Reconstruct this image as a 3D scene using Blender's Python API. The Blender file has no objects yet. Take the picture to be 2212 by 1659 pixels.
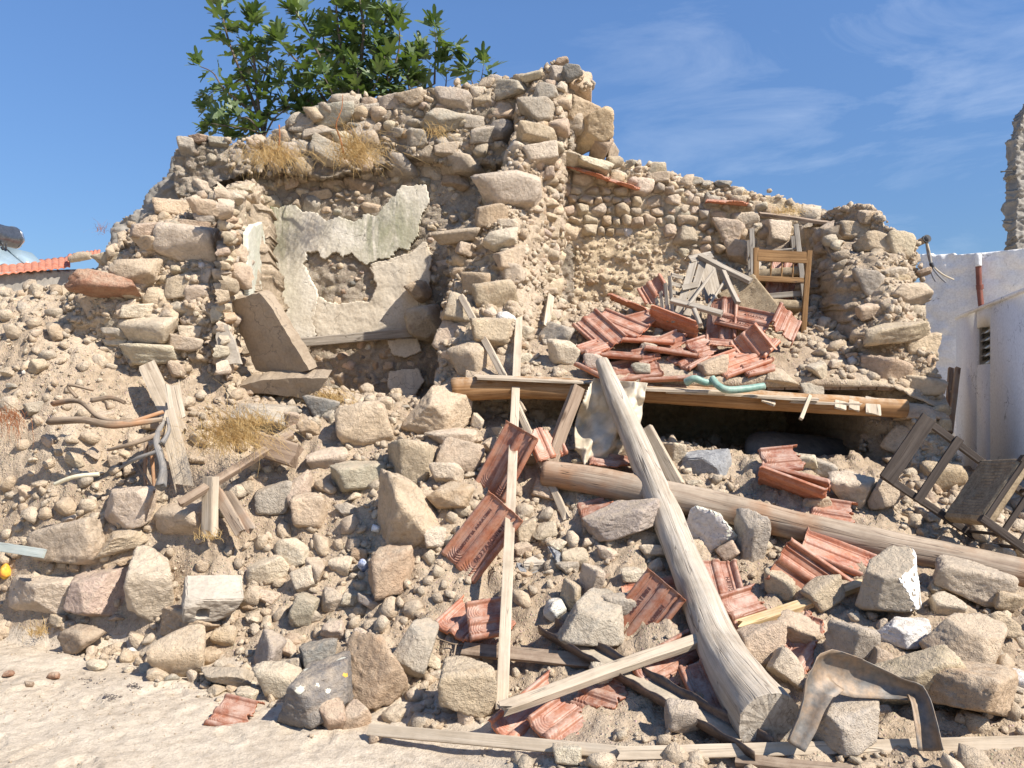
import bpy, bmesh, math, random
import numpy as np
from mathutils import Vector, Matrix

random.seed(7)
rng = np.random.default_rng(7)
SC = bpy.context.scene
COL = SC.collection

# ------------------------------------------------------------------ camera, sky, sun, exposure
F = 1737.0                      # focal length in photo units (photo 2212 units wide)
CXP, CYP, CAMZ = 1106.0, 832.0, 1.6
cam_d = bpy.data.cameras.new('camera')
cam = bpy.data.objects.new('camera', cam_d)
COL.objects.link(cam)
cam.location = (0, 0, CAMZ)
cam.rotation_euler = (math.radians(90), 0, 0)
cam_d.sensor_width = 36
cam_d.lens = 36 * F / 2212
cam_d.shift_y = -(829.5 - CYP) / 2212 * 1.0
cam_d.clip_start = 0.05
cam_d.clip_end = 6000
SC.camera = cam

SUN_DIR = Vector((0.60, -0.42, 0.74)).normalized()     # towards the sun
world = bpy.data.worlds.new('World')
SC.world = world
world.use_nodes = True
wn = world.node_tree
wn.nodes.clear()
def _n(t, k, **kw):
    n = t.nodes.new(k)
    for a, b in kw.items():
        setattr(n, a, b)
    return n
wo = _n(wn, 'ShaderNodeOutputWorld')
wb = _n(wn, 'ShaderNodeBackground')
sky = _n(wn, 'ShaderNodeTexSky')
sky.sky_type = 'NISHITA'
sky.sun_disc = False
sky.sun_elevation = math.asin(SUN_DIR.z)
sky.sun_rotation = math.atan2(SUN_DIR.x, SUN_DIR.y)
sky.altitude = 0
sky.air_density = 1.1
sky.dust_density = 0.25
sky.ozone_density = 3.0
wb.inputs['Strength'].default_value = 0.088
# thin cirrus, in sky directions
tc = _n(wn, 'ShaderNodeTexCoord')
mp = _n(wn, 'ShaderNodeMapping')
mp.inputs['Rotation'].default_value = (0, math.radians(18), math.radians(-6))
mp.inputs['Scale'].default_value = (2.2, 2.0, 8.5)
nz = _n(wn, 'ShaderNodeTexNoise')
nz.inputs['Scale'].default_value = 1.6
nz.inputs['Detail'].default_value = 7
nz.inputs['Roughness'].default_value = 0.62
nz.inputs['Distortion'].default_value = 0.5
cr = _n(wn, 'ShaderNodeValToRGB')
cr.color_ramp.elements[0].position = 0.50
cr.color_ramp.elements[0].color = (0, 0, 0, 1)
cr.color_ramp.elements[1].position = 0.86
cr.color_ramp.elements[1].color = (0.34, 0.34, 0.34, 1)
# where in the sky the cirrus bank lies
dp = _n(wn, 'ShaderNodeVectorMath', operation='DISTANCE')
dp.inputs[1].default_value = Vector((0.40, 0.83, 0.36)).normalized()
mr = _n(wn, 'ShaderNodeMapRange')
mr.inputs['From Min'].default_value = 0.5
mr.inputs['From Max'].default_value = 0.05
mul = _n(wn, 'ShaderNodeMath', operation='MULTIPLY')
mix = _n(wn, 'ShaderNodeMixRGB')
mix.inputs['Color2'].default_value = (8.4, 9.0, 9.9, 1)
wn.links.new(tc.outputs['Generated'], mp.inputs['Vector'])
wn.links.new(mp.outputs[0], nz.inputs['Vector'])
wn.links.new(nz.outputs['Fac'], cr.inputs['Fac'])
wn.links.new(tc.outputs['Generated'], dp.inputs[0])
wn.links.new(dp.outputs['Value'], mr.inputs['Value'])
wn.links.new(cr.outputs['Color'], mul.inputs[0])
wn.links.new(mr.outputs[0], mul.inputs[1])
wn.links.new(mul.outputs[0], mix.inputs['Fac'])
tint = _n(wn, 'ShaderNodeMixRGB', blend_type='MULTIPLY')
tint.inputs['Fac'].default_value = 1.0
szs = _n(wn, 'ShaderNodeSeparateXYZ'); wn.links.new(tc.outputs['Generated'], szs.inputs[0])
crs = _n(wn, 'ShaderNodeValToRGB'); wn.links.new(szs.outputs['Z'], crs.inputs['Fac'])
crs.color_ramp.elements[0].position = 0.0; crs.color_ramp.elements[0].color = (0.40, 0.47, 0.60, 1)
crs.color_ramp.elements[1].position = 0.42; crs.color_ramp.elements[1].color = (0.80, 0.98, 1.22, 1)
e_ = crs.color_ramp.elements.new(0.15); e_.color = (0.55, 0.68, 0.86, 1)
wn.links.new(crs.outputs[0], tint.inputs['Color2'])
wn.links.new(sky.outputs[0], tint.inputs['Color1'])
wn.links.new(tint.outputs[0], mix.inputs['Color1'])
wn.links.new(mix.outputs[0], wb.inputs['Color'])
wn.links.new(wb.outputs[0], wo.inputs[0])

sun_d = bpy.data.lights.new('sun', 'SUN')
sun_d.energy = 5.0
sun_d.angle = math.radians(0.53)
sun_d.color = (1.0, 0.945, 0.86)
sun = bpy.data.objects.new('sun', sun_d)
sun.rotation_euler = SUN_DIR.to_track_quat('Z', 'Y').to_euler()
sun.location = (6, -4, 12)
COL.objects.link(sun)
SC.view_settings.view_transform = 'Standard'
SC.view_settings.look = 'None'
SC.view_settings.exposure = 0.66
SC.view_settings.gamma = 1
SC.view_settings.use_curve_mapping = False
SC.cycles.max_bounces = 6

# ------------------------------------------------------------------ helpers
def P(X, Y, d):
    """point seen at photo position X, Y, at distance d in front of the camera"""
    return Vector(((X - CXP) / F * d, d, CAMZ + (CYP - Y) / F * d))
def proj(x, y, z):
    return x / y * F + CXP, CYP - (z - CAMZ) / y * F

def _hash(ix, iy, iz, seed):
    h = (ix * 374761393 + iy * 668265263 + iz * 2147483647 + seed * 1274126177) & 0xffffffff
    h = ((h ^ (h >> 13)) * 1274126177) & 0xffffffff
    h = (h ^ (h >> 16)) & 0xffffffff
    return h / 4294967295.0
def vnoise(p, seed=0):
    p = np.asarray(p, dtype=np.float64) + 1000.0
    i = np.floor(p).astype(np.int64)
    f = p - i
    f = f * f * (3 - 2 * f)
    r = 0
    for dx in (0, 1):
        wx = f[..., 0] if dx else 1 - f[..., 0]
        for dy in (0, 1):
            wy = f[..., 1] if dy else 1 - f[..., 1]
            for dz in (0, 1):
                wz = f[..., 2] if dz else 1 - f[..., 2]
                r = r + wx * wy * wz * _hash(i[..., 0] + dx, i[..., 1] + dy, i[..., 2] + dz, seed)
    return r * 2 - 1
def fbm(p, oct=4, seed=0, rough=0.5, lac=2.1):
    a, s, r = 1.0, 0, 0
    p = np.asarray(p, dtype=np.float64)
    for o in range(oct):
        r = r + a * vnoise(p, seed + o * 17)
        s += a
        a *= rough
        p = p * lac + 3.7
    return r / s

def cellular(x, y, size, seed=0, asp=1.0):
    """angular lumps: each cell of a jittered grid is a tilted facet standing out by its own amount"""
    x = np.asarray(x, float) / size + 500; y = np.asarray(y, float) / size * asp + 500
    ix = np.floor(x).astype(np.int64); iy = np.floor(y).astype(np.int64)
    z0 = ix * 0
    d1 = np.full(x.shape, 9.0); d2 = np.full(x.shape, 9.0); h = np.zeros(x.shape)
    for i in (-1, 0, 1):
        for j in (-1, 0, 1):
            cx, cy = ix + i, iy + j
            px = cx + _hash(cx, cy, z0, seed); py = cy + _hash(cx, cy, z0, seed + 1)
            dx, dy = x - px, y - py
            d = np.hypot(dx, dy)
            hh = _hash(cx, cy, z0, seed + 2) * 1.4 - .5 + dx * (_hash(cx, cy, z0, seed + 3) - .5) * 1.6 + dy * (_hash(cx, cy, z0, seed + 4) - .5) * 1.6
            m = d < d1
            d2 = np.where(m, d1, np.minimum(d2, d)); h = np.where(m, hh, h); d1 = np.where(m, d, d1)
    e = np.clip((d2 - d1) / 0.22, 0, 1) ** .6
    return (h + .35) * e - .35

def mesh_from(name, V, Fc, mat=None, smooth=False):
    """fast mesh; Fc is an (n,3) or (n,4) array or a list"""
    me = bpy.data.meshes.new(name)
    V = np.asarray(V, dtype=np.float32)
    if isinstance(Fc, np.ndarray):
        n, k = Fc.shape
        me.vertices.add(len(V))
        me.vertices.foreach_set('co', V.ravel())
        me.loops.add(n * k)
        me.loops.foreach_set('vertex_index', Fc.astype(np.int32).ravel())
        me.polygons.add(n)
        me.polygons.foreach_set('loop_start', np.arange(0, n * k, k, dtype=np.int32))
        me.update(calc_edges=True)
    else:
        me.from_pydata([tuple(v) for v in V], [], [tuple(f) for f in Fc])
        me.update()
    if smooth:
        me.polygons.foreach_set('use_smooth', np.ones(len(me.polygons), dtype=bool))
    if mat is not None:
        for m in (mat if isinstance(mat, (list, tuple)) else [mat]):
            me.materials.append(m)
    return me

def link(name, me, parent=None, loc=None, color=None):
    o = bpy.data.objects.new(name, me)
    COL.objects.link(o)
    if parent is not None:
        o.parent = parent
    if loc is not None:
        o.location = loc
    if color is not None:
        o.color = (*color[:3], 1)
    return o
def tag(o, label=None, cat=None, group=None, kind=None):
    if label: o['label'] = label
    if cat: o['category'] = cat
    if group: o['group'] = group
    if kind: o['kind'] = kind
    return o
def empty(name, loc=(0, 0, 0)):
    o = bpy.data.objects.new(name, None)
    o.empty_display_size = 0.1
    o.location = loc
    COL.objects.link(o)
    return o
def setattr_vec(me, name, arr):
    a = me.attributes.new(name, 'FLOAT_VECTOR', 'POINT')
    a.data.foreach_set('vector', np.asarray(arr, dtype=np.float32).ravel())
def setattr_col(me, name, arr):
    a = me.color_attributes.new(name, 'FLOAT_COLOR', 'POINT')
    arr = np.asarray(arr, dtype=np.float32)
    if arr.shape[1] == 3:
        arr = np.concatenate([arr, np.ones((len(arr), 1), dtype=np.float32)], axis=1)
    a.data.foreach_set('color', arr.ravel())

# ------------------------------------------------------------------ materials
def new_mat(name):
    m = bpy.data.materials.new(name)
    m.use_nodes = True
    t = m.node_tree
    t.nodes.clear()
    out = _n(t, 'ShaderNodeOutputMaterial')
    b = _n(t, 'ShaderNodeBsdfPrincipled')
    t.links.new(b.outputs[0], out.inputs[0])
    b.inputs['Specular IOR Level'].default_value = 0.25
    return m, t, b
def noise_n(t, vec, scale, detail=4, rough=0.55, dist=0.0):
    n = _n(t, 'ShaderNodeTexNoise')
    n.inputs['Scale'].default_value = scale
    n.inputs['Detail'].default_value = detail
    n.inputs['Roughness'].default_value = rough
    n.inputs['Distortion'].default_value = dist
    if vec is not None:
        t.links.new(vec, n.inputs['Vector'])
    return n.outputs['Fac']
def ramp(t, fac, stops):
    r = _n(t, 'ShaderNodeValToRGB')
    e = r.color_ramp.elements
    while len(e) < len(stops):
        e.new(0.5)
    for i, (p, c) in enumerate(stops):
        e[i].position = p
        e[i].color = (*c, 1) if len(c) == 3 else c
    t.links.new(fac, r.inputs['Fac'])
    return r.outputs['Color']
def mixc(t, a, b, fac, mode='MIX'):
    m = _n(t, 'ShaderNodeMixRGB', blend_type=mode)
    for s, v in (('Color1', a), ('Color2', b)):
        if isinstance(v, tuple):
            m.inputs[s].default_value = (*v[:3], 1)
        else:
            t.links.new(v, m.inputs[s])
    if isinstance(fac, float):
        m.inputs['Fac'].default_value = fac
    else:
        t.links.new(fac, m.inputs['Fac'])
    return m.outputs[0]
def mathn(t, op, a, b=None, clamp=False):
    m = _n(t, 'ShaderNodeMath', operation=op, use_clamp=clamp)
    for i, v in enumerate((a, b)):
        if v is None: continue
        if isinstance(v, (int, float)): m.inputs[i].default_value = v
        else: t.links.new(v, m.inputs[i])
    return m.outputs[0]
def mapr(t, v, a, b, c=0.0, d=1.0):
    m = _n(t, 'ShaderNodeMapRange')
    t.links.new(v, m.inputs['Value'])
    m.inputs['From Min'].default_value = a
    m.inputs['From Max'].default_value = b
    m.inputs['To Min'].default_value = c
    m.inputs['To Max'].default_value = d
    return m.outputs[0]
def bump(t, b, h, dist=0.01, strength=0.6, prev=None):
    n = _n(t, 'ShaderNodeBump')
    n.inputs['Strength'].default_value = strength
    n.inputs['Distance'].default_value = dist
    t.links.new(h, n.inputs['Height'])
    if prev is not None:
        t.links.new(prev, n.inputs['Normal'])
    t.links.new(n.outputs[0], b.inputs['Normal'])
    return n.outputs[0]

DUST = (0.55, 0.44, 0.315)
def stone_material(name, src, dusty=0.7, bumpd=0.030):
    m, t, b = new_mat(name)
    geo = _n(t, 'ShaderNodeNewGeometry')
    pos = geo.outputs['Position']
    if src == 'object':
        oi = _n(t, 'ShaderNodeObjectInfo')
        base = oi.outputs['Color']
        off = _n(t, 'ShaderNodeVectorMath', operation='SCALE')
        off.inputs[0].default_value = (13.1, 7.7, 9.3)
        t.links.new(oi.outputs['Random'], off.inputs['Scale'])
        ad = _n(t, 'ShaderNodeVectorMath', operation='ADD')
        t.links.new(pos, ad.inputs[0]); t.links.new(off.outputs[0], ad.inputs[1])
        pos = ad.outputs[0]
    else:
        ca = _n(t, 'ShaderNodeVertexColor'); ca.layer_name = 'Col'
        base = ca.outputs[0]
    n1 = noise_n(t, pos, 9, 5, 0.6)
    n2 = noise_n(t, pos, 38, 6, 0.65)
    n3 = noise_n(t, pos, 160, 3, 0.6)
    v = ramp(t, n1, [(0.28, (0.74, 0.72, 0.70)), (0.5, (1, 1, 1)), (0.72, (1.16, 1.14, 1.10))])
    c = mixc(t, base, v, 1.0, 'MULTIPLY')
    v2 = ramp(t, n2, [(0.3, (0.74, 0.72, 0.70)), (0.55, (1, 1, 1)), (0.75, (1.15, 1.13, 1.1))])
    c = mixc(t, c, v2, 0.85, 'MULTIPLY')
    # iron stains
    n4 = noise_n(t, pos, 5.3, 4, 0.6, 0.6)
    st = ramp(t, n4, [(0.60, (0, 0, 0)), (0.72, (1, 1, 1))])
    stf = mathn(t, 'MULTIPLY', st, 0.30)
    c = mixc(t, c, (0.46, 0.27, 0.14), stf)
    # small dark pits
    vo = _n(t, 'ShaderNodeTexVoronoi'); vo.inputs['Scale'].default_value = 75
    t.links.new(pos, vo.inputs['Vector'])
    pit = ramp(t, vo.outputs['Distance'], [(0.10, (1, 1, 1)), (0.24, (0, 0, 0))])
    pm = mathn(t, 'MULTIPLY', pit, ramp(t, n1, [(0.5, (0, 0, 0)), (0.6, (0.55, 0.55, 0.55))]))
    c = mixc(t, c, (0.16, 0.12, 0.08), pm)
    # pale earth dust caked on the faces that look up, and in patches
    sx = _n(t, 'ShaderNodeSeparateXYZ'); t.links.new(geo.outputs['Normal'], sx.inputs[0])
    up = mapr(t, sx.outputs['Z'], 0.1, 0.95)
    pn = ramp(t, noise_n(t, pos, 14, 5, 0.7), [(0.38, (0, 0, 0)), (0.6, (1, 1, 1))])
    df = mathn(t, 'MULTIPLY', mathn(t, 'ADD', mathn(t, 'MULTIPLY', up, 0.75), 0.3), pn)
    df = mathn(t, 'MULTIPLY', df, dusty, True)
    c = mixc(t, c, DUST, df)
    t.links.new(c, b.inputs['Base Color'])
    b.inputs['Roughness'].default_value = 0.92
    h = mathn(t, 'ADD', mathn(t, 'MULTIPLY', n2, 0.8), mathn(t, 'MULTIPLY', n3, 0.22))
    h = mathn(t, 'SUBTRACT', h, mathn(t, 'MULTIPLY', pm, 0.4))
    # chipped, bedded surface: small angular steps and fractures
    wa = _n(t, 'ShaderNodeVectorMath', operation='ADD'); nc = _n(t, 'ShaderNodeTexNoise'); nc.inputs['Scale'].default_value = 14; nc.inputs['Detail'].default_value = 4
    t.links.new(pos, nc.inputs['Vector']); wsc = _n(t, 'ShaderNodeVectorMath', operation='SCALE'); wsc.inputs['Scale'].default_value = 0.06
    t.links.new(nc.outputs['Color'], wsc.inputs[0]); t.links.new(pos, wa.inputs[0]); t.links.new(wsc.outputs[0], wa.inputs[1])
    mpz = _n(t, 'ShaderNodeMapping'); mpz.inputs['Scale'].default_value = (1, 1, 1.9); mpz.inputs['Rotation'].default_value = (.3, .4, 0)
    t.links.new(wa.outputs[0], mpz.inputs[0])
    vf = _n(t, 'ShaderNodeTexVoronoi', feature='DISTANCE_TO_EDGE'); vf.inputs['Scale'].default_value = 17; t.links.new(mpz.outputs[0], vf.inputs['Vector'])
    v1 = _n(t, 'ShaderNodeTexVoronoi'); v1.inputs['Scale'].default_value = 17; t.links.new(mpz.outputs[0], v1.inputs['Vector'])
    sepc = _n(t, 'ShaderNodeSeparateXYZ'); t.links.new(v1.outputs['Color'], sepc.inputs[0])
    h = mathn(t, 'ADD', h, mathn(t, 'MULTIPLY', sepc.outputs['X'], 0.15))
    fr = mathn(t, 'MULTIPLY', ramp(t, vf.outputs['Distance'], [(0.0, (1, 1, 1)), (0.035, (0, 0, 0))]), ramp(t, n1, [(0.42, (1, 1, 1)), (0.52, (0, 0, 0))]))
    h = mathn(t, 'SUBTRACT', h, mathn(t, 'MULTIPLY', fr, 0.10))
    bump(t, b, h, bumpd, 0.9)
    return m
M = {}
M['stone'] = stone_material('limestone', 'object')
M['stone_mix'] = stone_material('limestone_rubble', 'attr', 0.7)

def earth_material(name, c1, c2, c3, bumpd=0.03, fine=True, pebbly=True):
    m, t, b = new_mat(name)
    geo = _n(t, 'ShaderNodeNewGeometry'); pos = geo.outputs['Position']
    n1 = noise_n(t, pos, 1.7, 5, 0.6)
    n2 = noise_n(t, pos, 17, 6, 0.7)
    n3 = noise_n(t, pos, 95, 4, 0.65)
    c = ramp(t, n1, [(0.33, c1), (0.52, c2), (0.68, c3)])
    c = mixc(t, c, ramp(t, n2, [(0.3, (0.72, 0.70, 0.68)), (0.55, (1, 1, 1)), (0.75, (1.16, 1.15, 1.13))]), 1.0, 'MULTIPLY')
    c = mixc(t, c, ramp(t, n3, [(0.3, (0.78, 0.77, 0.76)), (0.6, (1.06, 1.06, 1.06))]), 0.8, 'MULTIPLY')
    vo = _n(t, 'ShaderNodeTexVoronoi'); vo.inputs['Scale'].default_value = 55
    t.links.new(pos, vo.inputs['Vector'])
    h = mathn(t, 'ADD', n2, mathn(t, 'MULTIPLY', n3, 0.35))
    if pebbly:
        peb = ramp(t, vo.outputs['Distance'], [(0.0, (1, 1, 1)), (0.35, (0, 0, 0))])
        h = mathn(t, 'ADD', h, mathn(t, 'MULTIPLY', peb, 0.35))
        pc = mixc(t, c, mixc(t, c, vo.outputs['Color'], 0.18), mathn(t, 'MULTIPLY', peb, 0.8))
        c = pc
    t.links.new(c, b.inputs['Base Color'])
    b.inputs['Roughness'].default_value = 0.96
    b.inputs['Specular IOR Level'].default_value = 0.1
    bump(t, b, h, bumpd, 0.85)
    return m
M['earth'] = earth_material('loose_earth', (0.40, 0.305, 0.21), (0.48, 0.375, 0.265), (0.55, 0.445, 0.325))
M['dust'] = earth_material('street_dust', (0.49, 0.405, 0.305), (0.56, 0.47, 0.36), (0.605, 0.515, 0.40), 0.018, True, False)
M['mortar'] = earth_material('mud_mortar', (0.43, 0.33, 0.225), (0.51, 0.405, 0.29), (0.58, 0.475, 0.35), 0.030)
M['mortar_grey'] = earth_material('grey_mortar', (0.29, 0.24, 0.18), (0.385, 0.32, 0.245), (0.47, 0.395, 0.305), 0.03)
M['mortar_ochre'] = earth_material('ochre_mud', (0.52, 0.395, 0.25), (0.59, 0.465, 0.31), (0.63, 0.51, 0.36), 0.022)

def plaster_material(name, ca, cb, stain, stain_amt, green=False, streaky=True, bd=0.015):
    m, t, b = new_mat(name)
    geo = _n(t, 'ShaderNodeNewGeometry'); pos = geo.outputs['Position']
    mpg = _n(t, 'ShaderNodeMapping'); mpg.inputs['Scale'].default_value = (2.6, 2.6, 0.7)
    t.links.new(pos, mpg.inputs[0])
    n1 = noise_n(t, pos, 3.0, 5, 0.6)
    ns = noise_n(t, mpg.outputs[0], 2.4, 9, 0.72, 0.8)
    n3 = noise_n(t, pos, 55, 4, 0.6)
    c = ramp(t, n1, [(0.35, ca), (0.65, cb)])
    if streaky:
        sf = mathn(t, 'MULTIPLY', ramp(t, ns, [(0.42, (0, 0, 0)), (0.66, (1, 1, 1))]), stain_amt)
        c = mixc(t, c, stain, sf)
    if green:
        sx = _n(t, 'ShaderNodeSeparateXYZ'); t.links.new(pos, sx.inputs[0])
        # algae where rain ran down in the corner and near the broken top
        gz = mapr(t, sx.outputs['Z'], 1.9, 3.3)
        gx = mapr(t, sx.outputs['X'], -1.95, -2.35)
        g2 = _n(t, 'ShaderNodeVectorMath', operation='DISTANCE'); g2.inputs[1].default_value = (-1.25, 7.9, 3.1)
        t.links.new(pos, g2.inputs[0])
        gd = mapr(t, g2.outputs['Value'], 0.75, 0.15)
        gf = mathn(t, 'MULTIPLY', mathn(t, 'MAXIMUM', mathn(t, 'MULTIPLY', gz, mathn(t, 'MAXIMUM', gx, 0.0)), mathn(t, 'MULTIPLY', gd, 0.75)),
                   ramp(t, ns, [(0.34, (0, 0, 0)), (0.58, (1, 1, 1))]), True)
        c = mixc(t, c, (0.185, 0.20, 0.105), mathn(t, 'MULTIPLY', gf, 0.88))
    c = mixc(t, c, ramp(t, n3, [(0.35, (0.84, 0.83, 0.82)), (0.6, (1.03, 1.03, 1.03))]), 0.8, 'MULTIPLY')
    # hair cracks
    vo = _n(t, 'ShaderNodeTexVoronoi', feature='DISTANCE_TO_EDGE'); vo.inputs['Scale'].default_value = 3.2
    dm = _n(t, 'ShaderNodeVectorMath', operation='ADD')
    nd = _n(t, 'ShaderNodeTexNoise'); nd.inputs['Scale'].default_value = 6; nd.inputs['Detail'].default_value = 4
    t.links.new(pos, nd.inputs['Vector'])
    t.links.new(pos, dm.inputs[0])
    sc = _n(t, 'ShaderNodeVectorMath', operation='SCALE'); sc.inputs['Scale'].default_value = 0.35
    t.links.new(nd.outputs['Color'], sc.inputs[0]); t.links.new(sc.outputs[0], dm.inputs[1])
    t.links.new(dm.outputs[0], vo.inputs['Vector'])
    ck = ramp(t, vo.outputs['Distance'], [(0.0, (1, 1, 1)), (0.014, (0, 0, 0))])
    ck = mathn(t, 'MULTIPLY', ck, ramp(t, n1, [(0.5, (0, 0, 0)), (0.6, (0.8, 0.8, 0.8))]))
    c = mixc(t, c, (0.16, 0.13, 0.10), ck)
    t.links.new(c, b.inputs['Base Color'])
    b.inputs['Roughness'].default_value = 0.85
    h = mathn(t, 'ADD', mathn(t, 'MULTIPLY', n1, 1.2), mathn(t, 'MULTIPLY', n3, 0.25))
    h = mathn(t, 'SUBTRACT', h, mathn(t, 'MULTIPLY', ck, 0.4))
    bump(t, b, h, bd, 0.6)
    return m
M['plaster'] = plaster_material('old_limewash_plaster', (0.65, 0.575, 0.455), (0.76, 0.69, 0.575), (0.52, 0.43, 0.31), 0.5, True)
M['plaster_mud'] = plaster_material('brown_cream_undercoat', (0.54, 0.46, 0.35), (0.64, 0.56, 0.44), (0.43, 0.34, 0.235), 0.5)
M['plaster_grey'] = plaster_material('grey_render', (0.27, 0.245, 0.21), (0.37, 0.335, 0.285), (0.22, 0.20, 0.17), 0.6)
M['plaster_pale'] = plaster_material('flaking_white_plaster', (0.56, 0.53, 0.43), (0.66, 0.64, 0.53), (0.40, 0.43, 0.29), 0.45)
M['concrete'] = plaster_material('concrete', (0.40, 0.345, 0.275), (0.50, 0.435, 0.35), (0.30, 0.25, 0.195), 0.5, False, False)
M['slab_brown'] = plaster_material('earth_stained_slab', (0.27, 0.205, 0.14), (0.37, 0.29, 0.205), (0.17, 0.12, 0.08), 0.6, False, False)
M['whitewash'] = plaster_material('whitewash', (0.85, 0.83, 0.79), (0.89, 0.875, 0.84), (0.68, 0.66, 0.61), 0.35)
M['white_smooth'] = plaster_material('smooth_white_paint', (0.88, 0.865, 0.83), (0.91, 0.90, 0.87), (0.78, 0.76, 0.72), 0.3, False, True, 0.003)

def wood_material(name, c_dark, c_mid, c_light, scale=1.0, orange=None, dusty=0.35):
    m, t, b = new_mat(name)
    at = _n(t, 'ShaderNodeAttribute'); at.attribute_name = 'g'
    oi = _n(t, 'ShaderNodeObjectInfo')
    off = _n(t, 'ShaderNodeVectorMath', operation='SCALE'); off.inputs[0].default_value = (5.1, 3.7, 1.3)
    t.links.new(oi.outputs['Random'], off.inputs['Scale'])
    ad = _n(t, 'ShaderNodeVectorMath', operation='ADD')
    t.links.new(at.outputs['Vector'], ad.inputs[0]); t.links.new(off.outputs[0], ad.inputs[1])
    mpg = _n(t, 'ShaderNodeMapping'); mpg.inputs['Scale'].default_value = (1.6 * scale, 34 * scale, 34 * scale)
    t.links.new(ad.outputs[0], mpg.inputs[0])
    n1 = noise_n(t, mpg.outputs[0], 1.0, 6, 0.65, 0.7)
    mp2 = _n(t, 'ShaderNodeMapping'); mp2.inputs['Scale'].default_value = (2.4, 90, 90)
    t.links.new(ad.outputs[0], mp2.inputs[0])
    n2 = noise_n(t, mp2.outputs[0], 1.0, 3, 0.6)
    n3 = noise_n(t, ad.outputs[0], 4.0, 4, 0.6)
    c = ramp(t, n1, [(0.28, c_dark), (0.47, c_mid), (0.70, c_light)])
    c = mixc(t, c, ramp(t, n3, [(0.3, (0.72, 0.70, 0.67)), (0.6, (1.08, 1.08, 1.08))]), 0.9, 'MULTIPLY')
    if orange:
        c = mixc(t, c, orange, ramp(t, noise_n(t, ad.outputs[0], 2.3, 3, 0.6), [(0.50, (0, 0, 0)), (0.66, (0.85, 0.85, 0.85))]))
    crk = ramp(t, n1, [(0.24, (1, 1, 1)), (0.31, (0, 0, 0))])
    mp3 = _n(t, 'ShaderNodeMapping'); mp3.inputs['Scale'].default_value = (0.8, 16, 16)
    t.links.new(ad.outputs[0], mp3.inputs[0])
    n5 = noise_n(t, mp3.outputs[0], 1.0, 2, 0.5, 0.4)
    crk2 = ramp(t, mathn(t, 'ABSOLUTE', mathn(t, 'SUBTRACT', n5, 0.5)), [(0.0, (1, 1, 1)), (0.010, (0, 0, 0))])
    crk2 = mathn(t, 'MULTIPLY', crk2, ramp(t, n3, [(0.45, (0, 0, 0)), (0.55, (1, 1, 1))]))
    c = mixc(t, c, (0.055, 0.04, 0.03), mathn(t, 'MULTIPLY', crk2, 0.8))
    # knots
    vk = _n(t, 'ShaderNodeTexVoronoi'); mpk = _n(t, 'ShaderNodeMapping'); mpk.inputs['Scale'].default_value = (2.2, 6, 6)
    t.links.new(ad.outputs[0], mpk.inputs[0]); t.links.new(mpk.outputs[0], vk.inputs['Vector']); vk.inputs['Scale'].default_value = 1.0
    kn = ramp(t, vk.outputs['Distance'], [(0.05, (1, 1, 1)), (0.11, (0, 0, 0))])
    c = mixc(t, c, (c_dark[0] * 0.5, c_dark[1] * 0.42, c_dark[2] * 0.38), mathn(t, 'MULTIPLY', kn, 0.8))
    if dusty:
        geo = _n(t, 'ShaderNodeNewGeometry')
        sx = _n(t, 'ShaderNodeSeparateXYZ'); t.links.new(geo.outputs['Normal'], sx.inputs[0])
        up = mapr(t, sx.outputs['Z'], 0.2, 0.95)
        pn = ramp(t, noise_n(t, geo.outputs['Position'], 16, 5, 0.7), [(0.36, (0, 0, 0)), (0.62, (1, 1, 1))])
        c = mixc(t, c, DUST, mathn(t, 'MULTIPLY', mathn(t, 'MULTIPLY', up, pn), dusty))
    t.links.new(c, b.inputs['Base Color'])
    b.inputs['Roughness'].default_value = 0.8
    h = mathn(t, 'ADD', n1, mathn(t, 'MULTIPLY', n2, 0.4))
    h = mathn(t, 'SUBTRACT', h, mathn(t, 'MULTIPLY', mathn(t, 'ADD', crk, crk2), 0.5))
    bump(t, b, h, 0.006, 0.8)
    return m
M['wood_log'] = wood_material('weathered_log', (0.25, 0.20, 0.15), (0.42, 0.36, 0.285), (0.56, 0.50, 0.415))
M['wood_log2'] = wood_material('brown_grey_log', (0.16, 0.11, 0.08), (0.30, 0.225, 0.16), (0.42, 0.34, 0.26), 1.0, (0.33, 0.17, 0.085))
M['wood_beam'] = wood_material('orange_brown_beam', (0.17, 0.085, 0.035), (0.34, 0.18, 0.075), (0.46, 0.28, 0.14), 1.0, None, 0.75)
M['wood_plank'] = wood_material('pale_dusty_plank', (0.30, 0.235, 0.165), (0.46, 0.375, 0.275), (0.57, 0.485, 0.375), 1.0, None, 0.5)
M['wood_brown'] = wood_material('brown_batten', (0.13, 0.085, 0.055), (0.25, 0.175, 0.12), (0.36, 0.27, 0.195))
M['wood_dark'] = wood_material('dark_chair_wood', (0.035, 0.027, 0.022), (0.065, 0.05, 0.041), (0.10, 0.08, 0.066), 1.0, None, 0.08)
M['wood_honey'] = wood_material('honey_chair_wood', (0.10, 0.05, 0.02), (0.23, 0.125, 0.05), (0.34, 0.20, 0.09), 1.0, None, 0.6)
M['wood_crate'] = wood_material('grey_crate_wood', (0.17, 0.14, 0.11), (0.32, 0.275, 0.22), (0.45, 0.40, 0.33))
M['wood_fresh'] = wood_material('freshly_split_wood', (0.38, 0.22, 0.09), (0.60, 0.42, 0.21), (0.72, 0.56, 0.33), 1.0, None, 0.4)
M['bark'] = wood_material('branch_bark', (0.09, 0.06, 0.04), (0.21, 0.15, 0.10), (0.36, 0.28, 0.205), 1.0, (0.38, 0.19, 0.09), 0.4)
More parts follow.
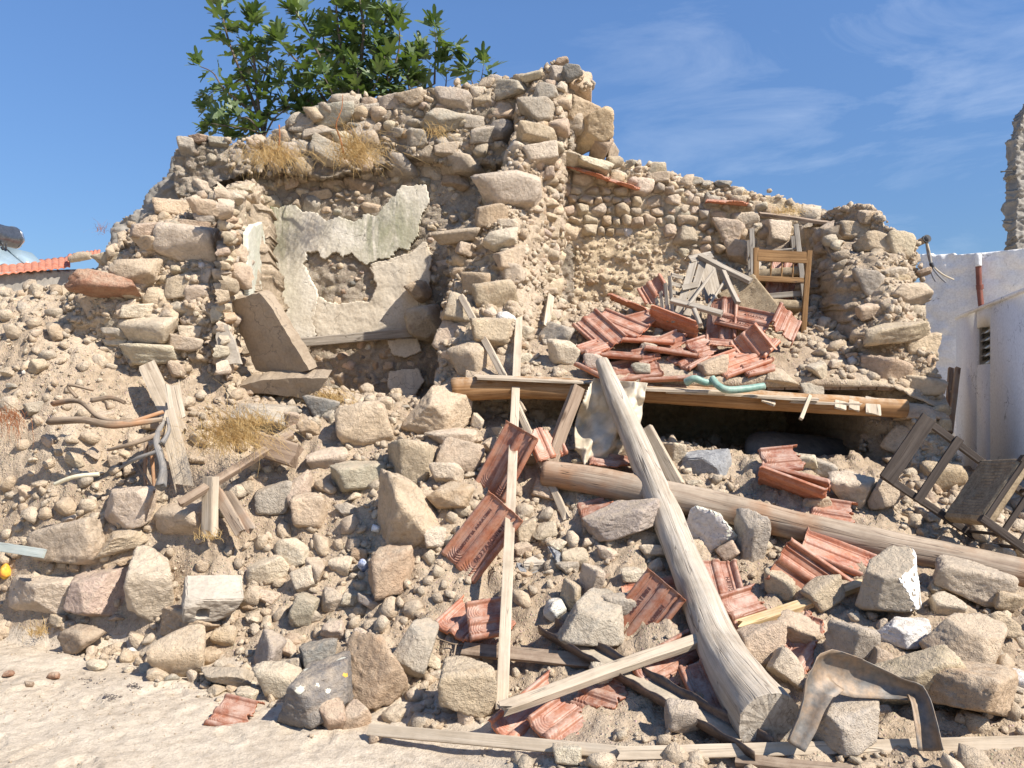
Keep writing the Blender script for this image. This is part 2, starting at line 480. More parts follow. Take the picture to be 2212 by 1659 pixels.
M['branch_grey'] = wood_material('grey_branch', (0.09, 0.085, 0.08), (0.19, 0.18, 0.17), (0.30, 0.285, 0.265), 1.0, None, 0.3)
M['wood_blue'] = wood_material('faded_blue_painted_board', (0.22, 0.24, 0.22), (0.36, 0.40, 0.37), (0.45, 0.48, 0.44), 1.0, None, 0.4)

def tile_material(name, c1, c2, c3, dusty=0.5, rough=0.55):
    m, t, b = new_mat(name)
    geo = _n(t, 'ShaderNodeNewGeometry'); pos = geo.outputs['Position']
    oi = _n(t, 'ShaderNodeObjectInfo')
    n1 = noise_n(t, pos, 7, 5, 0.6)
    n2 = noise_n(t, pos, 60, 4, 0.6)
    c = ramp(t, n1, [(0.3, c1), (0.5, c2), (0.7, c3)])
    hs = _n(t, 'ShaderNodeHueSaturation')
    t.links.new(mapr(t, oi.outputs['Random'], 0, 1, 0.72, 1.22), hs.inputs['Value'])
    t.links.new(c, hs.inputs['Color'])
    c = hs.outputs[0]
    c = mixc(t, c, ramp(t, n2, [(0.3, (0.8, 0.79, 0.78)), (0.6, (1.05, 1.05, 1.05))]), 0.8, 'MULTIPLY')
    sx = _n(t, 'ShaderNodeSeparateXYZ'); t.links.new(geo.outputs['Normal'], sx.inputs[0])
    up = mapr(t, sx.outputs['Z'], 0.0, 0.9, 0.35, 1.0)
    pn = ramp(t, noise_n(t, pos, 12, 6, 0.75), [(0.40, (0, 0, 0)), (0.62, (1, 1, 1))])
    c = mixc(t, c, (0.50, 0.38, 0.30), mathn(t, 'MULTIPLY', mathn(t, 'MULTIPLY', up, pn), dusty))
    t.links.new(c, b.inputs['Base Color'])
    b.inputs['Roughness'].default_value = rough
    b.inputs['Specular IOR Level'].default_value = 0.4
    bump(t, b, mathn(t, 'ADD', n2, n1), 0.004, 0.5)
    return m
M['tile_face'] = tile_material('engobed_tile_face', (0.27, 0.09, 0.05), (0.37, 0.14, 0.075), (0.44, 0.21, 0.125), 0.75, 0.5)
M['tile_clay'] = tile_material('raw_tile_clay', (0.40, 0.13, 0.06), (0.50, 0.175, 0.085), (0.56, 0.24, 0.13), 0.6, 0.8)
M['tile_roof'] = tile_material('orange_roof_tile', (0.40, 0.115, 0.05), (0.52, 0.16, 0.075), (0.58, 0.22, 0.12), 0.35, 0.7)

def simple(name, c, rough=0.6, metal=0.0, var=0.25, bscale=30, bd=0.004, c2=None, spec=0.3, vscale=8):
    m, t, b = new_mat(name)
    geo = _n(t, 'ShaderNodeNewGeometry'); pos = geo.outputs['Position']
    n1 = noise_n(t, pos, vscale, 5, 0.65)
    c2 = c2 or tuple(min(1, x * (1 + var)) for x in c)
    cc = ramp(t, n1, [(0.38, c), (0.62, c2)])
    n2 = noise_n(t, pos, bscale, 4, 0.6)
    cc = mixc(t, cc, ramp(t, n2, [(0.3, (1 - var * 0.8,) * 3), (0.6, (1.03,) * 3)]), 0.8, 'MULTIPLY')
    t.links.new(cc, b.inputs['Base Color'])
    b.inputs['Roughness'].default_value = rough
    b.inputs['Metallic'].default_value = metal
    b.inputs['Specular IOR Level'].default_value = spec
    bump(t, b, n2, bd, 0.5)
    return m
M['pumice'] = simple('pumice_block', (0.25, 0.245, 0.24), 0.95, 0, 0.5, 130, 0.012, (0.40, 0.39, 0.375))
M['metal'] = simple('galvanised_bent_sheet', (0.20, 0.185, 0.165), 0.62, 0.35, 0.45, 45, 0.003, (0.33, 0.235, 0.155), 0.4, 11)
M['rust_metal'] = simple('rusty_brown_channel', (0.085, 0.062, 0.052), 0.5, 0.3, 0.4, 60, 0.002, (0.19, 0.135, 0.10), 0.5)
M['channel_dust'] = simple('silt_in_channel', (0.36, 0.30, 0.22), 0.95, 0, 0.3, 60, 0.006)
M['sheet'] = simple('cream_plastic_sheet', (0.47, 0.385, 0.265), 0.5, 0, 0.25, 8, 0.004, (0.60, 0.51, 0.38), 0.4, 4)
M['hose_green'] = simple('dusty_green_hose', (0.19, 0.33, 0.265), 0.5, 0, 0.4, 30, 0.001, (0.36, 0.45, 0.36), 0.4, 10)
M['hose_pink'] = simple('faded_red_conduit', (0.42, 0.20, 0.14), 0.5, 0, 0.3)
M['cream_pipe'] = simple('cream_pipe', (0.62, 0.56, 0.40), 0.5, 0, 0.2)
M['drum'] = simple('dusty_drum', (0.105, 0.095, 0.085), 0.6, 0, 0.5, 30, 0.003, (0.19, 0.165, 0.14), 0.4, 5)
M['straw'] = simple('rush_cord', (0.27, 0.20, 0.125), 0.9, 0, 0.5, 90, 0.004, (0.40, 0.31, 0.20), 0.1, 20)
M['drygrass'] = simple('dry_grass', (0.50, 0.31, 0.115), 0.85, 0, 0.4, 90, 0.001, (0.62, 0.44, 0.20), 0.2, 14)
M['redstalk'] = simple('rust_red_dry_stalk', (0.30, 0.12, 0.05), 0.85, 0, 0.4)
M['pipe_rust'] = simple('rusty_downpipe', (0.19, 0.065, 0.045), 0.55, 0.0, 0.3, 60, 0.002, (0.26, 0.10, 0.07), 0.3, 6)
M['pipe_white'] = simple('white_downpipe', (0.72, 0.72, 0.70), 0.5)
M['cable_dark'] = simple('dark_cable', (0.04, 0.04, 0.042), 0.5)
M['cable_pale'] = simple('pale_cable', (0.50, 0.42, 0.30), 0.5)
M['cable_grey'] = simple('grey_cable', (0.22, 0.22, 0.235), 0.5)
M['tank'] = simple('grey_tank_steel', (0.12, 0.125, 0.13), 0.32, 0.7, 0.15, 10, 0.0005, (0.17, 0.175, 0.18), 0.5)
M['tank_trim'] = simple('bright_tank_rim', (0.55, 0.56, 0.58), 0.25, 0.9, 0.1)
M['panel_glass'] = simple('collector_glass', (0.22, 0.30, 0.34), 0.15, 0.0, 0.15, 4, 0.0002, (0.30, 0.38, 0.42), 0.7, 1.2)
M['alu'] = simple('aluminium_frame', (0.55, 0.56, 0.57), 0.4, 0.8, 0.1)
M['white_print'] = simple('white_print', (0.8, 0.8, 0.8), 0.5, 0, 0.02)
M['louvre_glass'] = simple('grey_louvre_glass', (0.30, 0.31, 0.30), 0.15, 0, 0.2, 6, 0.0003, (0.40, 0.41, 0.40), 0.7)
M['window_frame'] = simple('grey_window_frame', (0.28, 0.27, 0.26), 0.6)
M['dark_room'] = simple('dark_room', (0.03, 0.028, 0.026), 0.95)
M['yellow'] = simple('yellow_orange_wrapper', (0.75, 0.46, 0.05), 0.5, 0, 0.2, 20, 0.002, (0.70, 0.24, 0.05), 0.4, 25)
M['blue_bag'] = simple('crumpled_blue_bag', (0.12, 0.16, 0.30), 0.4, 0, 0.3, 40, 0.01, (0.55, 0.60, 0.72), 0.5, 30)
M['char'] = simple('charcoal', (0.06, 0.06, 0.075), 0.9, 0, 0.5, 60, 0.005, (0.17, 0.17, 0.19), 0.2, 30)
M['stem'] = simple('fig_stem', (0.10, 0.075, 0.06), 0.8, 0, 0.4, 60, 0.002, (0.19, 0.15, 0.12))

def leaf_material():
    m, t, b = new_mat('fig_leaf')
    oi = _n(t, 'ShaderNodeObjectInfo')
    ca = _n(t, 'ShaderNodeVertexColor'); ca.layer_name = 'Col'
    geo = _n(t, 'ShaderNodeNewGeometry')
    c = ramp(t, oi.outputs['Random'], [(0.0, (0.060, 0.100, 0.034)), (0.35, (0.092, 0.150, 0.052)), (0.7, (0.125, 0.185, 0.075)), (1.0, (0.17, 0.22, 0.085))])
    c = mixc(t, c, ca.outputs[0], 1.0, 'MULTIPLY')
    c = mixc(t, c, (0.13, 0.165, 0.085), mathn(t, 'MULTIPLY', geo.outputs['Backfacing'], 0.65))
    t.links.new(c, b.inputs['Base Color'])
    b.inputs['Roughness'].default_value = 0.48
    b.inputs['Specular IOR Level'].default_value = 0.38
    n = noise_n(t, geo.outputs['Position'], 45, 3, 0.6)
    bump(t, b, n, 0.004, 0.5)
    tr = _n(t, 'ShaderNodeBsdfTranslucent')
    tr.inputs['Color'].default_value = (0.17, 0.26, 0.03, 1)
    mx = _n(t, 'ShaderNodeMixShader'); mx.inputs[0].default_value = 0.22
    out = [x for x in t.nodes if x.type == 'OUTPUT_MATERIAL'][0]
    t.links.new(b.outputs[0], mx.inputs[1]); t.links.new(tr.outputs[0], mx.inputs[2])
    t.links.new(mx.outputs[0], out.inputs[0])
    return m
M['leaf'] = leaf_material()

TONES = {
 'beige': (0.51, 0.405, 0.29), 'pale': (0.62, 0.515, 0.385), 'ochre': (0.48, 0.35, 0.225), 'grey': (0.43, 0.375, 0.30),
 'dark': (0.21, 0.20, 0.185), 'pinkish': (0.53, 0.415, 0.315), 'white': (0.72, 0.70, 0.66), 'brown': (0.38, 0.27, 0.19),
 'rusty': (0.35, 0.18, 0.11), 'greenish': (0.46, 0.39, 0.29), 'warm': (0.55, 0.425, 0.295), 'red': (0.45, 0.15, 0.08)}
TONE_WORD = {'beige': 'beige', 'pale': 'pale', 'ochre': 'ochre', 'grey': 'grey', 'dark': 'dark grey', 'pinkish': 'pinkish', 'white': 'whitish',
 'brown': 'brown', 'rusty': 'rust-stained', 'greenish': 'olive-beige', 'warm': 'warm beige', 'red': 'brick red'}
def tone(k, j=0.08):
    c = np.array(TONES[k]) * (1 + random.uniform(-j, j))
    return tuple(c * (1 + np.array([random.uniform(-.03, .03) for _ in range(3)])))
def rand_tone(r=random, w=None):
    return r.choices(['beige', 'pale', 'ochre', 'grey', 'dark', 'pinkish', 'warm', 'greenish', 'brown', 'white'],
                     w or [34, 24, 7, 9, 0.5, 4, 16, 6, 1, 0.25])[0]

# ------------------------------------------------------------------ rocks
def ico(sub):
    bm = bmesh.new()
    bmesh.ops.create_icosphere(bm, subdivisions=sub, radius=1)
    bm.verts.ensure_lookup_table()
    V = np.array([v.co[:] for v in bm.verts])
    Fc = np.array([[v.index for v in f.verts] for f in bm.faces])
    bm.free()
    return V / np.linalg.norm(V, axis=1, keepdims=True), Fc
ICO = {s: ico(s) for s in (1, 2, 3, 4, 5)}
def rock_verts(sub, seed, nplanes=13, rough=0.05, sharp=160, blocky=0.5):
    r = np.random.default_rng(seed)
    D, Fc = ICO[sub]
    N = r.normal(size=(nplanes, 3)); N /= np.linalg.norm(N, axis=1, keepdims=True)
    off = r.uniform(0.60, 1.0, nplanes)
    # box-like base planes, tilted a little
    B = np.array([[1, 0, 0], [-1, 0, 0], [0, 1, 0], [0, -1, 0], [0, 0, 1], [0, 0, -1]], float) + r.normal(size=(6, 3)) * 0.30
    B /= np.linalg.norm(B, axis=1, keepdims=True)
    N = np.concatenate([N, B]); off = np.concatenate([off, r.uniform(0.50, 0.78, 6)])
    dot = D @ N.T
    inv = np.where(dot > 0.02, dot / off, 0.0)
    R = 1.0 / (np.sum(inv ** sharp, axis=1) ** (1.0 / sharp) + 1e-6)
    R = np.minimum(R, 1.5)
    if sub >= 3:      # chipped corners and edges
        for lay, (cnt_, lo, hi) in enumerate(((7, .88, .98), (6, .95, .995))):
            C_ = r.normal(size=(cnt_, 3)); C_ /= np.linalg.norm(C_, axis=1, keepdims=True)
            Vc = D * R[:, None]
            sup = (Vc @ C_.T).max(0) * r.uniform(lo, hi, cnt_)
            dt = D @ C_.T
            lim = np.where(dt > 0.05, sup / np.maximum(dt, 0.05), 9.0).min(1)
            R = np.minimum(R, lim)
    V = D * R[:, None]
    so = r.uniform(0, 50, 3)
    n = fbm(V * 2.2 + so, 4 if sub >= 3 else 2, seed) * rough * 0.75
    if sub >= 3:
        rg = 1 - np.abs(fbm(V * 4.2 + so + 9, 5, seed + 5, .6)) * 2
        n = n + (rg - 0.6) * rough * 0.8 + fbm(V * 12 + so, 4, seed + 9, .6) * rough * 0.55
    V = V * (1 + n)[:, None]
    mn, mx = V.min(0), V.max(0)
    V = (V - (mn + mx) / 2) / ((mx - mn) / 2)
    return V, Fc
ROCKS = {}
def hull_rock(npts, seed):
    r = np.random.default_rng(seed)
    p = r.normal(size=(npts, 3)); p /= np.linalg.norm(p, axis=1, keepdims=True)
    p = np.sign(p) * np.abs(p) ** 0.75 * r.uniform(.8, 1.1, (npts, 1))
    bm = bmesh.new()
    for q in p: bm.verts.new(q)
    res = bmesh.ops.convex_hull(bm, input=bm.verts)
    bmesh.ops.delete(bm, geom=list({g for g in res['geom_interior'] + res['geom_unused'] if isinstance(g, bmesh.types.BMVert)}), context='VERTS')
    bm.verts.index_update()
    V = np.array([v.co[:] for v in bm.verts]); Fc = np.array([[v.index for v in f.verts] for f in bm.faces if len(f.verts) == 3])
    bm.free()
    mn, mx = V.min(0), V.max(0)
    return (V - (mn + mx) / 2) / ((mx - mn) / 2), Fc
ROCKS[2] = [hull_rock(17, 500 + i) for i in range(22)]
ROCKS[1] = [hull_rock(10, 700 + i) for i in range(16)]
for lvl, cnt, base in ((5, 5, 900), (4, 16, 100), (3, 14, 300)):
    ROCKS[lvl] = [rock_verts(lvl, base + i, nplanes=3 + i % 7, rough=0.05 + 0.035 * (i % 4) / 3) for i in range(cnt)]
def hull_of(lvl, k, n, seed):
    V, _ = ROCKS[lvl][k]
    r = np.random.default_rng(seed); sel = V[r.choice(len(V), n, replace=False)] * (1 + r.normal(0, .02, (n, 1)))
    bm = bmesh.new()
    for q in sel: bm.verts.new(q)
    res = bmesh.ops.convex_hull(bm, input=bm.verts)
    bmesh.ops.delete(bm, geom=list({g for g in res['geom_interior'] + res['geom_unused'] if isinstance(g, bmesh.types.BMVert)}), context='VERTS')
    bm.verts.index_update()
    Vh = np.array([v.co[:] for v in bm.verts]); Fh = np.array([[v.index for v in f.verts] for f in bm.faces if len(f.verts) == 3]); bm.free()
    return Vh, Fh
ROCKS['m'] = [hull_of(3, i, 42, i) for i in range(14)]
ROCK_ME = {}
def rock_mesh(lvl, i, mat='stone'):
    k = (lvl, i % len(ROCKS[lvl]), mat)
    if k not in ROCK_ME:
        V, Fc = ROCKS[lvl][k[1]]
        ROCK_ME[k] = mesh_from('rock_shape', V, Fc, M[mat])
    return ROCK_ME[k]
def rnd_rot(r, flat=0.35):
    return Matrix.Rotation(r.uniform(0, 6.28), 4, 'Z') @ Matrix.Rotation(r.gauss(0, flat), 4, 'X') @ Matrix.Rotation(r.gauss(0, flat), 4, 'Y')

def rubble_mesh(name, pts, sizes, cols, lvl=2, seed=0, flat=0.6, squash=(0.45, 0.95), embed=0.0, rots=None):
    """many small stones joined into one mesh"""
    r = np.random.default_rng(seed)
    n = len(pts)
    protos = ROCKS[lvl]
    idx = r.integers(0, len(protos), n)
    a, bb, c = r.uniform(0, 2 * np.pi, n), r.normal(0, flat, n), r.normal(0, flat, n)
    ca, sa, cb, sb, cc, sc_ = np.cos(a), np.sin(a), np.cos(bb), np.sin(bb), np.cos(c), np.sin(c)
    Rz = np.zeros((n, 3, 3)); Rz[:, 0, 0] = ca; Rz[:, 0, 1] = -sa; Rz[:, 1, 0] = sa; Rz[:, 1, 1] = ca; Rz[:, 2, 2] = 1
    Rx = np.zeros((n, 3, 3)); Rx[:, 0, 0] = 1; Rx[:, 1, 1] = cb; Rx[:, 1, 2] = -sb; Rx[:, 2, 1] = sb; Rx[:, 2, 2] = cb
    Ry = np.zeros((n, 3, 3)); Ry[:, 1, 1] = 1; Ry[:, 0, 0] = cc; Ry[:, 0, 2] = sc_; Ry[:, 2, 0] = -sc_; Ry[:, 2, 2] = cc
    R = Rz @ Rx @ Ry
    S = np.stack([sizes, sizes * r.uniform(0.6, 1.0, n), sizes * r.uniform(squash[0], squash[1], n)], axis=1)
    pts = np.asarray(pts); cols = np.asarray(cols, dtype=np.float32)
    VV, FF, CC, base = [], [], [], 0
    for k in range(len(protos)):
        m = idx == k
        q = int(m.sum())
        if not q: continue
        pv, pf_ = protos[k]
        v = np.einsum('nij,nvj->nvi', R[m], pv[None] * S[m][:, None, :]) + pts[m][:, None, :]
        VV.append(v.reshape(-1, 3)); FF.append((pf_[None] + (base + np.arange(q) * len(pv))[:, None, None]).reshape(-1, 3))
        CC.append(np.repeat(cols[m], len(pv), axis=0)); base += q * len(pv)
    me = mesh_from(name, np.concatenate(VV), np.concatenate(FF), M['stone_mix'])
    setattr_col(me, 'Col', np.concatenate(CC))
    return me
def tone_array(n, seed, w=None):
    r = random.Random(seed)
    return np.array([(np.array(TONES[rand_tone(r, w)]) * .65 + np.array(DUST) * .35) * r.uniform(0.90, 1.08) for _ in range(n)])
# ------------------------------------------------------------------ interpolating surfaces
class TPS:
    def __init__(s, xy, v, smooth=0.002):
        xy = np.asarray(xy, float); v = np.asarray(v, float)
        n = len(xy)
        K = s.k(np.linalg.norm(xy[:, None] - xy[None], axis=2)) + np.eye(n) * smooth
        A = np.zeros((n + 3, n + 3)); A[:n, :n] = K
        A[:n, n] = 1; A[:n, n + 1:] = xy; A[n, :n] = 1; A[n + 1:, :n] = xy.T
        s.w = np.linalg.solve(A, np.concatenate([v, [0, 0, 0]]))
        s.xy = xy
    @staticmethod
    def k(r):
        return np.where(r > 1e-9, r * r * np.log(r + 1e-12), 0)
    def __call__(s, x, y):
        x = np.asarray(x, float); y = np.asarray(y, float)
        sh = x.shape
        q = np.stack([x.ravel(), y.ravel()], axis=1)
        out = np.empty(len(q))
        for i in range(0, len(q), 20000):
            c = q[i:i + 20000]
            out[i:i + 20000] = s.k(np.linalg.norm(c[:, None] - s.xy[None], axis=2)) @ s.w[:-3] + s.w[-3] + c @ s.w[-2:]
        return out.reshape(sh)

class Field:
    """height field z(x, y) on a grid"""
    def __init__(s, x0, x1, y0, y1, step, func):
        s.xs = np.arange(x0, x1 + step, step); s.ys = np.arange(y0, y1 + step, step)
        s.step = step; s.x0 = x0; s.y0 = y0
        s.X, s.Y = np.meshgrid(s.xs, s.ys)
        s.Z = func(s.X, s.Y)
    def h(s, x, y):
        fx = np.clip((np.asarray(x, float) - s.x0) / s.step, 0, len(s.xs) - 1.001)
        fy = np.clip((np.asarray(y, float) - s.y0) / s.step, 0, len(s.ys) - 1.001)
        i = fx.astype(int); j = fy.astype(int); u = fx - i; v = fy - j
        Z = s.Z
        return Z[j, i] * (1 - u) * (1 - v) + Z[j, i + 1] * u * (1 - v) + Z[j + 1, i] * (1 - u) * v + Z[j + 1, i + 1] * u * v
    def hit(s, X, Y, dmin=3.0, dmax=8.2):
        d = np.arange(dmin, dmax, 0.015)
        z = CAMZ + (CYP - Y) / F * d
        x = (X - CXP) / F * d
        k = np.nonzero(z < s.h(x, d))[0]
        return float(d[k[0]]) if len(k) else dmax

def poly_inside(px, py, poly):
    px = np.asarray(px); py = np.asarray(py)
    inside = np.zeros(px.shape, dtype=bool)
    n = len(poly)
    for i in range(n):
        x1, y1 = poly[i]; x2, y2 = poly[(i + 1) % n]
        if y1 == y2: continue
        c = ((y1 > py) != (y2 > py)) & (px < (x2 - x1) * (py - y1) / (y2 - y1) + x1)
        inside ^= c
    return inside

# ------------------------------------------------------------------ ground and debris slope
G0 = [  # photo X, Y, distance
 (-500,1250,5.4),(-500,1000,5.6),(-500,760,5.9),(-500,640,6.3),(-500,1500,4.3),
 (0,1370,5.1),(0,1250,5.2),(0,1100,5.35),(0,950,5.5),(0,800,5.75),(0,700,6.1),(0,652,6.6),
 (100,1400,4.95),(100,1250,5.08),(100,1100,5.22),(100,950,5.45),(100,800,5.75),(100,690,6.1),(110,632,6.7),
 (250,1400,4.9),(250,1250,5.0),(250,1100,5.2),(250,980,5.5),(260,850,5.8),(300,800,6.0),
 (400,1450,4.55),(400,1350,4.75),(400,1250,4.95),(400,1100,5.2),(420,950,5.55),(420,850,5.85),(430,790,6.1),
 (600,1540,3.95),(600,1400,4.55),(600,1300,4.85),(600,1150,5.15),(600,1000,5.5),(600,900,5.8),(590,850,6.2),(650,850,6.9),(700,865,7.8),
 (760,1540,3.95),(780,1400,4.4),(800,1300,4.7),(800,1150,5.05),(800,1000,5.45),(820,900,5.85),(850,870,6.8),
 (950,1580,3.72),(950,1450,4.15),(950,1300,4.6),(950,1150,4.95),(950,1000,5.4),(940,920,5.85),
 (1100,1610,3.5),(1100,1500,3.92),(1100,1400,4.25),(1100,1300,4.55),(1100,1200,4.85),(1100,1100,5.15),(1100,1000,5.5),(1090,930,5.85),
 (1350,1640,3.25),(1350,1500,3.75),(1350,1400,4.05),(1350,1250,4.5),(1350,1100,5.0),(1350,1010,5.4),(1330,960,5.9),(1330,940,6.6),
 (1600,1659,3.15),(1600,1550,3.5),(1600,1400,4.0),(1600,1250,4.5),(1600,1100,5.0),(1600,1010,5.4),(1600,990,6.0),(1600,985,7.5),
 (1850,1659,3.1),(1850,1550,3.4),(1850,1400,3.9),(1850,1250,4.4),(1850,1120,4.95),(1850,1040,5.4),(1850,1000,6.0),
 (2100,1659,3.05),(2100,1550,3.35),(2100,1400,3.85),(2100,1250,4.4),(2080,1150,4.9),(2060,1080,5.5),
 (2400,1550,3.35),(2400,1300,4.2),(2400,1150,5.2)]
pts = [(P(*g).x, P(*g).y, P(*g).z) for g in G0]
for x in (-3.2, -2.2, -1.3, -0.7):
    pts += [(x, 2.6, 0.0), (x, 3.35, 0.0)]
pts += [(-3.2, 4.0, 0), (-2.4, 4.0, 0), (-1.8, 4.0, 0), (-2.6, 4.5, 0.01), (-3.4, 4.6, 0.02), (0.2, 2.6, 0.0), (1.2, 2.4, 0.05), (2.2, 2.4, 0.07),
        (3.6, 6.5, 0.85), (3.6, 8, 0.8), (-3.5, 8, 2.2), (-4.5, 8, 2.2), (-1.5, 8.2, 1.45), (2, 8.2, 0.9), (4.5, 8, 0.8), (4.5, 4, 0.5)]
pts = np.array(pts)
tps = TPS(pts[:, :2], pts[:, 2], 0.01)
def ground_z(x, y):
    z = tps(x, y)
    z = np.maximum(z, 0.0)
    p = np.stack([x, y, z * 0.5], axis=-1)
    a = np.clip(z / 0.25, 0.0, 1)
    z = z + a * (fbm(p * 2.4, 4, 3) * 0.075 + fbm(p * 9, 4, 5, 0.6) * 0.030 + cellular(x + .15 * fbm(p * 3, 2, 6), y, .16, 61) * 0.042 + cellular(x, y, .06, 66) * 0.022)
    # tyre and boot marks pressed in the dust near the kerb of debris
    q = (1 - a)
    z = z + q * (fbm(p * 3.0, 3, 8) * 0.02 + fbm(p * 14, 3, 9) * 0.0075)
    tr = np.exp(-((y - 3.28 - 0.10 * x) / 0.16) ** 2)
    lug = np.clip(np.sin((x * 1.0 + (y - 3.3) * 1.1) * 2 * np.pi / 0.15) * 1.4, -0.4, 1)
    # boot prints and ruts
    rs_ = np.random.default_rng(12)
    for k in range(26):
        fx, fy, fa = rs_.uniform(-2.6, 0.3), rs_.uniform(3.1, 4.3), rs_.uniform(-.8, .8)
        u = (x - fx) * math.cos(fa) + (y - fy) * math.sin(fa); v = -(x - fx) * math.sin(fa) + (y - fy) * math.cos(fa)
        rd = np.sqrt((u / .045) ** 2 + (v / .11) ** 2)
        z = z + q * np.where(rd < 1, -.010, .006 * np.exp(-((rd - 1.15) / .18) ** 2))
    z = z + q * .005 * np.clip(fbm(p * 26, 3, 51, .6), -.2, 1)
    z = z + q * tr * lug * 0.012 * np.clip((x + 1.6) * 1.2, 0, 1) * (0.6 + 0.8 * np.clip(fbm(p * 5, 2, 33) + .3, 0, 1))
    return z
GF = Field(-4.6, 5.0, 2.3, 8.6, 0.018, ground_z)
def grid_faces(ny, nx, mask=None):
    i = np.arange(ny - 1)[:, None] * nx + np.arange(nx - 1)[None]
    f = np.stack([i, i + 1, i + 1 + nx, i + nx], axis=-1)
    if mask is not None:
        f = f[mask]
    return f.reshape(-1, 4)
nyg, nxg = GF.Z.shape
Vg = np.stack([GF.X, GF.Y, GF.Z], axis=-1).reshape(-1, 3)
debris_low = (GF.Z < 0.045) & (GF.Y < 5.2)
cellz = GF.Z[:-1, :-1]
me = mesh_from('debris_slope', Vg, grid_faces(nyg, nxg), [M['earth'], M['dust']])
mi = ((cellz + 0.02 * fbm(np.stack([GF.X[:-1, :-1] * 6, GF.Y[:-1, :-1] * 6, cellz], axis=-1), 3, 2)) < 0.05).astype(np.int32).ravel()
me.polygons.foreach_set('material_index', mi)
o = link('debris_slope', me); tag(o, kind='structure')
# street and surrounding land, out to the horizon
gm = mesh_from('ground', [(-3000, -60, -0.02), (3000, -60, -0.02), (3000, 4000, -0.02), (-3000, 4000, -0.02)], np.array([[0, 1, 2, 3]]), M['dust'])
tag(link('ground', gm), kind='structure')

# upper floor debris between the two end walls
U0 = [(1000,835,5.95),(1180,820,5.95),(1400,815,5.9),(1650,818,5.9),(1930,835,5.9),(2000,850,6.0),
 (1050,770,6.3),(1200,745,6.4),(1350,720,6.6),(1500,712,6.7),(1650,712,6.7),(1800,720,6.5),(1920,700,6.6),
 (1180,680,7.3),(1300,665,7.7),(1450,640,7.8),(1600,655,7.6),(1750,650,7.5),(1850,650,7.4),(1250,655,8.1),(1600,630,8.2),(1850,630,8.2)]
up = np.array([tuple(P(*u)) for u in U0])
utps = TPS(up[:, :2], up[:, 2], 0.01)
def upper_z(x, y):
    z = utps(x, y)
    p = np.stack([x, y, z], axis=-1)
    return z + fbm(p * 2.6, 4, 13) * 0.06 + fbm(p * 10, 4, 15, 0.6) * 0.03 + cellular(x, y, .07, 67) * 0.014
UF = Field(-0.35, 3.2, 5.88, 8.3, 0.022, upper_z)
nyu, nxu = UF.Z.shape
Vu = np.stack([UF.X, UF.Y, UF.Z], axis=-1).reshape(-1, 3)
Vb = Vu.copy(); Vb[:, 2] = np.minimum(Vu[:, 2] - 0.02, 1.585)
fu = grid_faces(nyu, nxu)
edge = [(i, i + 1) for i in range(nxu - 1)]
nvu = len(Vu)
sk = np.array([[b, a, a + nvu, b + nvu] for a, b in edge])
me = mesh_from('upper_floor_debris', np.concatenate([Vu, Vb]), np.concatenate([fu, fu[:, ::-1] + nvu, sk]), M['earth'])
tag(link('upper_floor_debris', me), kind='structure')

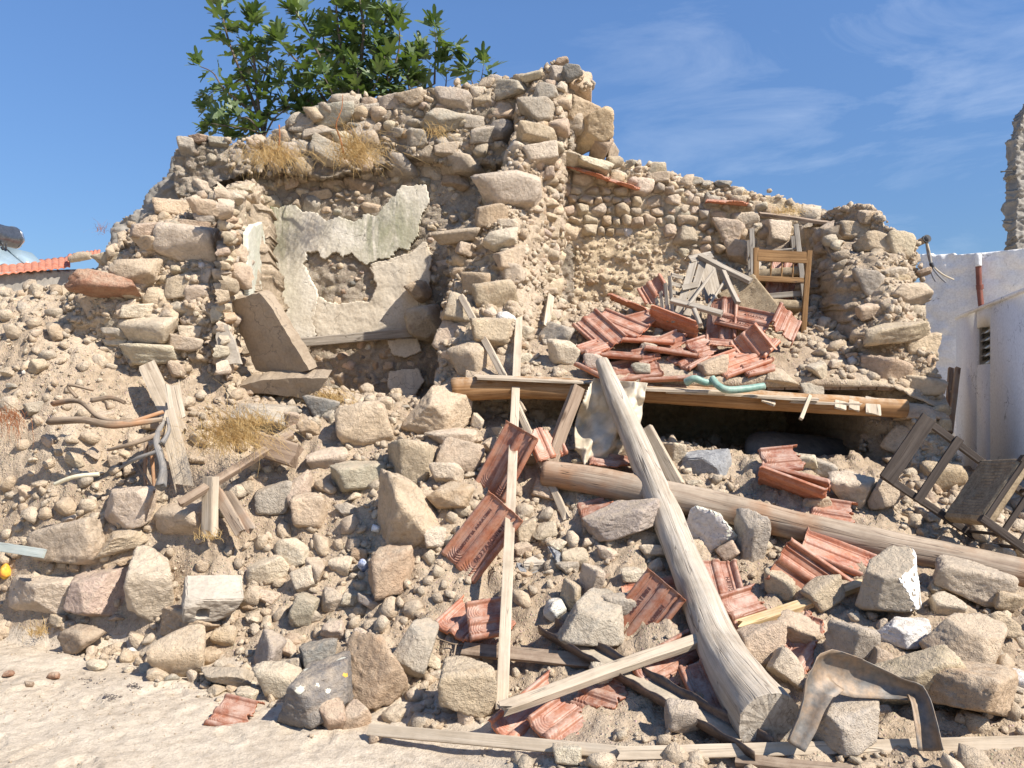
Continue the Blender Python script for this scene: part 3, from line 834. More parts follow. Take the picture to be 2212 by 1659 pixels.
# ------------------------------------------------------------------ walls
class Relief:
    """a wall whose front surface lies at y = f(x, z); seen outline given in photo positions"""
    def __init__(s, owner, name, ctrl, outline, mat, back, step=0.016, amp=1.0, seed=1, zbase=None, const=None, rag=7, extra=None):
        c = np.array([tuple(P(*q)) for q in ctrl]) if ctrl else None
        s.const = const
        s.f0 = (lambda x, z: np.full(np.shape(x), const)) if const is not None else TPS(c[:, [0, 2]], c[:, 1], 0.01)
        s.amp, s.seed = amp, seed
        s.extra = extra
        if const is not None:
            o3 = [P(X, Y, const) for X, Y in outline]
        else:
            dm = c[:, 1].mean()
            o3 = [P(X, Y, d_) for X, Y in outline for d_ in (c[:, 1].min(), c[:, 1].max())]
        x0, x1 = min(p.x for p in o3) - .1, max(p.x for p in o3) + .1
        z0, z1 = min(p.z for p in o3) - .1, max(p.z for p in o3) + .1
        if zbase is not None: z0 = zbase
        xs = np.arange(x0, x1, step); zs = np.arange(z0, z1, step)
        X, Z = np.meshgrid(xs, zs)
        Y = s.y(X, Z)
        U, W = proj(X, Y, Z)
        jx = fbm(np.stack([X * 5, Z * 5, X * 0 + seed], -1), 3, seed) * rag + fbm(np.stack([X * 22, Z * 22, X * 0], -1), 2, seed + 3) * rag * 0.5
        inside = poly_inside(U + jx, W + jx * 0.8, outline)
        s.inside = inside
        m = inside[:-1, :-1] & inside[1:, :-1] & inside[:-1, 1:] & inside[1:, 1:]
        nz_, nx_ = X.shape
        i = np.arange(nz_ - 1)[:, None] * nx_ + np.arange(nx_ - 1)[None]
        q = np.stack([i, i + 1, i + 1 + nx_, i + nx_], -1)
        front = q[m]
        nv = nz_ * nx_
        KL = 9
        fs = [front, front[:, ::-1] + nv * KL]
        mp_ = np.zeros((nz_ + 1, nx_ + 1), bool); mp_[1:-1, 1:-1] = m
        a, b_, c_, d_ = q[..., 0], q[..., 1], q[..., 2], q[..., 3]
        for (dy, dx, p1, p2) in ((-1, 0, a, b_), (1, 0, c_, d_), (0, -1, d_, a), (0, 1, b_, c_)):
            nb = mp_[1 + dy:nz_ + dy, 1 + dx:nx_ + dx]
            e = m & ~nb
            for kl in range(KL):
                fs.append(np.stack([p2[e] + nv * kl, p1[e] + nv * kl, p1[e] + nv * (kl + 1), p2[e] + nv * (kl + 1)], -1))
        Vf = np.stack([X, Y, Z], -1).reshape(-1, 3)
        Yb = back(X, Z) if callable(back) else np.maximum(Y + 0.05, back)
        jb = fbm(np.stack([X * 6, Z * 6, X * 0 + 5], -1), 3, seed + 7) * 0.04
        Vb_ = np.stack([X + jb * 0, Yb + jb, Z], -1).reshape(-1, 3)
        Ls = [Vf]
        for kl in range(1, KL + 1):
            t_ = (kl / KL) ** 1.3
            L_ = Vf * (1 - t_) + Vb_ * t_
            if kl < KL or True:
                a_ = 0.10 * min(1, kl / 2)
                L_[:, 0] += fbm(L_ * 5.0 + 3, 4, seed + 31, .6) * a_
                L_[:, 2] += fbm(L_ * 5.0 + 9, 4, seed + 37, .6) * a_
            Ls.append(L_)
        Vall = np.concatenate(Ls); Fa = np.concatenate(fs)
        used = np.unique(Fa); rm = np.full(len(Vall), -1); rm[used] = np.arange(len(used))
        me = mesh_from(name, Vall[used], rm[Fa], mat)
        s.obj = link(name, me, owner)
        s.outline = outline
    def y(s, x, z):
        y = s.f0(x, z)
        if s.extra is not None:
            y = y + s.extra(x, z)
        p = np.stack([x, z, np.zeros_like(x)], -1)
        w = fbm(p * 4, 2, s.seed + 29) * .06
        return y - s.amp * (fbm(p * 3.0, 4, s.seed + 20) * 0.045 + fbm(p * 11, 4, s.seed + 23, 0.6) * 0.018
                            + cellular(x + w, z, .17, s.seed + 40, 1.5) * .034 + cellular(x, z + w, .065, s.seed + 50, 1.4) * .017)
    def at(s, X, Y):
        """3-D point of the front surface seen at X, Y"""
        if s.const is not None: d = s.const
        else: d = 6.5
        for _ in range(12):
            p = P(X, Y, d)
            d = float(s.y(np.array([p.x]), np.array([p.z]))[0]) * 0.7 + d * 0.3
        return P(X, Y, d)

def clip_poly(poly, px, pz, nx, nz):
    out = []
    n = len(poly)
    for i in range(n):
        a = poly[i]; b = poly[(i + 1) % n]
        da = (a[0] - px) * nx + (a[1] - pz) * nz
        db = (b[0] - px) * nx + (b[1] - pz) * nz
        if da <= 0: out.append(a)
        if (da < 0) != (db < 0) and da != db:
            t_ = da / (da - db)
            out.append((a[0] + (b[0] - a[0]) * t_, a[1] + (b[1] - a[1]) * t_))
    return out

def masonry(owner, frame, region, size, asp=1.6, gap=0.88, proud=0.03, depth=0.09, seed=1, tones=None, skip=0.0, tilt=0.15, sub=3,
            name='stone', avoid=(), rowy=0.0, stats=None, var=0.35):
    """frame: (to3d(a, b) -> (point, out_normal, right, up)), region: polygon in (a, b) metres. Fits stones cell by cell"""
    r = random.Random(seed)
    a0, a1 = min(p[0] for p in region), max(p[0] for p in region)
    b0, b1 = min(p[1] for p in region), max(p[1] for p in region)
    S = []
    # dart throwing with a varying radius, anisotropic: wider than tall
    tries = int((a1 - a0) * (b1 - b0) / (size * size / asp) * 30)
    cellsz = size
    gridd = {}
    for _ in range(tries):
        a, b = r.uniform(a0, a1), r.uniform(b0, b1)
        if rowy:
            b = b0 + round((b - b0) / rowy) * rowy + r.uniform(-.12, .12) * rowy
        if not poly_inside(np.array(a), np.array(b), region): continue
        loc_s = size * (1 + var * float(_vn1(a * 1.3 + seed, b * 1.3))) * r.choice([0.48, 0.62, 0.8, 1.0, 1.25, 1.5] if not rowy else [.55, .75, .9, 1.1, 1.4])
        key = (int(a / cellsz), int(b * asp / cellsz))
        ok = True
        for i in range(-2, 3):
            for j in range(-2, 3):
                for (c, d, s2) in gridd.get((key[0] + i, key[1] + j), ()):
                    if math.hypot(a - c, (b - d) * asp) < 0.5 * (loc_s + s2) * (0.80 if not rowy else .82):
                        ok = False; break
                if not ok: break
            if not ok: break
        if ok:
            gridd.setdefault(key, []).append((a, b, loc_s)); S.append((a, b, loc_s))
    n = 0
    D0, F0 = ICO[sub]
    for k, (a, b, s_) in enumerate(S):
        if r.random() < skip: continue
        if any(poly_inside(np.array(a), np.array(b), av) for av in avoid): continue
        R_ = s_ * 0.85
        cell = [(a - R_, b - R_ / asp), (a + R_, b - R_ / asp), (a + R_, b + R_ / asp), (a - R_, b + R_ / asp)]
        for (c, d, s2) in S:
            if (c, d) == (a, b) or abs(c - a) > 3 * size or abs(d - b) > 3 * size: continue
            w_ = s_ / (s_ + s2) + (0.10 * math.sin(a * 37 + c * 91 + b * 53 + d * 17) if (a, b) < (c, d) else -0.10 * math.sin(c * 37 + a * 91 + d * 53 + b * 17))
            mx_, mz_ = a + (c - a) * w_, b + (d - b) * w_
            nx_, nz_ = (c - a), (d - b) * asp * asp
            cell = clip_poly(cell, mx_, mz_, nx_, nz_)
            if len(cell) < 3: break
        if len(cell) < 3: continue
        pc = np.array(cell)
        ctr = pc.mean(0)
        E = np.roll(pc, -1, 0) - pc
        Nn = np.stack([E[:, 1], -E[:, 0]], 1)
        L = np.linalg.norm(Nn, axis=1); keep = L > 1e-6
        Nn = Nn[keep] / L[keep, None]; Pp = pc[keep]
        offs = np.sum((Pp - ctr) * Nn, 1)
        sg = np.sign(np.median(offs)) or 1
        Nn *= sg; offs = np.abs(offs) * gap
        # convex cell -> angular block: side planes from the cell, a few split front planes
        D = D0
        rs = np.random.default_rng(seed * 1000 + k)
        dd = min(depth, s_ * 0.75) * r.uniform(0.75, 1.2)
        tt = rs.uniform(-.05, .55, len(Nn)); ln_ = np.sqrt(1 + tt ** 2)
        PN = [np.stack([Nn[:, 0] / ln_, -tt / ln_, Nn[:, 1] / ln_], 1)]; PO = [offs / ln_]
        nf_ = rs.integers(2, 5)
        fn = np.stack([rs.normal(0, .42, nf_), -np.ones(nf_), rs.normal(0, .42, nf_)], 1); fn /= np.linalg.norm(fn, axis=1, keepdims=True)
        PN.append(fn); PO.append(dd * rs.uniform(.7, 1.0, nf_))
        cn = rs.normal(size=(6, 3)) * [1, .7, 1]; cn[:, 1] = -np.abs(cn[:, 1]); cn /= np.linalg.norm(cn, axis=1, keepdims=True)
        rad_ = max(float(np.median(offs)), .01)
        PN.append(cn); PO.append((rad_ * np.hypot(cn[:, 0], cn[:, 2]) * 1.25 + dd * np.abs(cn[:, 1])) * rs.uniform(.78, 1.0, 6))
        PN.append(np.array([[0, 1., 0]])); PO.append(np.array([dd]))
        PN = np.concatenate(PN); PO = np.concatenate(PO)
        dot = D @ PN.T
        pr = np.where(dot > .02, np.maximum(PO, 1e-3) / np.maximum(dot, .02), 9).min(1)
        pr = np.minimum(pr, s_ * 0.95)
        V = D * pr[:, None]
        so = rs.uniform(0, 60, 3)
        sz = max(s_, 0.03)
        nrm = V / (np.linalg.norm(V, axis=1, keepdims=True) + 1e-6)
        V = V + nrm * ((fbm(V / sz * 2.6 + so, 4 if sub > 2 else 2, k) * 0.030 + (fbm(V / sz * 8 + so, 3, k + 3, .6) * 0.040 if sub > 2 else 0)) * sz)[:, None]
        pt, no, ri, upv = frame(ctr[0], ctr[1])
        sel = V[F0].mean(1)[:, 1] < dd * 0.45       # the buried back is left off
        Fk = F0[sel]
        used = np.unique(Fk); rm = np.full(len(V), -1); rm[used] = np.arange(len(used))
        T = Matrix.Rotation(r.gauss(0, tilt), 3, 'X') @ Matrix.Rotation(r.gauss(0, tilt), 3, 'Z')
        B = np.array([[ri.x, -no.x, upv.x], [ri.y, -no.y, upv.y], [ri.z, -no.z, upv.z]])
        Vw = V[used] @ np.array(T).T @ B.T
        me = mesh_from(name, Vw, rm[Fk], M['stone'])
        pp = pt + no * (proud - dd * (.22 if rowy else .66) + r.gauss(0, 0.016))
        tn = tone(rand_tone(r, tones), 0.12)
        link(name, me, owner, pp, tn)
        n += 1
    return n
def _vn1(a, b):
    return vnoise(np.array([[a, b, 0.5]]))[0]

def frame_relief(rel):
    def fr(a, b):
        y = float(rel.y(np.array([a]), np.array([b]))[0])
        e = 0.08
        yx = float(rel.f0(np.array([a + e]), np.array([b]))[0] - rel.f0(np.array([a - e]), np.array([b]))[0]) / (2 * e)
        yz = float(rel.f0(np.array([a]), np.array([b + e]))[0] - rel.f0(np.array([a]), np.array([b - e]))[0]) / (2 * e)
        no = Vector((yx, -1, yz)).normalized()
        up_ = Vector((0, 0, 1)); ri = up_.cross(-no).normalized() * -1
        ri = Vector((1, yx, 0)).normalized(); up_ = ri.cross(-no)
        up_ = (-no).cross(ri) if up_.z < 0 else up_
        if up_.z < 0: up_ = -up_
        return Vector((a, y, b)), no, ri, up_
    return fr
def region_of(rel, pxpoly):
    return [(rel.at(X, Y).x, rel.at(X, Y).z) for X, Y in pxpoly]

class Face:
    """flat vertical face in plan from A to B (metres); outline given in photo positions"""
    def __init__(s, A, B, outward):
        s.A = Vector((A[0], A[1], 0)); s.dir = (Vector((B[0], B[1], 0)) - s.A).normalized()
        s.no = Vector((outward[0], outward[1], 0)).normalized()
        n = Vector((-s.dir.y, s.dir.x, 0)); s.no = n if n.dot(s.no) > 0 else -n
    def ab(s, X, Y):
        rx = (X - CXP) / F
        # point (rx*d, d): distance to the plane = 0
        n = s.no; d = (n.x * s.A.x + n.y * s.A.y) / (n.x * rx + n.y)
        p = P(X, Y, d)
        return ((p - s.A).dot(s.dir), p.z)
    def frame(s, a, b):
        p = s.A + s.dir * a; p.z = b
        up_ = Vector((0, 0, 1))
        ri = up_.cross(s.no)
        return p, s.no, ri, up_
    def slab(s, owner, name, pxpoly, mat, thick=0.02, off=0.0, step=0.02, seed=1, rag=0.03, amp=0.01, ab=None, freq=1.0):
        poly = ab if ab else [s.ab(X, Y) for X, Y in pxpoly]
        a0, a1 = min(p[0] for p in poly) - .05, max(p[0] for p in poly) + .05
        b0, b1 = min(p[1] for p in poly) - .05, max(p[1] for p in poly) + .05
        A_, B_ = np.meshgrid(np.arange(a0, a1, step), np.arange(b0, b1, step))
        q = np.stack([A_ * 4 * freq, B_ * 4 * freq, A_ * 0 + seed], -1)
        j = fbm(q, 4, seed, 0.6) * rag * 2; j2 = fbm(q + 40, 4, seed + 2, 0.6) * rag * 2
        ins = poly_inside(A_ + j, B_ + j2, poly)
        m = ins[:-1, :-1] & ins[1:, :-1] & ins[:-1, 1:] & ins[1:, 1:]
        ny_, nx_ = A_.shape
        i = np.arange(ny_ - 1)[:, None] * nx_ + np.arange(nx_ - 1)[None]
        Q = np.stack([i, i + 1, i + 1 + nx_, i + nx_], -1)
        nv = ny_ * nx_
        fs = [Q[m]]
        mp_ = np.zeros((ny_ + 1, nx_ + 1), bool); mp_[1:-1, 1:-1] = m
        a, b, c, d = Q[..., 0], Q[..., 1], Q[..., 2], Q[..., 3]
        for (dy, dx, p1, p2) in ((-1, 0, a, b), (1, 0, c, d), (0, -1, d, a), (0, 1, b, c)):
            e = m & ~mp_[1 + dy:ny_ + dy, 1 + dx:nx_ + dx]
            fs.append(np.stack([p2[e], p1[e], p1[e] + nv, p2[e] + nv], -1))
        h = off + fbm(q * 0.5, 3, seed + 5) * amp + fbm(q * 3, 3, seed + 6) * amp * 0.35
        def w(hh):
            X = s.A.x + s.dir.x * A_ + s.no.x * hh; Y = s.A.y + s.dir.y * A_ + s.no.y * hh
            return np.stack([X, Y, B_], -1).reshape(-1, 3)
        Vv = np.concatenate([w(h), w(h * 0 + off - thick)]); Fa = np.concatenate(fs)
        if len(Fa) == 0: return None
        used = np.unique(Fa); rm = np.full(len(Vv), -1); rm[used] = np.arange(len(used))
        return link(name, mesh_from(name, Vv[used], rm[Fa], mat), owner)
# ================================================================== the ruined walls
STONY = [34, 24, 7, 9, 0.6, 4, 14, 7, 1, 0.6]
WARMY = [22, 24, 8, 4, 0.3, 6, 30, 3, 1, 0.4]
GREYY = [22, 12, 4, 34, 3, 3, 8, 12, 2, 0.3]

def wall_rock(owner, pos, w, h, dep, tn, roll=0, seed=0, lvl=4):
    me = rock_mesh(lvl, seed)
    o = link('stone', me, owner, pos, tone(tn))
    o.rotation_euler = (random.gauss(0, .12), math.radians(-roll), random.gauss(0, .25))
    o.scale = (w / 2, dep / 2, h / 2)
    return o
def rel_rock(owner, rel, X, Y, w, h, tn, roll=0, seed=0, out=0.35, lvl=4, d=None, dep=None):
    p = rel.at(X, Y) if d is None else P(X, Y, d)
    W, H = w / F * p.y, h / F * p.y
    dp_ = dep or max(0.12, 0.75 * (W + H) / 2)
    p.y -= dp_ * (out - 0.52)
    return wall_rock(owner, p, W, H, dp_, tn, roll, seed, lvl)

# ---- back wall of the left room (shaded, plaster remains)
BW = tag(empty('room_wall', (-1.2, 8.0, 1.4)), 'tall rubble wall with green-stained plaster below a grey stone band, topped by fig bushes', 'wall')
bw_mid = Face((-4.2, 8.0), (1.2, 8.0), (0, -1))
bw_low = Relief(BW, 'mortar_core', None,
    [(470,440),(540,375),(700,350),(860,325),(1000,310),(1240,290),(1240,1100),(470,1100)],
    M['mortar_grey'], 8.6, const=8.0, seed=11, amp=0.7)
for ob_ in [bw_low.obj]: ob_.matrix_parent_inverse = BW.matrix_world.inverted()
bw_top = Relief(BW, 'upper_masonry_core', None,
    [(378,318),(400,303),(440,305),(500,312),(560,308),(610,275),(660,250),(700,222),(745,212),(800,225),(850,205),(900,200),(950,192),(1000,185),(1050,180),(1100,172),(1150,158),(1200,150),(1240,160),(1245,330),
     (1000,365),(900,345),(800,368),(700,385),(600,372),(540,372),(480,395),(430,440),(380,420),(372,370)],
    M['mortar_grey'], 8.6, const=7.86, seed=12, amp=1.3)
bw_ext = Relief(BW, 'exterior_render', None,
    [(208,640),(218,560),(232,520),(245,480),(290,450),(330,410),(350,388),(385,330),(500,340),(560,400),(560,700),(208,700)],
    M['plaster_grey'], 8.6, const=8.12, seed=13, amp=0.8)
def fix(owner):
    for ch in owner.children:
        ch.matrix_parent_inverse = Matrix.Translation(-owner.location)
masonry(BW, frame_relief(bw_top), region_of(bw_top, [(600,290),(660,262),(745,225),(850,215),(950,200),(1050,192),(1150,168),(1225,165),(1225,320),(1000,345),(900,325),(800,345),(700,360),(620,350)]),
        0.21, 1.5, 0.95, 0.02, 0.13, 21, GREYY, 0.03, 0.14, 3, var=0.5)
masonry(BW, frame_relief(bw_top), region_of(bw_top, [(385,325),(500,318),(600,300),(610,360),(480,380),(400,410)]),
        0.17, 1.4, 0.85, 0.0, 0.1, 22, GREYY, 0.35, 0.2, 3)
masonry(BW, frame_relief(bw_low), region_of(bw_low, [(930,375),(1010,350),(1090,330),(1090,740),(960,740),(905,620),(935,500)]),
        0.16, 1.4, 0.93, 0.0, 0.09, 23, STONY, 0.12, 0.12, 3)
masonry(BW, frame_relief(bw_low), region_of(bw_low, [(560,400),(700,395),(860,370),(930,370),(930,398),(850,410),(800,445),(740,460),(650,440),(575,430)]),
        0.15, 1.4, 0.95, 0.02, 0.1, 24, STONY, 0.12, 0.16, 3)
masonry(BW, frame_relief(bw_low), region_of(bw_low, [(640,752),(925,732),(960,760),(960,900),(640,900)]),
        0.17, 1.2, 0.95, -0.01, 0.08, 25, [12, 8, 26, 12, 3, 20, 10, 8, 8, 0.2], 0.04, 0.08, 3)
masonry(BW, frame_relief(bw_low), region_of(bw_low, [(715,548),(790,560),(880,560),(895,640),(880,700),(800,715),(735,700),(720,640),(705,590)]),
        0.11, 1.3, 0.85, 0.0, 0.06, 26, [26, 16, 10, 16, 2, 8, 10, 8, 4, 0.5], 0.35, 0.12, 2)
# plaster: lime skin over mud, with its broken outline
bw_mid.slab(BW, 'plaster_skin', [(576,470),(590,445),(605,452),(640,440),(655,458),(690,462),(705,478),(735,470),(770,482),(795,462),(815,468),(830,445),(850,430),(868,404),(925,402),(930,440),(912,470),(905,510),(885,545),(862,538),(845,560),(815,562),(795,575),(775,565),(762,548),(745,560),(728,545),(702,565),(690,545),(668,548),(662,570),(672,596),(690,640),(680,700),(690,726),(660,735),(576,740)],
            M['plaster'], 0.05, 0.060, 0.008, 31, 0.014, 0.006, None, 6)
bw_mid.slab(BW, 'mud_render', [(800,570),(840,560),(885,548),(920,520),(935,560),(925,640),(900,650),(885,600),(850,590),(810,600)], M['plaster_mud'], 0.07, 0.05, 0.010, 39, 0.01, 0.012, None, 4.0)
bw_mid.slab(BW, 'mud_render', [(800,580),(860,560),(925,530),(932,600),(918,700),(912,730),(690,738),(670,690),(688,640),(720,655),(800,650),(815,620)],
            M['plaster_mud'], 0.07, 0.055, 0.010, 34, 0.01, 0.012, None, 4.0)
bw_mid.slab(BW, 'plaster_patch', [(835,735),(905,728),(912,760),(880,775),(850,770)], M['plaster'], 0.04, 0.05, 0.010, 35, 0.01, 0.008, None, 4)
bw_mid.slab(BW, 'plaster_patch', [(845,800),(905,795),(920,825),(900,850),(870,865),(845,850),(835,825)], M['plaster'], 0.04, 0.06, 0.010, 36, 0.01, 0.008, None, 4)
bw_mid.slab(BW, 'plaster_patch', [(780,705),(815,700),(820,728),(780,730)], M['plaster'], 0.04, 0.05, 0.010, 37, 0.01, 0.008, None, 4)
for k, (X, Y, w, h, tn, ro) in enumerate([
  (718,248,120,62,'grey',16),(690,285,90,44,'grey',20),(650,268,60,40,'grey',10),(640,330,70,44,'grey',5),(705,330,80,60,'grey',-25),(740,300,50,40,'pale',0),
  (845,222,60,38,'grey',0),(895,212,80,36,'beige',15),(985,222,95,50,'grey',-4),(1040,215,50,42,'beige',0),(1095,195,100,50,'grey',-2),
  (960,262,110,50,'grey',4),(1020,262,50,40,'grey',0),(1045,290,64,42,'grey',3),(962,322,64,34,'greenish',-2),(900,300,60,40,'grey',0),(860,285,40,26,'grey',0),
  (985,388,66,52,'brown',2),(1050,178,38,28,'beige',0),(810,240,70,36,'grey',12),(790,285,60,50,'grey',20),(590,365,50,36,'brown',0),(760,350,60,40,'beige',20),
  (430,300,40,20,'brown',12),(405,318,44,40,'grey',0),(470,308,52,22,'grey',-5),(630,395,40,34,'beige',0),(720,400,50,34,'beige',10),(780,400,60,40,'brown',-10),(690,420,60,26,'beige',0)]):
    rel = bw_top if Y < 350 else bw_low
    rel_rock(BW, rel, X, Y, w, h, tn, ro, k, 0.45)
# stump of a plastered stone flue
rel_rock(BW, bw_low, 925, 700, 66, 80, 'grey', 8, 3, 0.9, 4, None, 0.42)
rel_rock(BW, bw_low, 905, 632, 40, 50, 'brown', 20, 5, 0.9, 4, None, 0.3)
bm = []
fix(BW)

# lintel board in the left room
# ---- cross wall between the rooms, broken off towards the street
PW = tag(empty('cross_wall', (0, 6.4, 1.2)), 'broken cross wall of big tumbled stones dividing the two rooms, tallest part of the ruin', 'wall')
pier = Relief(PW, 'mortar_core',
  [(930,900,6.2),(1000,900,6.15),(1080,900,6.15),(1160,900,6.25),(960,800,6.3),(1050,800,6.2),(1150,800,6.3),(1215,800,6.8),
   (950,700,6.7),(1010,680,6.5),(1080,660,6.55),(1140,660,6.6),(1190,660,7.1),(985,570,7.0),(1050,560,6.85),(1130,540,6.8),(1180,540,7.3),
   (1040,460,7.15),(1110,450,7.05),(1180,430,7.4),(1060,380,7.4),(1130,350,7.3),(1200,320,7.55),(1120,250,7.65),(1200,230,7.6),(1150,160,7.8),(1220,140,7.75),(1215,560,7.8)],
  [(925,1000),(945,900),(938,800),(945,760),(960,700),(950,660),(975,620),(965,560),(968,500),(985,480),(1030,470),(1045,430),(1040,400),(1070,375),(1105,350),(1105,300),(1120,260),(1110,220),(1140,190),(1150,155),(1190,140),(1215,128),(1222,170),(1225,250),(1222,350),(1218,470),(1214,640),(1185,760),(1230,850),(1230,1000)],
  M['mortar'], 8.3, seed=41, amp=1.6, rag=9)
masonry(PW, frame_relief(pier), region_of(pier, [(960,860),(960,760),(975,700),(990,620),(985,520),(1060,450),(1070,390),(1120,340),(1130,240),(1160,170),(1205,150),(1212,260),(1205,420),(1200,640),(1170,760),(1190,860)]),
        0.17, 1.35, 0.90, 0.01, 0.13, 42, WARMY, 0.22, 0.3, 3, var=0.6)
for k, (X, Y, w, h, tn, ro, out) in enumerate([
  (1095,415,150,90,'pale',4,.75),(1062,470,72,56,'ochre',0,.7),(1165,245,96,60,'grey',10,.6),(1160,300,100,48,'warm',-5,.65),(1165,338,84,50,'pale',10,.6),
  (1180,205,60,50,'grey',0,.5),(1080,520,80,50,'pale',5,.7),(990,512,110,34,'beige',6,.8),(1010,540,60,40,'beige',-10,.6),(1100,560,70,60,'warm',0,.6),
  (1105,595,60,50,'pale',0,.5),(1030,610,80,60,'ochre',10,.6),(1000,670,90,80,'beige',0,.6),(970,730,70,90,'beige',-8,.6),(1070,640,100,70,'warm',8,.6),
  (1060,720,90,70,'warm',0,.6),(1010,780,90,90,'beige',5,.5),(1120,790,70,60,'pale',0,.5),(1130,720,50,50,'pale',0,.4),(1100,490,50,30,'pale',0,.6),
  (1205,165,46,40,'grey',0,.5),(1235,158,50,40,'dark',10,.5),(1212,136,36,22,'brown',20,.6),(1150,165,52,22,'pale',10,.6),(1185,440,40,60,'warm',0,.3),(1195,490,36,60,'warm',0,.25)]):
    rel_rock(PW, pier, X, Y, w, h, tn, ro, k + 5, out)
# big mortared lumps at the very top
for k, (X, Y, w, h, tn, ro, d, dep) in enumerate([
  (1250,195,66,66,'warm',0,7.9,.6),(1258,232,88,74,'ochre',-35,7.85,.5),(1276,278,100,120,'ochre',-12,7.9,.55),(1300,312,46,66,'brown',-20,7.95,.45),
  (1240,345,70,40,'pale',-28,7.85,.5),(1285,352,90,26,'pale',-14,7.8,.5),(1230,270,40,90,'warm',0,7.9,.5),(1262,178,40,34,'grey',0,7.95,.4),(1310,268,26,60,'beige',-20,8.05,.4),(1322,318,22,50,'beige',-10,8.05,.4)]):
    rel_rock(PW, pier, X, Y, w, h, tn, ro, k + 9, .25, 5 if k in (1, 2) else 4, d, dep)
masonry(PW, frame_relief(pier), region_of(pier, [(1178,430),(1214,380),(1212,640),(1190,760),(1172,700)]), 0.085, 1.2, 0.9, 0.03, 0.07, 46, WARMY, 0.05, 0.3, 2)
rr_e = random.Random(3)
for k in range(26):
    Y = 360 + k * 16
    rel_rock(PW, pier, 1196 + rr_e.uniform(-10, 8), Y, rr_e.uniform(22, 44), rr_e.uniform(18, 34), rr_e.choice(['pale', 'warm', 'beige', 'warm']), rr_e.uniform(-15, 15), k, .7, 3)
fix(PW)

# ---- back wall of the right room (sunlit)
RW = tag(empty('sunlit_wall', (1.9, 8.0, 1.5)), 'sunlit wall of coursed yellow-brown rubble behind the fallen chairs, its top sloping down', 'wall')
rw = Relief(RW, 'mortar_core', None,
  [(1212,1100),(1212,352),(1260,350),(1300,348),(1340,345),(1400,358),(1450,378),(1500,395),(1560,402),(1620,412),(1700,430),(1795,462),(1900,500),(1900,1100)],
  M['mortar_ochre'], 8.6, const=8.02, seed=51, amp=0.9)
rf = frame_relief(rw)
masonry(RW, rf, region_of(rw, [(1218,372),(1300,372),(1345,392),(1420,405),(1500,428),(1500,470),(1440,488),(1330,500),(1218,498)]),
        0.150, 1.45, 0.92, 0.018, 0.09, 52, [20, 8, 12, 3, 0.2, 4, 45, 6, 1, 0.1], 0.0, 0.1, 3, rowy=0.10, var=0.5)
masonry(RW, rf, region_of(rw, [(1500,425),(1600,440),(1640,455),(1700,470),(1790,480),(1790,560),(1640,600),(1500,560),(1440,500)]),
        0.19, 1.25, 0.92, 0.03, 0.11, 53, STONY, 0.05, 0.12, 3)
masonry(RW, rf, region_of(rw, [(1218,505),(1440,495),(1560,570),(1600,660),(1218,670)]),
        0.135, 1.3, 0.72, -0.01, 0.05, 54, [12, 8, 30, 1, 0, 4, 45, 2, 1, 0.1], 0.25, 0.15, 3)
masonry(RW, rf, region_of(rw, [(1330,352),(1400,366),(1450,386),(1560,408),(1650,425),(1640,452),(1500,425),(1420,402),(1345,388)]),
        0.12, 1.5, 0.85, 0.04, 0.09, 55, STONY, 0.1, 0.25, 3)
for k, (X, Y, w, h, tn, ro) in enumerate([(1667,530,66,66,'beige',0),(1610,480,64,48,'pale',5),(1680,505,60,64,'pale',0),(1640,495,30,30,'grey',0),
   (1690,470,40,22,'beige',-15),(1575,500,90,60,'pinkish',0),(1595,545,60,60,'beige',0),(1420,388,56,30,'beige',0),(1500,392,44,22,'grey',0),(1560,398,40,20,'dark',-10),(1590,415,36,26,'pale',0)]):
    rel_rock(RW, rw, X, Y, w, h, tn, ro, k + 2, .45)
fix(RW)

# ---- right end wall, seen end on
EW = tag(empty('end_wall', (3.0, 6.3, 0.9)), 'ragged broken end of the right-hand earth and rubble wall beside the white house', 'wall')
ew = Relief(EW, 'mortar_core',
  [(1835,460,7.5),(1870,450,7.3),(1910,490,7.1),(1800,500,7.7),(1850,540,6.9),(1900,560,6.6),(1960,530,6.9),(1990,540,6.9),(1850,640,6.5),(1920,640,6.3),(1990,650,6.5),
   (1880,740,6.25),(1950,740,6.1),(2010,740,6.2),(1890,840,6.15),(1960,840,5.95),(2030,850,6.0),(1900,950,6.1),(1980,950,5.8),(2040,950,5.8),(1930,1050,5.8),(2030,1060,5.55),(2110,1100,5.4)],
  [(1770,475),(1775,455),(1800,445),(1850,443),(1885,450),(1905,478),(1925,500),(1940,528),(1975,520),(1988,520),(1990,560),(1983,600),(2000,650),(2012,705),(2018,760),(2028,800),(2040,850),(2045,920),(2060,960),(2100,1040),(2125,1120),(2125,1250),(1880,1250),(1885,1000),(1865,900),(1855,800),(1840,700),(1825,690),(1800,640),(1790,560),(1765,500)],
  M['mortar'], lambda x, z: np.maximum(8.3, x * 0 + 8.3), seed=61, amp=1.7, rag=8)
ewr = region_of(ew, [(1790,470),(1870,460),(1900,490),(1930,540),(1975,545),(1980,640),(2000,740),(2025,850),(2050,960),(2090,1060),(1950,1090),(1890,980),(1880,850),(1860,740),(1845,640),(1800,560)])
masonry(EW, frame_relief(ew), ewr, 0.165, 1.7, 0.88, 0.0, 0.11, 62, [34, 16, 14, 3, 0.2, 4, 24, 4, 3, 0.2], 0.30, 0.28, 3, var=0.7)
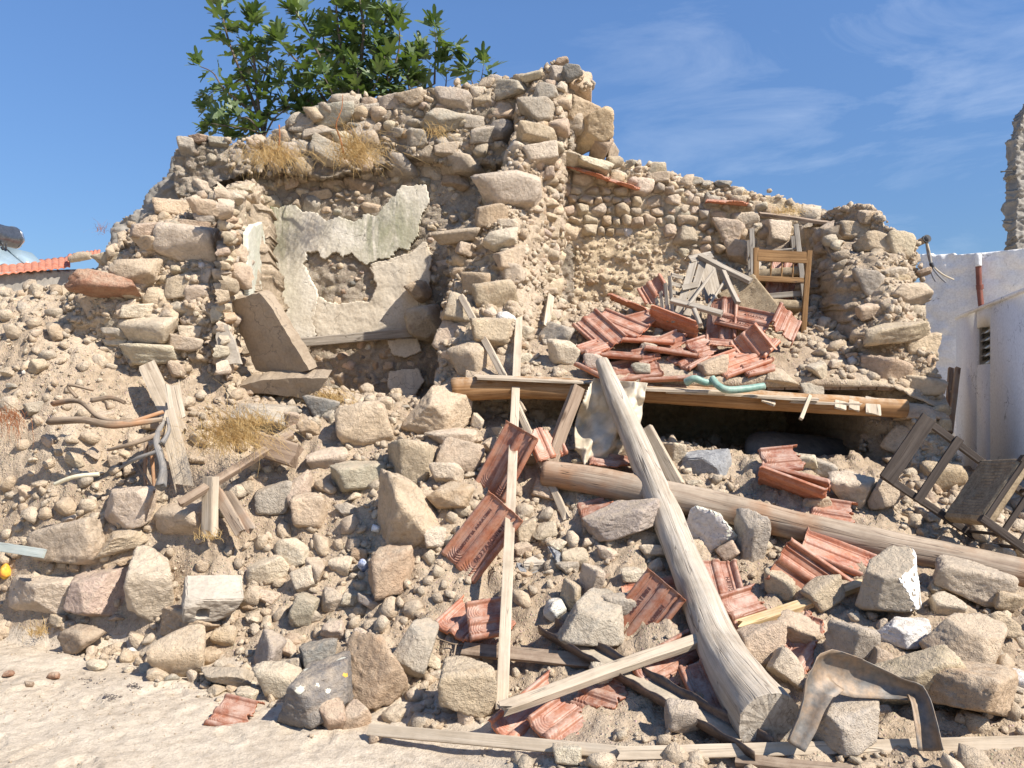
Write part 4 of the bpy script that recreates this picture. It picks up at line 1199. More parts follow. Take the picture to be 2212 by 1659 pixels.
for k, (X, Y, w, h, tn, ro, out) in enumerate([
  (1878,612,76,66,'grey',0,.5),(1945,545,80,90,'beige',0,.35),(1850,505,90,50,'warm',-8,.5),(1900,530,110,50,'warm',-15,.5),(1960,640,110,60,'warm',5,.5),
  (1880,672,90,40,'warm',10,.6),(1930,720,150,50,'warm',4,.6),(1985,745,90,60,'warm',-5,.5),(1915,810,110,80,'warm',-10,.6),(1990,830,100,50,'beige',0,.5),
  (1985,890,110,46,'warm',6,.6),(1960,955,110,70,'warm',-4,.5),(2040,1040,90,80,'ochre',0,.5),(2080,1120,90,110,'ochre',-20,.5),(1930,590,60,26,'pale',10,.5),(1880,470,50,34,'warm',0,.5),
  (1950,1000,90,40,'beige',10,.5),(1990,590,40,16,'brown',20,.9)]):
    rel_rock(EW, ew, X, Y, w, h, tn, ro, k + 7, out)
fix(EW)

# ---- left wall: its broken end faces the street, its inner face runs back to the corner
LW = tag(empty('left_wall', (-2.7, 6.2, 1.6)), 'broken pale stone wall on the left, stepping down towards the tiled roof', 'wall')
lw = Relief(LW, 'mortar_core',
  [(560,410,7.4),(505,400,6.7),(502,450,6.42),(503,500,6.32),(503,600,6.12),(503,740,6.05),(440,435,6.6),(380,470,6.35),(320,480,6.3),(260,500,6.5),(215,560,6.4),(160,600,6.3),(480,500,6.35),(400,550,6.2),(300,560,6.15),(200,640,6.0),
   (480,620,6.1),(400,640,6.05),(300,680,6.0),(220,740,6.05),(150,680,6.1),(480,740,6.05),(380,760,5.95),(300,780,5.95),(200,820,6.0),(450,800,6.0),(120,740,6.1)],
  [(100,760),(140,640),(170,600),(205,585),(225,555),(260,520),(300,478),(340,458),(370,440),(420,430),(450,425),(490,402),(508,400),(504,430),(500,480),(498,600),(496,900),(240,900),(130,860)],
  M['mortar'], lambda x, z: np.maximum(7.6 - (x + 2.2) * 0.0, 7.6) + 0 * x, seed=71, amp=1.6, rag=7)
masonry(LW, frame_relief(lw), region_of(lw, [(250,545),(330,480),(420,445),(494,412),(494,560),(492,770),(440,800),(300,800),(230,770),(250,690),(170,640)]),
        0.17, 1.5, 0.92, 0.01, 0.12, 72, WARMY, 0.16, 0.2, 3, var=0.6)
for k, (X, Y, w, h, tn, ro, out) in enumerate([
  (415,532,140,90,'pale',-8,.75),(375,456,80,48,'warm',0,.7),(446,452,80,46,'warm',-6,.7),(340,500,100,36,'beige',4,.75),(330,525,90,40,'warm',0,.6),
  (450,478,56,30,'grey',0,.6),(420,492,80,26,'brown',-6,.6),(235,620,150,46,'rusty',-8,.85),(290,590,110,70,'beige',0,.5),(330,712,130,66,'pale',0,.65),(305,672,80,40,'pale',0,.6),
  (275,668,46,44,'pale',0,.6),(330,765,140,50,'pale',0,.6),(400,740,80,40,'beige',0,.5),(370,675,50,40,'warm',0,.5),(440,590,46,56,'pale',0,.5),(430,640,56,60,'pale',0,.45),
  (410,720,50,36,'pale',0,.5),(240,560,80,40,'beige',10,.5),(390,620,70,60,'beige',0,.4),(245,700,50,30,'pale',0,.5),(250,722,56,24,'grey',0,.5),(250,742,60,20,'pale',0,.5),(470,680,40,40,'pale',0,.4),(520,410,60,30,'beige',0,.5),(545,425,36,30,'warm',0,.5)]):
    rel_rock(LW, lw, X, Y, w, h, tn, ro, k + 3, out)
rr_e = random.Random(8)
for k in range(17):
    rel_rock(LW, lw, 490 + rr_e.uniform(-8, 6), 425 + k * 22, rr_e.uniform(30, 56), rr_e.uniform(24, 38), rr_e.choice(['pale', 'warm', 'beige', 'pale']), rr_e.uniform(-15, 15), k, .55, 4)
# inner face
lf = Face((-2.10, 6.0), (-2.44, 8.0), (1, 0))
lf.slab(LW, 'inner_face_core', [(512,420),(540,402),(565,400),(580,440),(580,900),(512,1000)], M['mortar'], 0.06, 0.02, 0.02, 73, 0.02, 0.03)
lfr = [lf.ab(*q) for q in [(494,430),(560,425),(574,450),(574,640),(570,900),(494,900)]]
masonry(LW, lf.frame, lfr, 0.15, 1.5, 0.9, 0.02, 0.07, 74, [20, 40, 3, 4, 0, 4, 20, 5, 1, 0.5], 0.05, 0.15, 3)
lf.slab(LW, 'inner_plaster', [(512,500),(524,485),(545,480),(552,520),(558,560),(574,600),(575,650),(560,660),(530,650),(514,640),(511,580)], M['plaster_pale'], 0.04, 0.085, 0.008, 75, 0.012, 0.008, None, 4.0)
fix(LW)
# cross wall right face and inner faces of the dark store below
pf = Face((0.42, 6.1), (0.50, 8.0), (1, 0))
pfo = None if True else pf.slab(PW, 'right_face_core', None, M['mortar'], 0.3, 0.0, 0.03, 76, 0.02, 0.05, [(0, 0.5), (1.9, 0.5), (1.9, 3.9), (1.3, 3.4), (0.6, 2.4), (0, 1.6)])
0 and masonry(PW, pf.frame, [(0.15, 1.75), (0.6, 2.3), (1.2, 3.2), (1.8, 3.8), (1.85, 2.3), (1.0, 1.9)], 0.14, 1.4, 0.9, 0.02, 0.09, 77, WARMY, 0.08, 0.2, 2)
fix(PW)
EF = Face((2.72, 6.2), (2.85, 8.0), (-1, 0))
EF.slab(EW, 'inner_face_core', None, M['mortar'], 0.05, 0.0, 0.02, 78, 0.02, 0.05, [(0.45, 0.4), (1.85, 0.4), (1.85, 3.2), (1.0, 3.0), (0.7, 2.6), (0.45, 2.2)])
masonry(EW, EF.frame, [(0.2, 1.6), (1.8, 2.1), (1.8, 3.1), (0.9, 2.95), (0.5, 2.5)], 0.17, 1.3, 0.9, 0.02, 0.1, 79, [34, 16, 14, 8, 0.2, 4, 20, 4, 3, 0.2], 0.05, 0.2, 2)
fix(EW)

# grey earth roof behind the sunlit wall
RG = Face((2.4, 8.6), (4.3, 8.6), (0, -1))
bmv = []
for i, X in enumerate(np.linspace(1560, 1830, 28)):
    yt = np.interp(X, [1560, 1640, 1700, 1760, 1800, 1830], [418, 426, 430, 448, 458, 470])
    for j, (dy, dd) in enumerate(((0, 9.6), (18, 8.9), (34, 8.35), (40, 8.35), (60, 8.6))):
        p = P(X, yt + dy, dd); bmv.append((p.x, p.y, p.z + 0.02 * vnoise(np.array([[X * .05, dy * .1, 1.]]))[0]))
V = np.array(bmv)
o = link('earth_roof', mesh_from('earth_roof', V, grid_faces(28, 5), M['mortar_grey']))
mo = o.modifiers.new('thick', 'SOLIDIFY'); mo.thickness = 0.08
tag(o, 'low grey earth roof edge sloping down behind the sunlit wall', 'roof')
PLACED = []     # screen footprints of placed things, to keep scattered ones apart
EXCL = []       # (X1, Y1, X2, Y2, half width, depth) of timber, tiles and metal lying on the debris
def above(pts_, lift=0.02, need=0.7):
    """factor that brings points out of the debris along their sight lines"""
    k = 1.0
    for _ in range(60):
        ok = 0
        for p in pts_:
            q = Vector((p.x * k, p.y * k, CAMZ + (p.z - CAMZ) * k))
            if q.z > float(GF.h(q.x, q.y)) + lift: ok += 1
        if ok >= need * len(pts_): return k
        k -= 0.006
    return k
def pull(p, k): return Vector((p.x * k, p.y * k, CAMZ + (p.z - CAMZ) * k))
def excl(A, B, hw):
    X1, Y1 = proj(*A); X2, Y2 = proj(*B)
    d = max(A[1], B[1])
    EXCL.append((X1, Y1, X2, Y2, hw / d * F, d))
# ================================================================== timber, tiles, chairs, metal
def frame_to(dirv, up_hint):
    x = dirv.normalized(); z = (up_hint - x * up_hint.dot(x)).normalized(); y = z.cross(x)
    return x, y, z
def log_mesh(name, pts, rad, mat, seg=18, jag=0.012, seed=0, endcut=0.0, flat=1.0, sub=10, smooth=True):
    """round timber through pts with radii rad; uneven ends and a wandering surface"""
    pts = [Vector(p) for p in pts]
    # resample with Catmull-Rom
    Q, Rr = [], []
    n = len(pts)
    for i in range(n - 1):
        p0 = pts[max(i - 1, 0)]; p1 = pts[i]; p2 = pts[i + 1]; p3 = pts[min(i + 2, n - 1)]
        for k in range(sub):
            t_ = k / sub
            q = 0.5 * ((2 * p1) + (p2 - p0) * t_ + (2 * p0 - 5 * p1 + 4 * p2 - p3) * t_ ** 2 + (3 * p1 - p0 - 3 * p2 + p3) * t_ ** 3)
            Q.append(q); Rr.append(rad[i] * (1 - t_) + rad[i + 1] * t_)
    Q.append(pts[-1]); Rr.append(rad[-1])
    origin = Q[0].copy()
    up_ = Vector((0.13, 0.21, 0.97))
    V, G = [], []
    L = 0
    for i, q in enumerate(Q):
        if i: L += (Q[i] - Q[i - 1]).length
        tg = (Q[min(i + 1, len(Q) - 1)] - Q[max(i - 1, 0)])
        x, y, z = frame_to(tg, up_)
        for k in range(seg):
            a = 2 * math.pi * k / seg
            off = y * math.cos(a) + z * math.sin(a) * flat
            V.append(q + off * Rr[i] - origin); G.append((L, math.cos(a) * Rr[i], math.sin(a) * Rr[i]))
    V = np.array([tuple(v) for v in V]); G = np.array(G)
    nr = len(Q)
    Vr = V.reshape(nr, seg, 3)
    cen = Vr.mean(1, keepdims=True)
    rad_dir = (Vr - cen); ln = np.linalg.norm(rad_dir, axis=2, keepdims=True) + 1e-9
    gg = G.reshape(nr, seg, 3)
    so = seed * 3.3
    nz1 = fbm(np.stack([gg[..., 0] * 3 + so, gg[..., 1] * 9, gg[..., 2] * 9], -1), 3, seed)
    nz2 = fbm(np.stack([gg[..., 0] * 2 + so, gg[..., 1] * 60, gg[..., 2] * 60], -1), 3, seed + 4)
    Vr = Vr + rad_dir / ln * (ln * (0.13 * nz1 + 0.06 * nz2)[..., None])
    if endcut:
        tgA = np.array(tuple((Q[0] - Q[1]).normalized())); tgB = np.array(tuple((Q[-1] - Q[-2]).normalized()))
        rg = np.random.default_rng(seed)
        Vr[0] += tgA * rg.uniform(0, endcut, (seg, 1)); Vr[-1] += tgB * rg.uniform(0, endcut, (seg, 1))
    V = Vr.reshape(-1, 3)
    Fs = []
    for i in range(nr - 1):
        for k in range(seg):
            a = i * seg + k; b = i * seg + (k + 1) % seg
            Fs.append((a, b, b + seg, a + seg))
    c0 = len(V); V = np.concatenate([V, [Vr[0].mean(0)], [Vr[-1].mean(0)]]); G = np.concatenate([G, [[0, 0, 0]], [[L, 0, 0]]])
    for k in range(seg):
        Fs.append((c0, (k + 1) % seg, k)); Fs.append((c0 + 1, (nr - 1) * seg + k, (nr - 1) * seg + (k + 1) % seg))
    me = mesh_from(name, V, Fs, mat, smooth)
    if smooth:
        for p in list(me.polygons)[-2 * seg:]: p.use_smooth = False
    setattr_vec(me, 'g', G)
    return me, origin
def log(name, pts, rad, mat, label, cat, parent=None, group=None, **kw):
    me, org = log_mesh(name, pts, rad, M[mat], **kw)
    if label:
        for q1, q2 in zip(pts[:-1], pts[1:]): excl(q1, q2, max(rad) * 1.15)
    o = link(name, me, parent, org)
    if label: tag(o, label, cat, group)
    return o
def board_mesh(name, L, W, T, mat, seed=0, bow=0.0, rag=0.0, taper=1.0, nx=26, split=0.0):
    """sawn board along local x, centred; slightly uneven, worn edges, ragged ends"""
    rg = np.random.default_rng(seed)
    xs = np.linspace(-L / 2, L / 2, nx)
    sec = np.array([(-.5, -.5), (-.42, -.5), (0, -.5), (.42, -.5), (.5, -.5), (.5, .5), (.42, .5), (0, .5), (-.42, .5), (-.5, .5)])
    bev = 0.12
    V, G = [], []
    for i, x in enumerate(xs):
        t_ = i / (nx - 1); w = W * (1 + (taper - 1) * t_)
        z0 = bow * (1 - (2 * t_ - 1) ** 2)
        for (a, b) in sec:
            jit = 0.035 * vnoise(np.array([[x * 9 + seed, a * 3, b * 3.]]))[0]
            e = -0.12 if (abs(a) > .45 and True) else 0
            yy = a * w * (1 + jit); zz = b * T * (1 + e) + z0 + T * 0.1 * vnoise(np.array([[x * 5 + seed, 3., 7.]]))[0]
            xx = x
            if rag and i in (0, nx - 1):
                xx += (1 if i else -1) * rg.uniform(-rag, rag)
            V.append((xx, yy, zz)); G.append((x, a * w, b * T))
    k = len(sec); Fs = []
    for i in range(nx - 1):
        for j in range(k):
            a = i * k + j; b = i * k + (j + 1) % k
            Fs.append((a, a + k, b + k, b))
    Fs.append(tuple(range(k))); Fs.append(tuple(range((nx - 1) * k + k - 1, (nx - 1) * k - 1, -1)))
    me = mesh_from(name, V, Fs, mat)
    setattr_vec(me, 'g', G)
    return me
def board(name, A, B, W, T, mat, label=None, cat=None, normal=None, parent=None, group=None, **kw):
    """board from point A to point B; its wide face looks along `normal`"""
    A, B = Vector(A), Vector(B)
    if max(A.y, B.y) < 5.75 and parent is None and label:
        if A.z < 1.5:
            kA = above([A], .012, 1); A = pull(A, kA)
        if B.z < 1.5:
            kB = above([B], .012, 1); B = pull(B, kB)
        km = above([A.lerp(B, t_) for t_ in (.2, .35, .5, .65, .8)], .015, .75)
        A, B = pull(A, km), pull(B, km)
    if parent is None and label: excl(A, B, W * .6)
    x, y, z = frame_to(B - A, Vector(normal or (0, -1, 0.3)))
    me = board_mesh(name, (B - A).length, W, T, M[mat], **kw)
    o = link(name, me, parent)
    o.matrix_world = Matrix.Translation((A + B) / 2) @ Matrix((x, y, z)).transposed().to_4x4()
    if label: tag(o, label, cat, group)
    return o
BT = 'battens and planks fallen from the roof'
# ---- logs and long timbers
def lifted(pts_, rad, f=.5):
    ks = [above([p], r_ * f, 1) for p, r_ in zip(pts_, rad)]
    for _ in range(3): ks = [min(ks[i], (ks[max(i - 1, 0)] + ks[i] + ks[min(i + 1, len(ks) - 1)]) / 3) for i in range(len(ks))]
    return [pull(p, k) for p, k in zip(pts_, ks)]
log('leaning_log', lifted([P(1300,782,5.72), P(1340,880,5.45), P(1400,1020,5.10), P(1462,1170,4.72), P(1510,1290,4.35), P(1556,1400,4.02), P(1605,1485,3.74), P(1662,1560,3.50)], [.2] * 8),
    [.050, .076, .086, .092, .096, .108, .118, .128], 'wood_log', 'long grey weathered log leaning from the floor beam, its bent thick foot at the street', 'log', seg=36, seed=3, endcut=0.006, sub=20)
log('fallen_log', lifted([P(1178,1024,5.35), P(1290,1040,5.28), P(1440,1072,5.18), P(1600,1106,5.02), P(1760,1144,4.85), P(1920,1180,4.68), P(2080,1212,4.55), P(2260,1250,4.42)], [.1] * 8),
    [.084, .088, .092, .090, .086, .084, .084, .086], 'wood_log2', 'brown log lying across the slope from the cream sheet to the right edge', 'log', seg=24, seed=5, endcut=0.012, sub=10)
FB = tag(empty('floor_beam', P(1450,860,5.86)), 'long orange-brown floor beam over the dark hollow carrying boards and rubble', 'beam')
def own(o, par):
    o.parent = par; o.matrix_parent_inverse = Matrix.Translation(-par.location); return o
own(log('beam', [P(980,842,5.84), P(1150,838,5.84), P(1380,848,5.84)], [.088, .082, .075], 'wood_beam', None, None, seg=20, seed=7, endcut=0.02), FB)
own(log('beam', [P(1340,846,5.88), P(1500,856,5.86), P(1700,868,5.84), P(1955,882,5.82)], [.07, .072, .072, .068], 'wood_beam', None, None, seg=20, seed=8, endcut=0.006), FB)
for k, (xa, xb, yy, z_) in enumerate([(1030,1260,806,0),(1170,1330,812,1),(1380,1560,830,0),(1440,1700,836,1),(1620,1760,846,0),(1700,1850,856,1)]):
    own(board('floor_board', P(xa, yy + 8, 5.80 + .02 * z_), P(xb, yy + 8 + (xb - xa) * 0.045, 5.80 + .02 * z_), 0.16, 0.018, 'wood_plank', normal=(0, -0.15, 1), seed=60 + k, rag=0.02), FB)
# boards of the store ceiling
xk = -0.42
while xk < 2.75:
    own(board('ceiling_board', (xk + .06, 5.90, 1.575), (xk + .06, 8.0, 1.575), 0.125, 0.02, 'wood_brown', normal=(0, 0, 1), seed=int(xk * 50) + 90, nx=8), FB)
    xk += 0.135
for k, (X, Y, w, h, ro) in enumerate([(1880,878,32,36,-22),(1845,872,22,26,0),(1815,872,24,22,0),(1660,865,30,12,4)]):
    p = P(X, Y, 5.74)
    own(board('roofing_lath', P(X - h * .3 * math.sin(math.radians(ro)), Y - h / 2, 5.80), P(X + h * .5 * -math.sin(math.radians(ro)), Y + h / 2, 5.72), w / F * 5.74, 0.015, 'wood_plank', normal=(0, -1, .5), seed=70 + k, rag=0.008, nx=8), FB)
board('split_stick', P(1750,855,5.75), P(1730,905,5.55), 0.025, 0.02, 'wood_plank', 'short split stick poking out below the beam near the roofing laths', 'stick', seed=3, group=BT)
board('upright_plank', P(1122,664,6.66), P(1084,1526,3.76), 0.058, 0.024, 'wood_plank', 'tall pale plank standing upright against the floor beam, nearest the middle', 'plank', normal=(0.05, -1, 0.5), seed=4, rag=0.012, group=BT, nx=60)
board('thin_batten', P(996,640,6.5), P(1130,890,5.76), 0.05, 0.03, 'wood_plank', 'thin batten leaning steeply behind the upright plank', 'batten', normal=(-.4, -1, .2), seed=5, group=BT)
board('snapped_batten', P(1118,880,5.62), P(1222,1116,5.05), 0.046, 0.03, 'wood_plank', 'snapped batten running down behind the round end of the lower log', 'batten', normal=(-.4, -1, .2), seed=6, rag=0.03, group=BT)
board('leaning_post', P(1248,838,5.55), P(1188,1000,5.30), 0.085, 0.06, 'wood_brown', 'short squared brown post leaning left of the cream sheet', 'post', normal=(.5, -1, .3), seed=7, rag=0.006, group=BT)
board('inner_post', P(1395,925,5.35), P(1465,1050,5.22), 0.085, 0.05, 'wood_plank', 'short flat post standing behind the leaning log beside the pumice block', 'post', normal=(-.7, -1, .3), seed=8, group=BT)
board('sawn_batten', P(1092,1528,3.56), P(1512,1381,3.90), 0.060, 0.040, 'wood_plank', 'sawn batten crossing the rusty channel up to the leaning log', 'batten', normal=(-.1, -.45, .9), seed=9, rag=0.03, group=BT, nx=50)
board('long_lath', P(798,1576,3.62), P(1345,1626,3.42), 0.050, 0.022, 'wood_plank', 'long thin lath along the street edge, left half', 'lath', normal=(0, -1, .7), seed=10, rag=0.006, group=BT, nx=40)
board('long_lath', P(1335,1628,3.42), P(2230,1604,3.34), 0.050, 0.022, 'wood_plank', 'long thin lath along the street edge, right half running off frame', 'lath', normal=(0, -1, .7), seed=11, rag=0.01, group=BT, nx=40)
board('split_batten', P(1596,1352,4.05), P(1862,1262,4.45), 0.055, 0.035, 'wood_fresh', 'bright freshly split batten below the large red tile', 'batten', normal=(-.1, -.4, .9), seed=12, rag=0.03, group=BT)
board('pole_batten', P(1620,1132,4.90), P(1990,1176,4.55), 0.050, 0.036, 'wood_plank', 'split pole lying along the underside of the brown log', 'batten', normal=(0, -.5, .9), seed=13, rag=0.03, group=BT, taper=0.9)
board('half_buried_plank', P(1000,1402,4.2), P(1320,1432,4.15), 0.075, 0.022, 'wood_brown', 'half-buried plank left of the rusty channel behind the upright plank', 'plank', normal=(0, -.6, .8), seed=14, group=BT)
board('corner_batten', P(1590,1642,3.25), P(1840,1668,3.15), 0.05, 0.03, 'wood_brown', 'batten end at the bottom edge right of the log foot', 'batten', normal=(0, -.4, .9), seed=15, group=BT)
board('painted_board', P(-20,1178,4.98), P(96,1196,4.9), 0.055, 0.02, 'wood_blue', 'pale blue painted board end at the left edge', 'board', normal=(0, -1, .4), seed=16, group=BT)
board('diagonal_batten', P(388,1088,4.85), P(632,938,5.45), 0.055, 0.04, 'wood_brown', 'diagonal brown batten left of centre crossing the short post', 'batten', normal=(-.1, -.8, .5), seed=17, rag=0.015, group=BT)
board('short_post', P(455,1030,5.0), P(454,1158,4.98), 0.085, 0.06, 'wood_plank', 'short upright post end below the diagonal batten', 'post', normal=(-.4, -1, .1), seed=18, group=BT, nx=10)
board('rough_board', P(468,1062,5.05), P(520,1150,4.95), 0.07, 0.03, 'wood_log2', 'rough grooved board right of the short post', 'board', normal=(-.3, -1, .4), seed=19, rag=0.02, group=BT)
board('rough_board', P(492,1066,5.1), P(545,1146,4.95), 0.06, 0.03, 'wood_log2', 'outer rough grooved board leaning right of the short post', 'board', normal=(-.3, -1, .4), seed=20, rag=0.02, group=BT)
board('splintered_board', P(322,798,5.75), P(388,940,5.5), 0.12, 0.03, 'wood_plank', 'broad splintered board end above the branch niche', 'board', normal=(.2, -1, .3), seed=21, rag=0.05, group=BT)
board('splintered_board', P(362,900,5.35), P(398,1046,5.22), 0.115, 0.03, 'wood_plank', 'broken dusty board hanging down right of the grey branch', 'board', normal=(.1, -1, .3), seed=22, rag=0.06, group=BT)
board('splintered_board', P(372,830,5.5), P(385,905,5.4), 0.10, 0.025, 'wood_plank', 'short nailed board piece over the splintered boards', 'board', normal=(.1, -1, .5), seed=23, rag=0.03, group=BT, nx=8)
board('orange_splinter', P(352,920,5.3), P(335,965,5.25), 0.03, 0.02, 'wood_fresh', 'small orange wood splinter at the branch niche', 'splinter', seed=24, rag=0.02, group=BT, nx=8)
board('short_block', P(560,960,5.35), P(640,985,5.3), 0.15, 0.10, 'wood_brown', 'rotten squared timber stub in shade right of the dry grass', 'timber', normal=(0, -1, .3), seed=25, rag=0.02, group=BT, nx=10)
board('wall_lintel', P(632,741,7.84), P(920,716,7.84), 0.088, 0.05, 'wood_crate', 'grey timber lintel board set across the plastered wall', 'board', normal=(0, -1, 0), seed=26, nx=40)
board('slat_end', P(1190,640,6.9), P(1180,705,6.5), 0.06, 0.02, 'wood_plank', 'short pale slat end standing beside the cross wall', 'slat', normal=(.3, -1, 0), seed=27, rag=0.02, group=BT, nx=8)
board('door_stile', P(2052,796,6.5), P(2036,928,6.3), 0.05, 0.02, 'wood_log2', None, None, seed=28)
for o in [x for x in COL.objects if x.name.startswith('door_stile')]: bpy.data.objects.remove(o)

# ---- branches in the niche at the left
def branch(pts, r0, r1, mat, label, seed=0, group='branches pulled out of the old ceiling'):
    n = len(pts)
    rb_ = random.Random(seed)
    pts = [Vector(p) + Vector((rb_.gauss(0, .008), 0, rb_.gauss(0, .010))) for p in pts]
    return log('branch', pts, [(r0 + (r1 - r0) * i / (n - 1)) * rb_.uniform(.75, 1.15) for i in range(n)], mat, label, 'branch', seg=10, seed=seed, endcut=0.015, sub=6, group=group)
branch([P(105,915,5.15), P(180,905,5.10), P(250,918,5.08), P(350,902,5.25)], .034, .018, 'bark', 'thickest brown branch lying across the earth bank', 1)
branch([P(110,870,5.3), P(170,868,5.2), P(215,898,5.12), P(280,908,5.12), P(352,888,5.3)], .02, .014, 'bark', 'crooked branch above the thickest one', 2)
branch([P(165,862,5.25), P(150,835,5.25), P(200,842,5.25)], .016, .008, 'bark', 'small hooked twig rising from the crooked branch', 3)
branch([P(200,866,5.2), P(240,860,5.2), P(265,870,5.2)], .016, .012, 'bark', 'split stub end of branch right of the hooked twig', 4)
branch([P(238,968,5.1), P(280,952,5.05), P(345,930,5.2)], .012, .018, 'bark', 'thin pale branch reaching out below the thickest one', 5)
branch([P(352,905,5.3), P(340,950,5.15), P(348,1010,5.05), P(352,1052,4.95)], .014, .034, 'branch_grey', 'grey forked branch hanging in the niche, sawn end forward', 6)
branch([P(348,975,5.1), P(300,988,5.1), P(262,1010,5.2)], .018, .01, 'branch_grey', 'grey side branch going left in the niche', 7)
branch([P(350,965,5.12), P(362,935,5.2), P(360,905,5.3)], .016, .01, 'branch_grey', 'grey side branch going up in the niche', 8)
branch([P(318,960,5.3), P(310,1040,5.2), P(316,1075,5.1)], .014, .01, 'bark', 'dark vertical stick at the back of the niche', 9)
branch([P(330,970,5.3), P(335,1060,5.2)], .012, .01, 'bark', 'second dark stick at the back of the niche', 10)
branch([P(300,1000,5.3), P(330,1060,5.1)], .012, .008, 'bark', 'thin slanting stick low in the niche', 11)
log('cream_pipe', [P(118,1046,5.0), P(160,1030,4.98), P(214,1024,5.0)], [.013, .013, .013], 'cream_pipe', 'short cream plastic pipe lying on the earth bank', 'pipe', seg=12, seed=1)
# ---- hoses
log('green_hose', [P(1482,826,5.74), P(1500,818,5.70), P(1525,826,5.70), P(1548,824,5.72)], [.030, .026, .024, .022], 'hose_green', 'short loop of dusty green hose on the beam, left piece', 'hose', seg=14, seed=2, group='green hose pieces')
log('green_hose', [P(1538,816,5.70), P(1548,830,5.66), P(1570,842,5.64), P(1610,840,5.66), P(1650,834,5.70)], [.024, .026, .027, .025, .024], 'hose_green', 'bent length of dusty green hose on the beam, right piece', 'hose', seg=14, seed=3, group='green hose pieces')
log('red_conduit', [P(1318,1232,4.72), P(1360,1190,4.82), P(1400,1158,4.88), P(1440,1142,4.90)], [.013] * 4, 'hose_pink', 'faded red conduit curving left of the leaning log', 'conduit', seg=10, seed=4)
log('red_conduit', [P(1908,1190,4.9), P(1906,1240,4.85), P(1890,1275,4.8)], [.013] * 3, 'hose_pink', 'stub of faded red conduit under the brown log at right', 'conduit', seg=10, seed=5)
board('thin_lath', P(1318,1240,4.66), P(1235,1290,4.5), 0.02, 0.012, 'wood_brown', 'thin brown lath continuing below the red conduit', 'lath', seed=31, group=BT, nx=8)

# ---- concrete slabs and blocks
def slab_mesh(name, outline, thick, mat, seed=0, rag=0.02):
    """broken slab: outline in local x, z; thickness along local y"""
    o2 = []
    n = len(outline)
    rg = random.Random(seed)
    for i in range(n):
        a, b = outline[i], outline[(i + 1) % n]
        L = math.hypot(b[0] - a[0], b[1] - a[1]); k = max(1, int(L / 0.035))
        for j in range(k):
            t_ = j / k
            o2.append((a[0] + (b[0] - a[0]) * t_ + rg.uniform(-rag, rag) * .5, a[1] + (b[1] - a[1]) * t_ + rg.uniform(-rag, rag) * .5))
    bm = bmesh.new()
    vs = [bm.verts.new((x, 0, z)) for x, z in o2]
    f = bm.faces.new(vs)
    ret = bmesh.ops.extrude_face_region(bm, geom=[f])
    for v in [g for g in ret['geom'] if isinstance(g, bmesh.types.BMVert)]:
        v.co.y += thick
        v.co.x += rg.uniform(-rag, rag) * .6; v.co.z += rg.uniform(-rag, rag) * .6
    bmesh.ops.recalc_face_normals(bm, faces=bm.faces)
    bmesh.ops.triangulate(bm, faces=[f_ for f_ in bm.faces if len(f_.verts) > 4])
    for _ in range(3):
        ed = [e for e in bm.edges if e.calc_length() > 0.05]
        bmesh.ops.subdivide_edges(bm, edges=ed, cuts=1, use_grid_fill=False)
        bmesh.ops.triangulate(bm, faces=[f_ for f_ in bm.faces if len(f_.verts) > 3])
    bm.normal_update()
    P_ = np.array([v.co[:] for v in bm.verts]); N_ = np.array([v.normal[:] for v in bm.verts])
    dd = fbm(P_ * 14, 4, seed) * 0.010
    for v, d_, n_ in zip(bm.verts, dd, N_): v.co += Vector(n_) * float(d_)
    me = bpy.data.meshes.new(name); bm.to_mesh(me); bm.free(); me.materials.append(mat)
    return me
def slab_px(name, poly, d0, nrm, thick, mat, label, cat, seed=0, group=None, rag=0.02):
    n = Vector(nrm).normalized()
    cX = sum(q[0] for q in poly) / len(poly); cY = sum(q[1] for q in poly) / len(poly)
    c = P(cX, cY, d0)
    pts3 = []
    for X, Y in poly:
        r_ = Vector(((X - CXP) / F, 1, (CYP - Y) / F)); o_ = Vector((0, 0, CAMZ))
        pts3.append(o_ + r_ * ((c - o_).dot(n) / r_.dot(n)))
    xr = Vector((1, 0, 0)); xr = (xr - n * xr.dot(n)).normalized(); zr = xr.cross(n)
    if zr.z < 0: zr = -zr
    out = [((p - c).dot(xr), (p - c).dot(zr)) for p in pts3]
    me = slab_mesh(name, out, thick, M[mat], seed, rag)
    yl = zr.cross(xr)
    if yl.y < 0: yl = -yl
    o = link(name, me); o.matrix_world = Matrix.Translation(c) @ Matrix((xr, yl, zr)).transposed().to_4x4()
    if label: tag(o, label, cat, group)
    return o
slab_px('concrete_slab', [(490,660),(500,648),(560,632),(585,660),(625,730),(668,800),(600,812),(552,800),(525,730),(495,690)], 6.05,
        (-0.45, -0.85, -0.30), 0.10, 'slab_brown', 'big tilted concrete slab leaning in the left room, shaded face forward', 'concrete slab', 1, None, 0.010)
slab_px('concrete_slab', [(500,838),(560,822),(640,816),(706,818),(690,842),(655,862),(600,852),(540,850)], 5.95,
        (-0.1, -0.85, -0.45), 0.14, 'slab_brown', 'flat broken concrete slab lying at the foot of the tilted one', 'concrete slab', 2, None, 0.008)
slab_px('small_concrete_slab', [(466,704),(492,700),(520,785),(468,786)], 5.90, (0.1, -1, 0), 0.04, 'concrete', 'small grey concrete panel standing against the pale left wall', 'concrete panel', 3, None, 0.012)
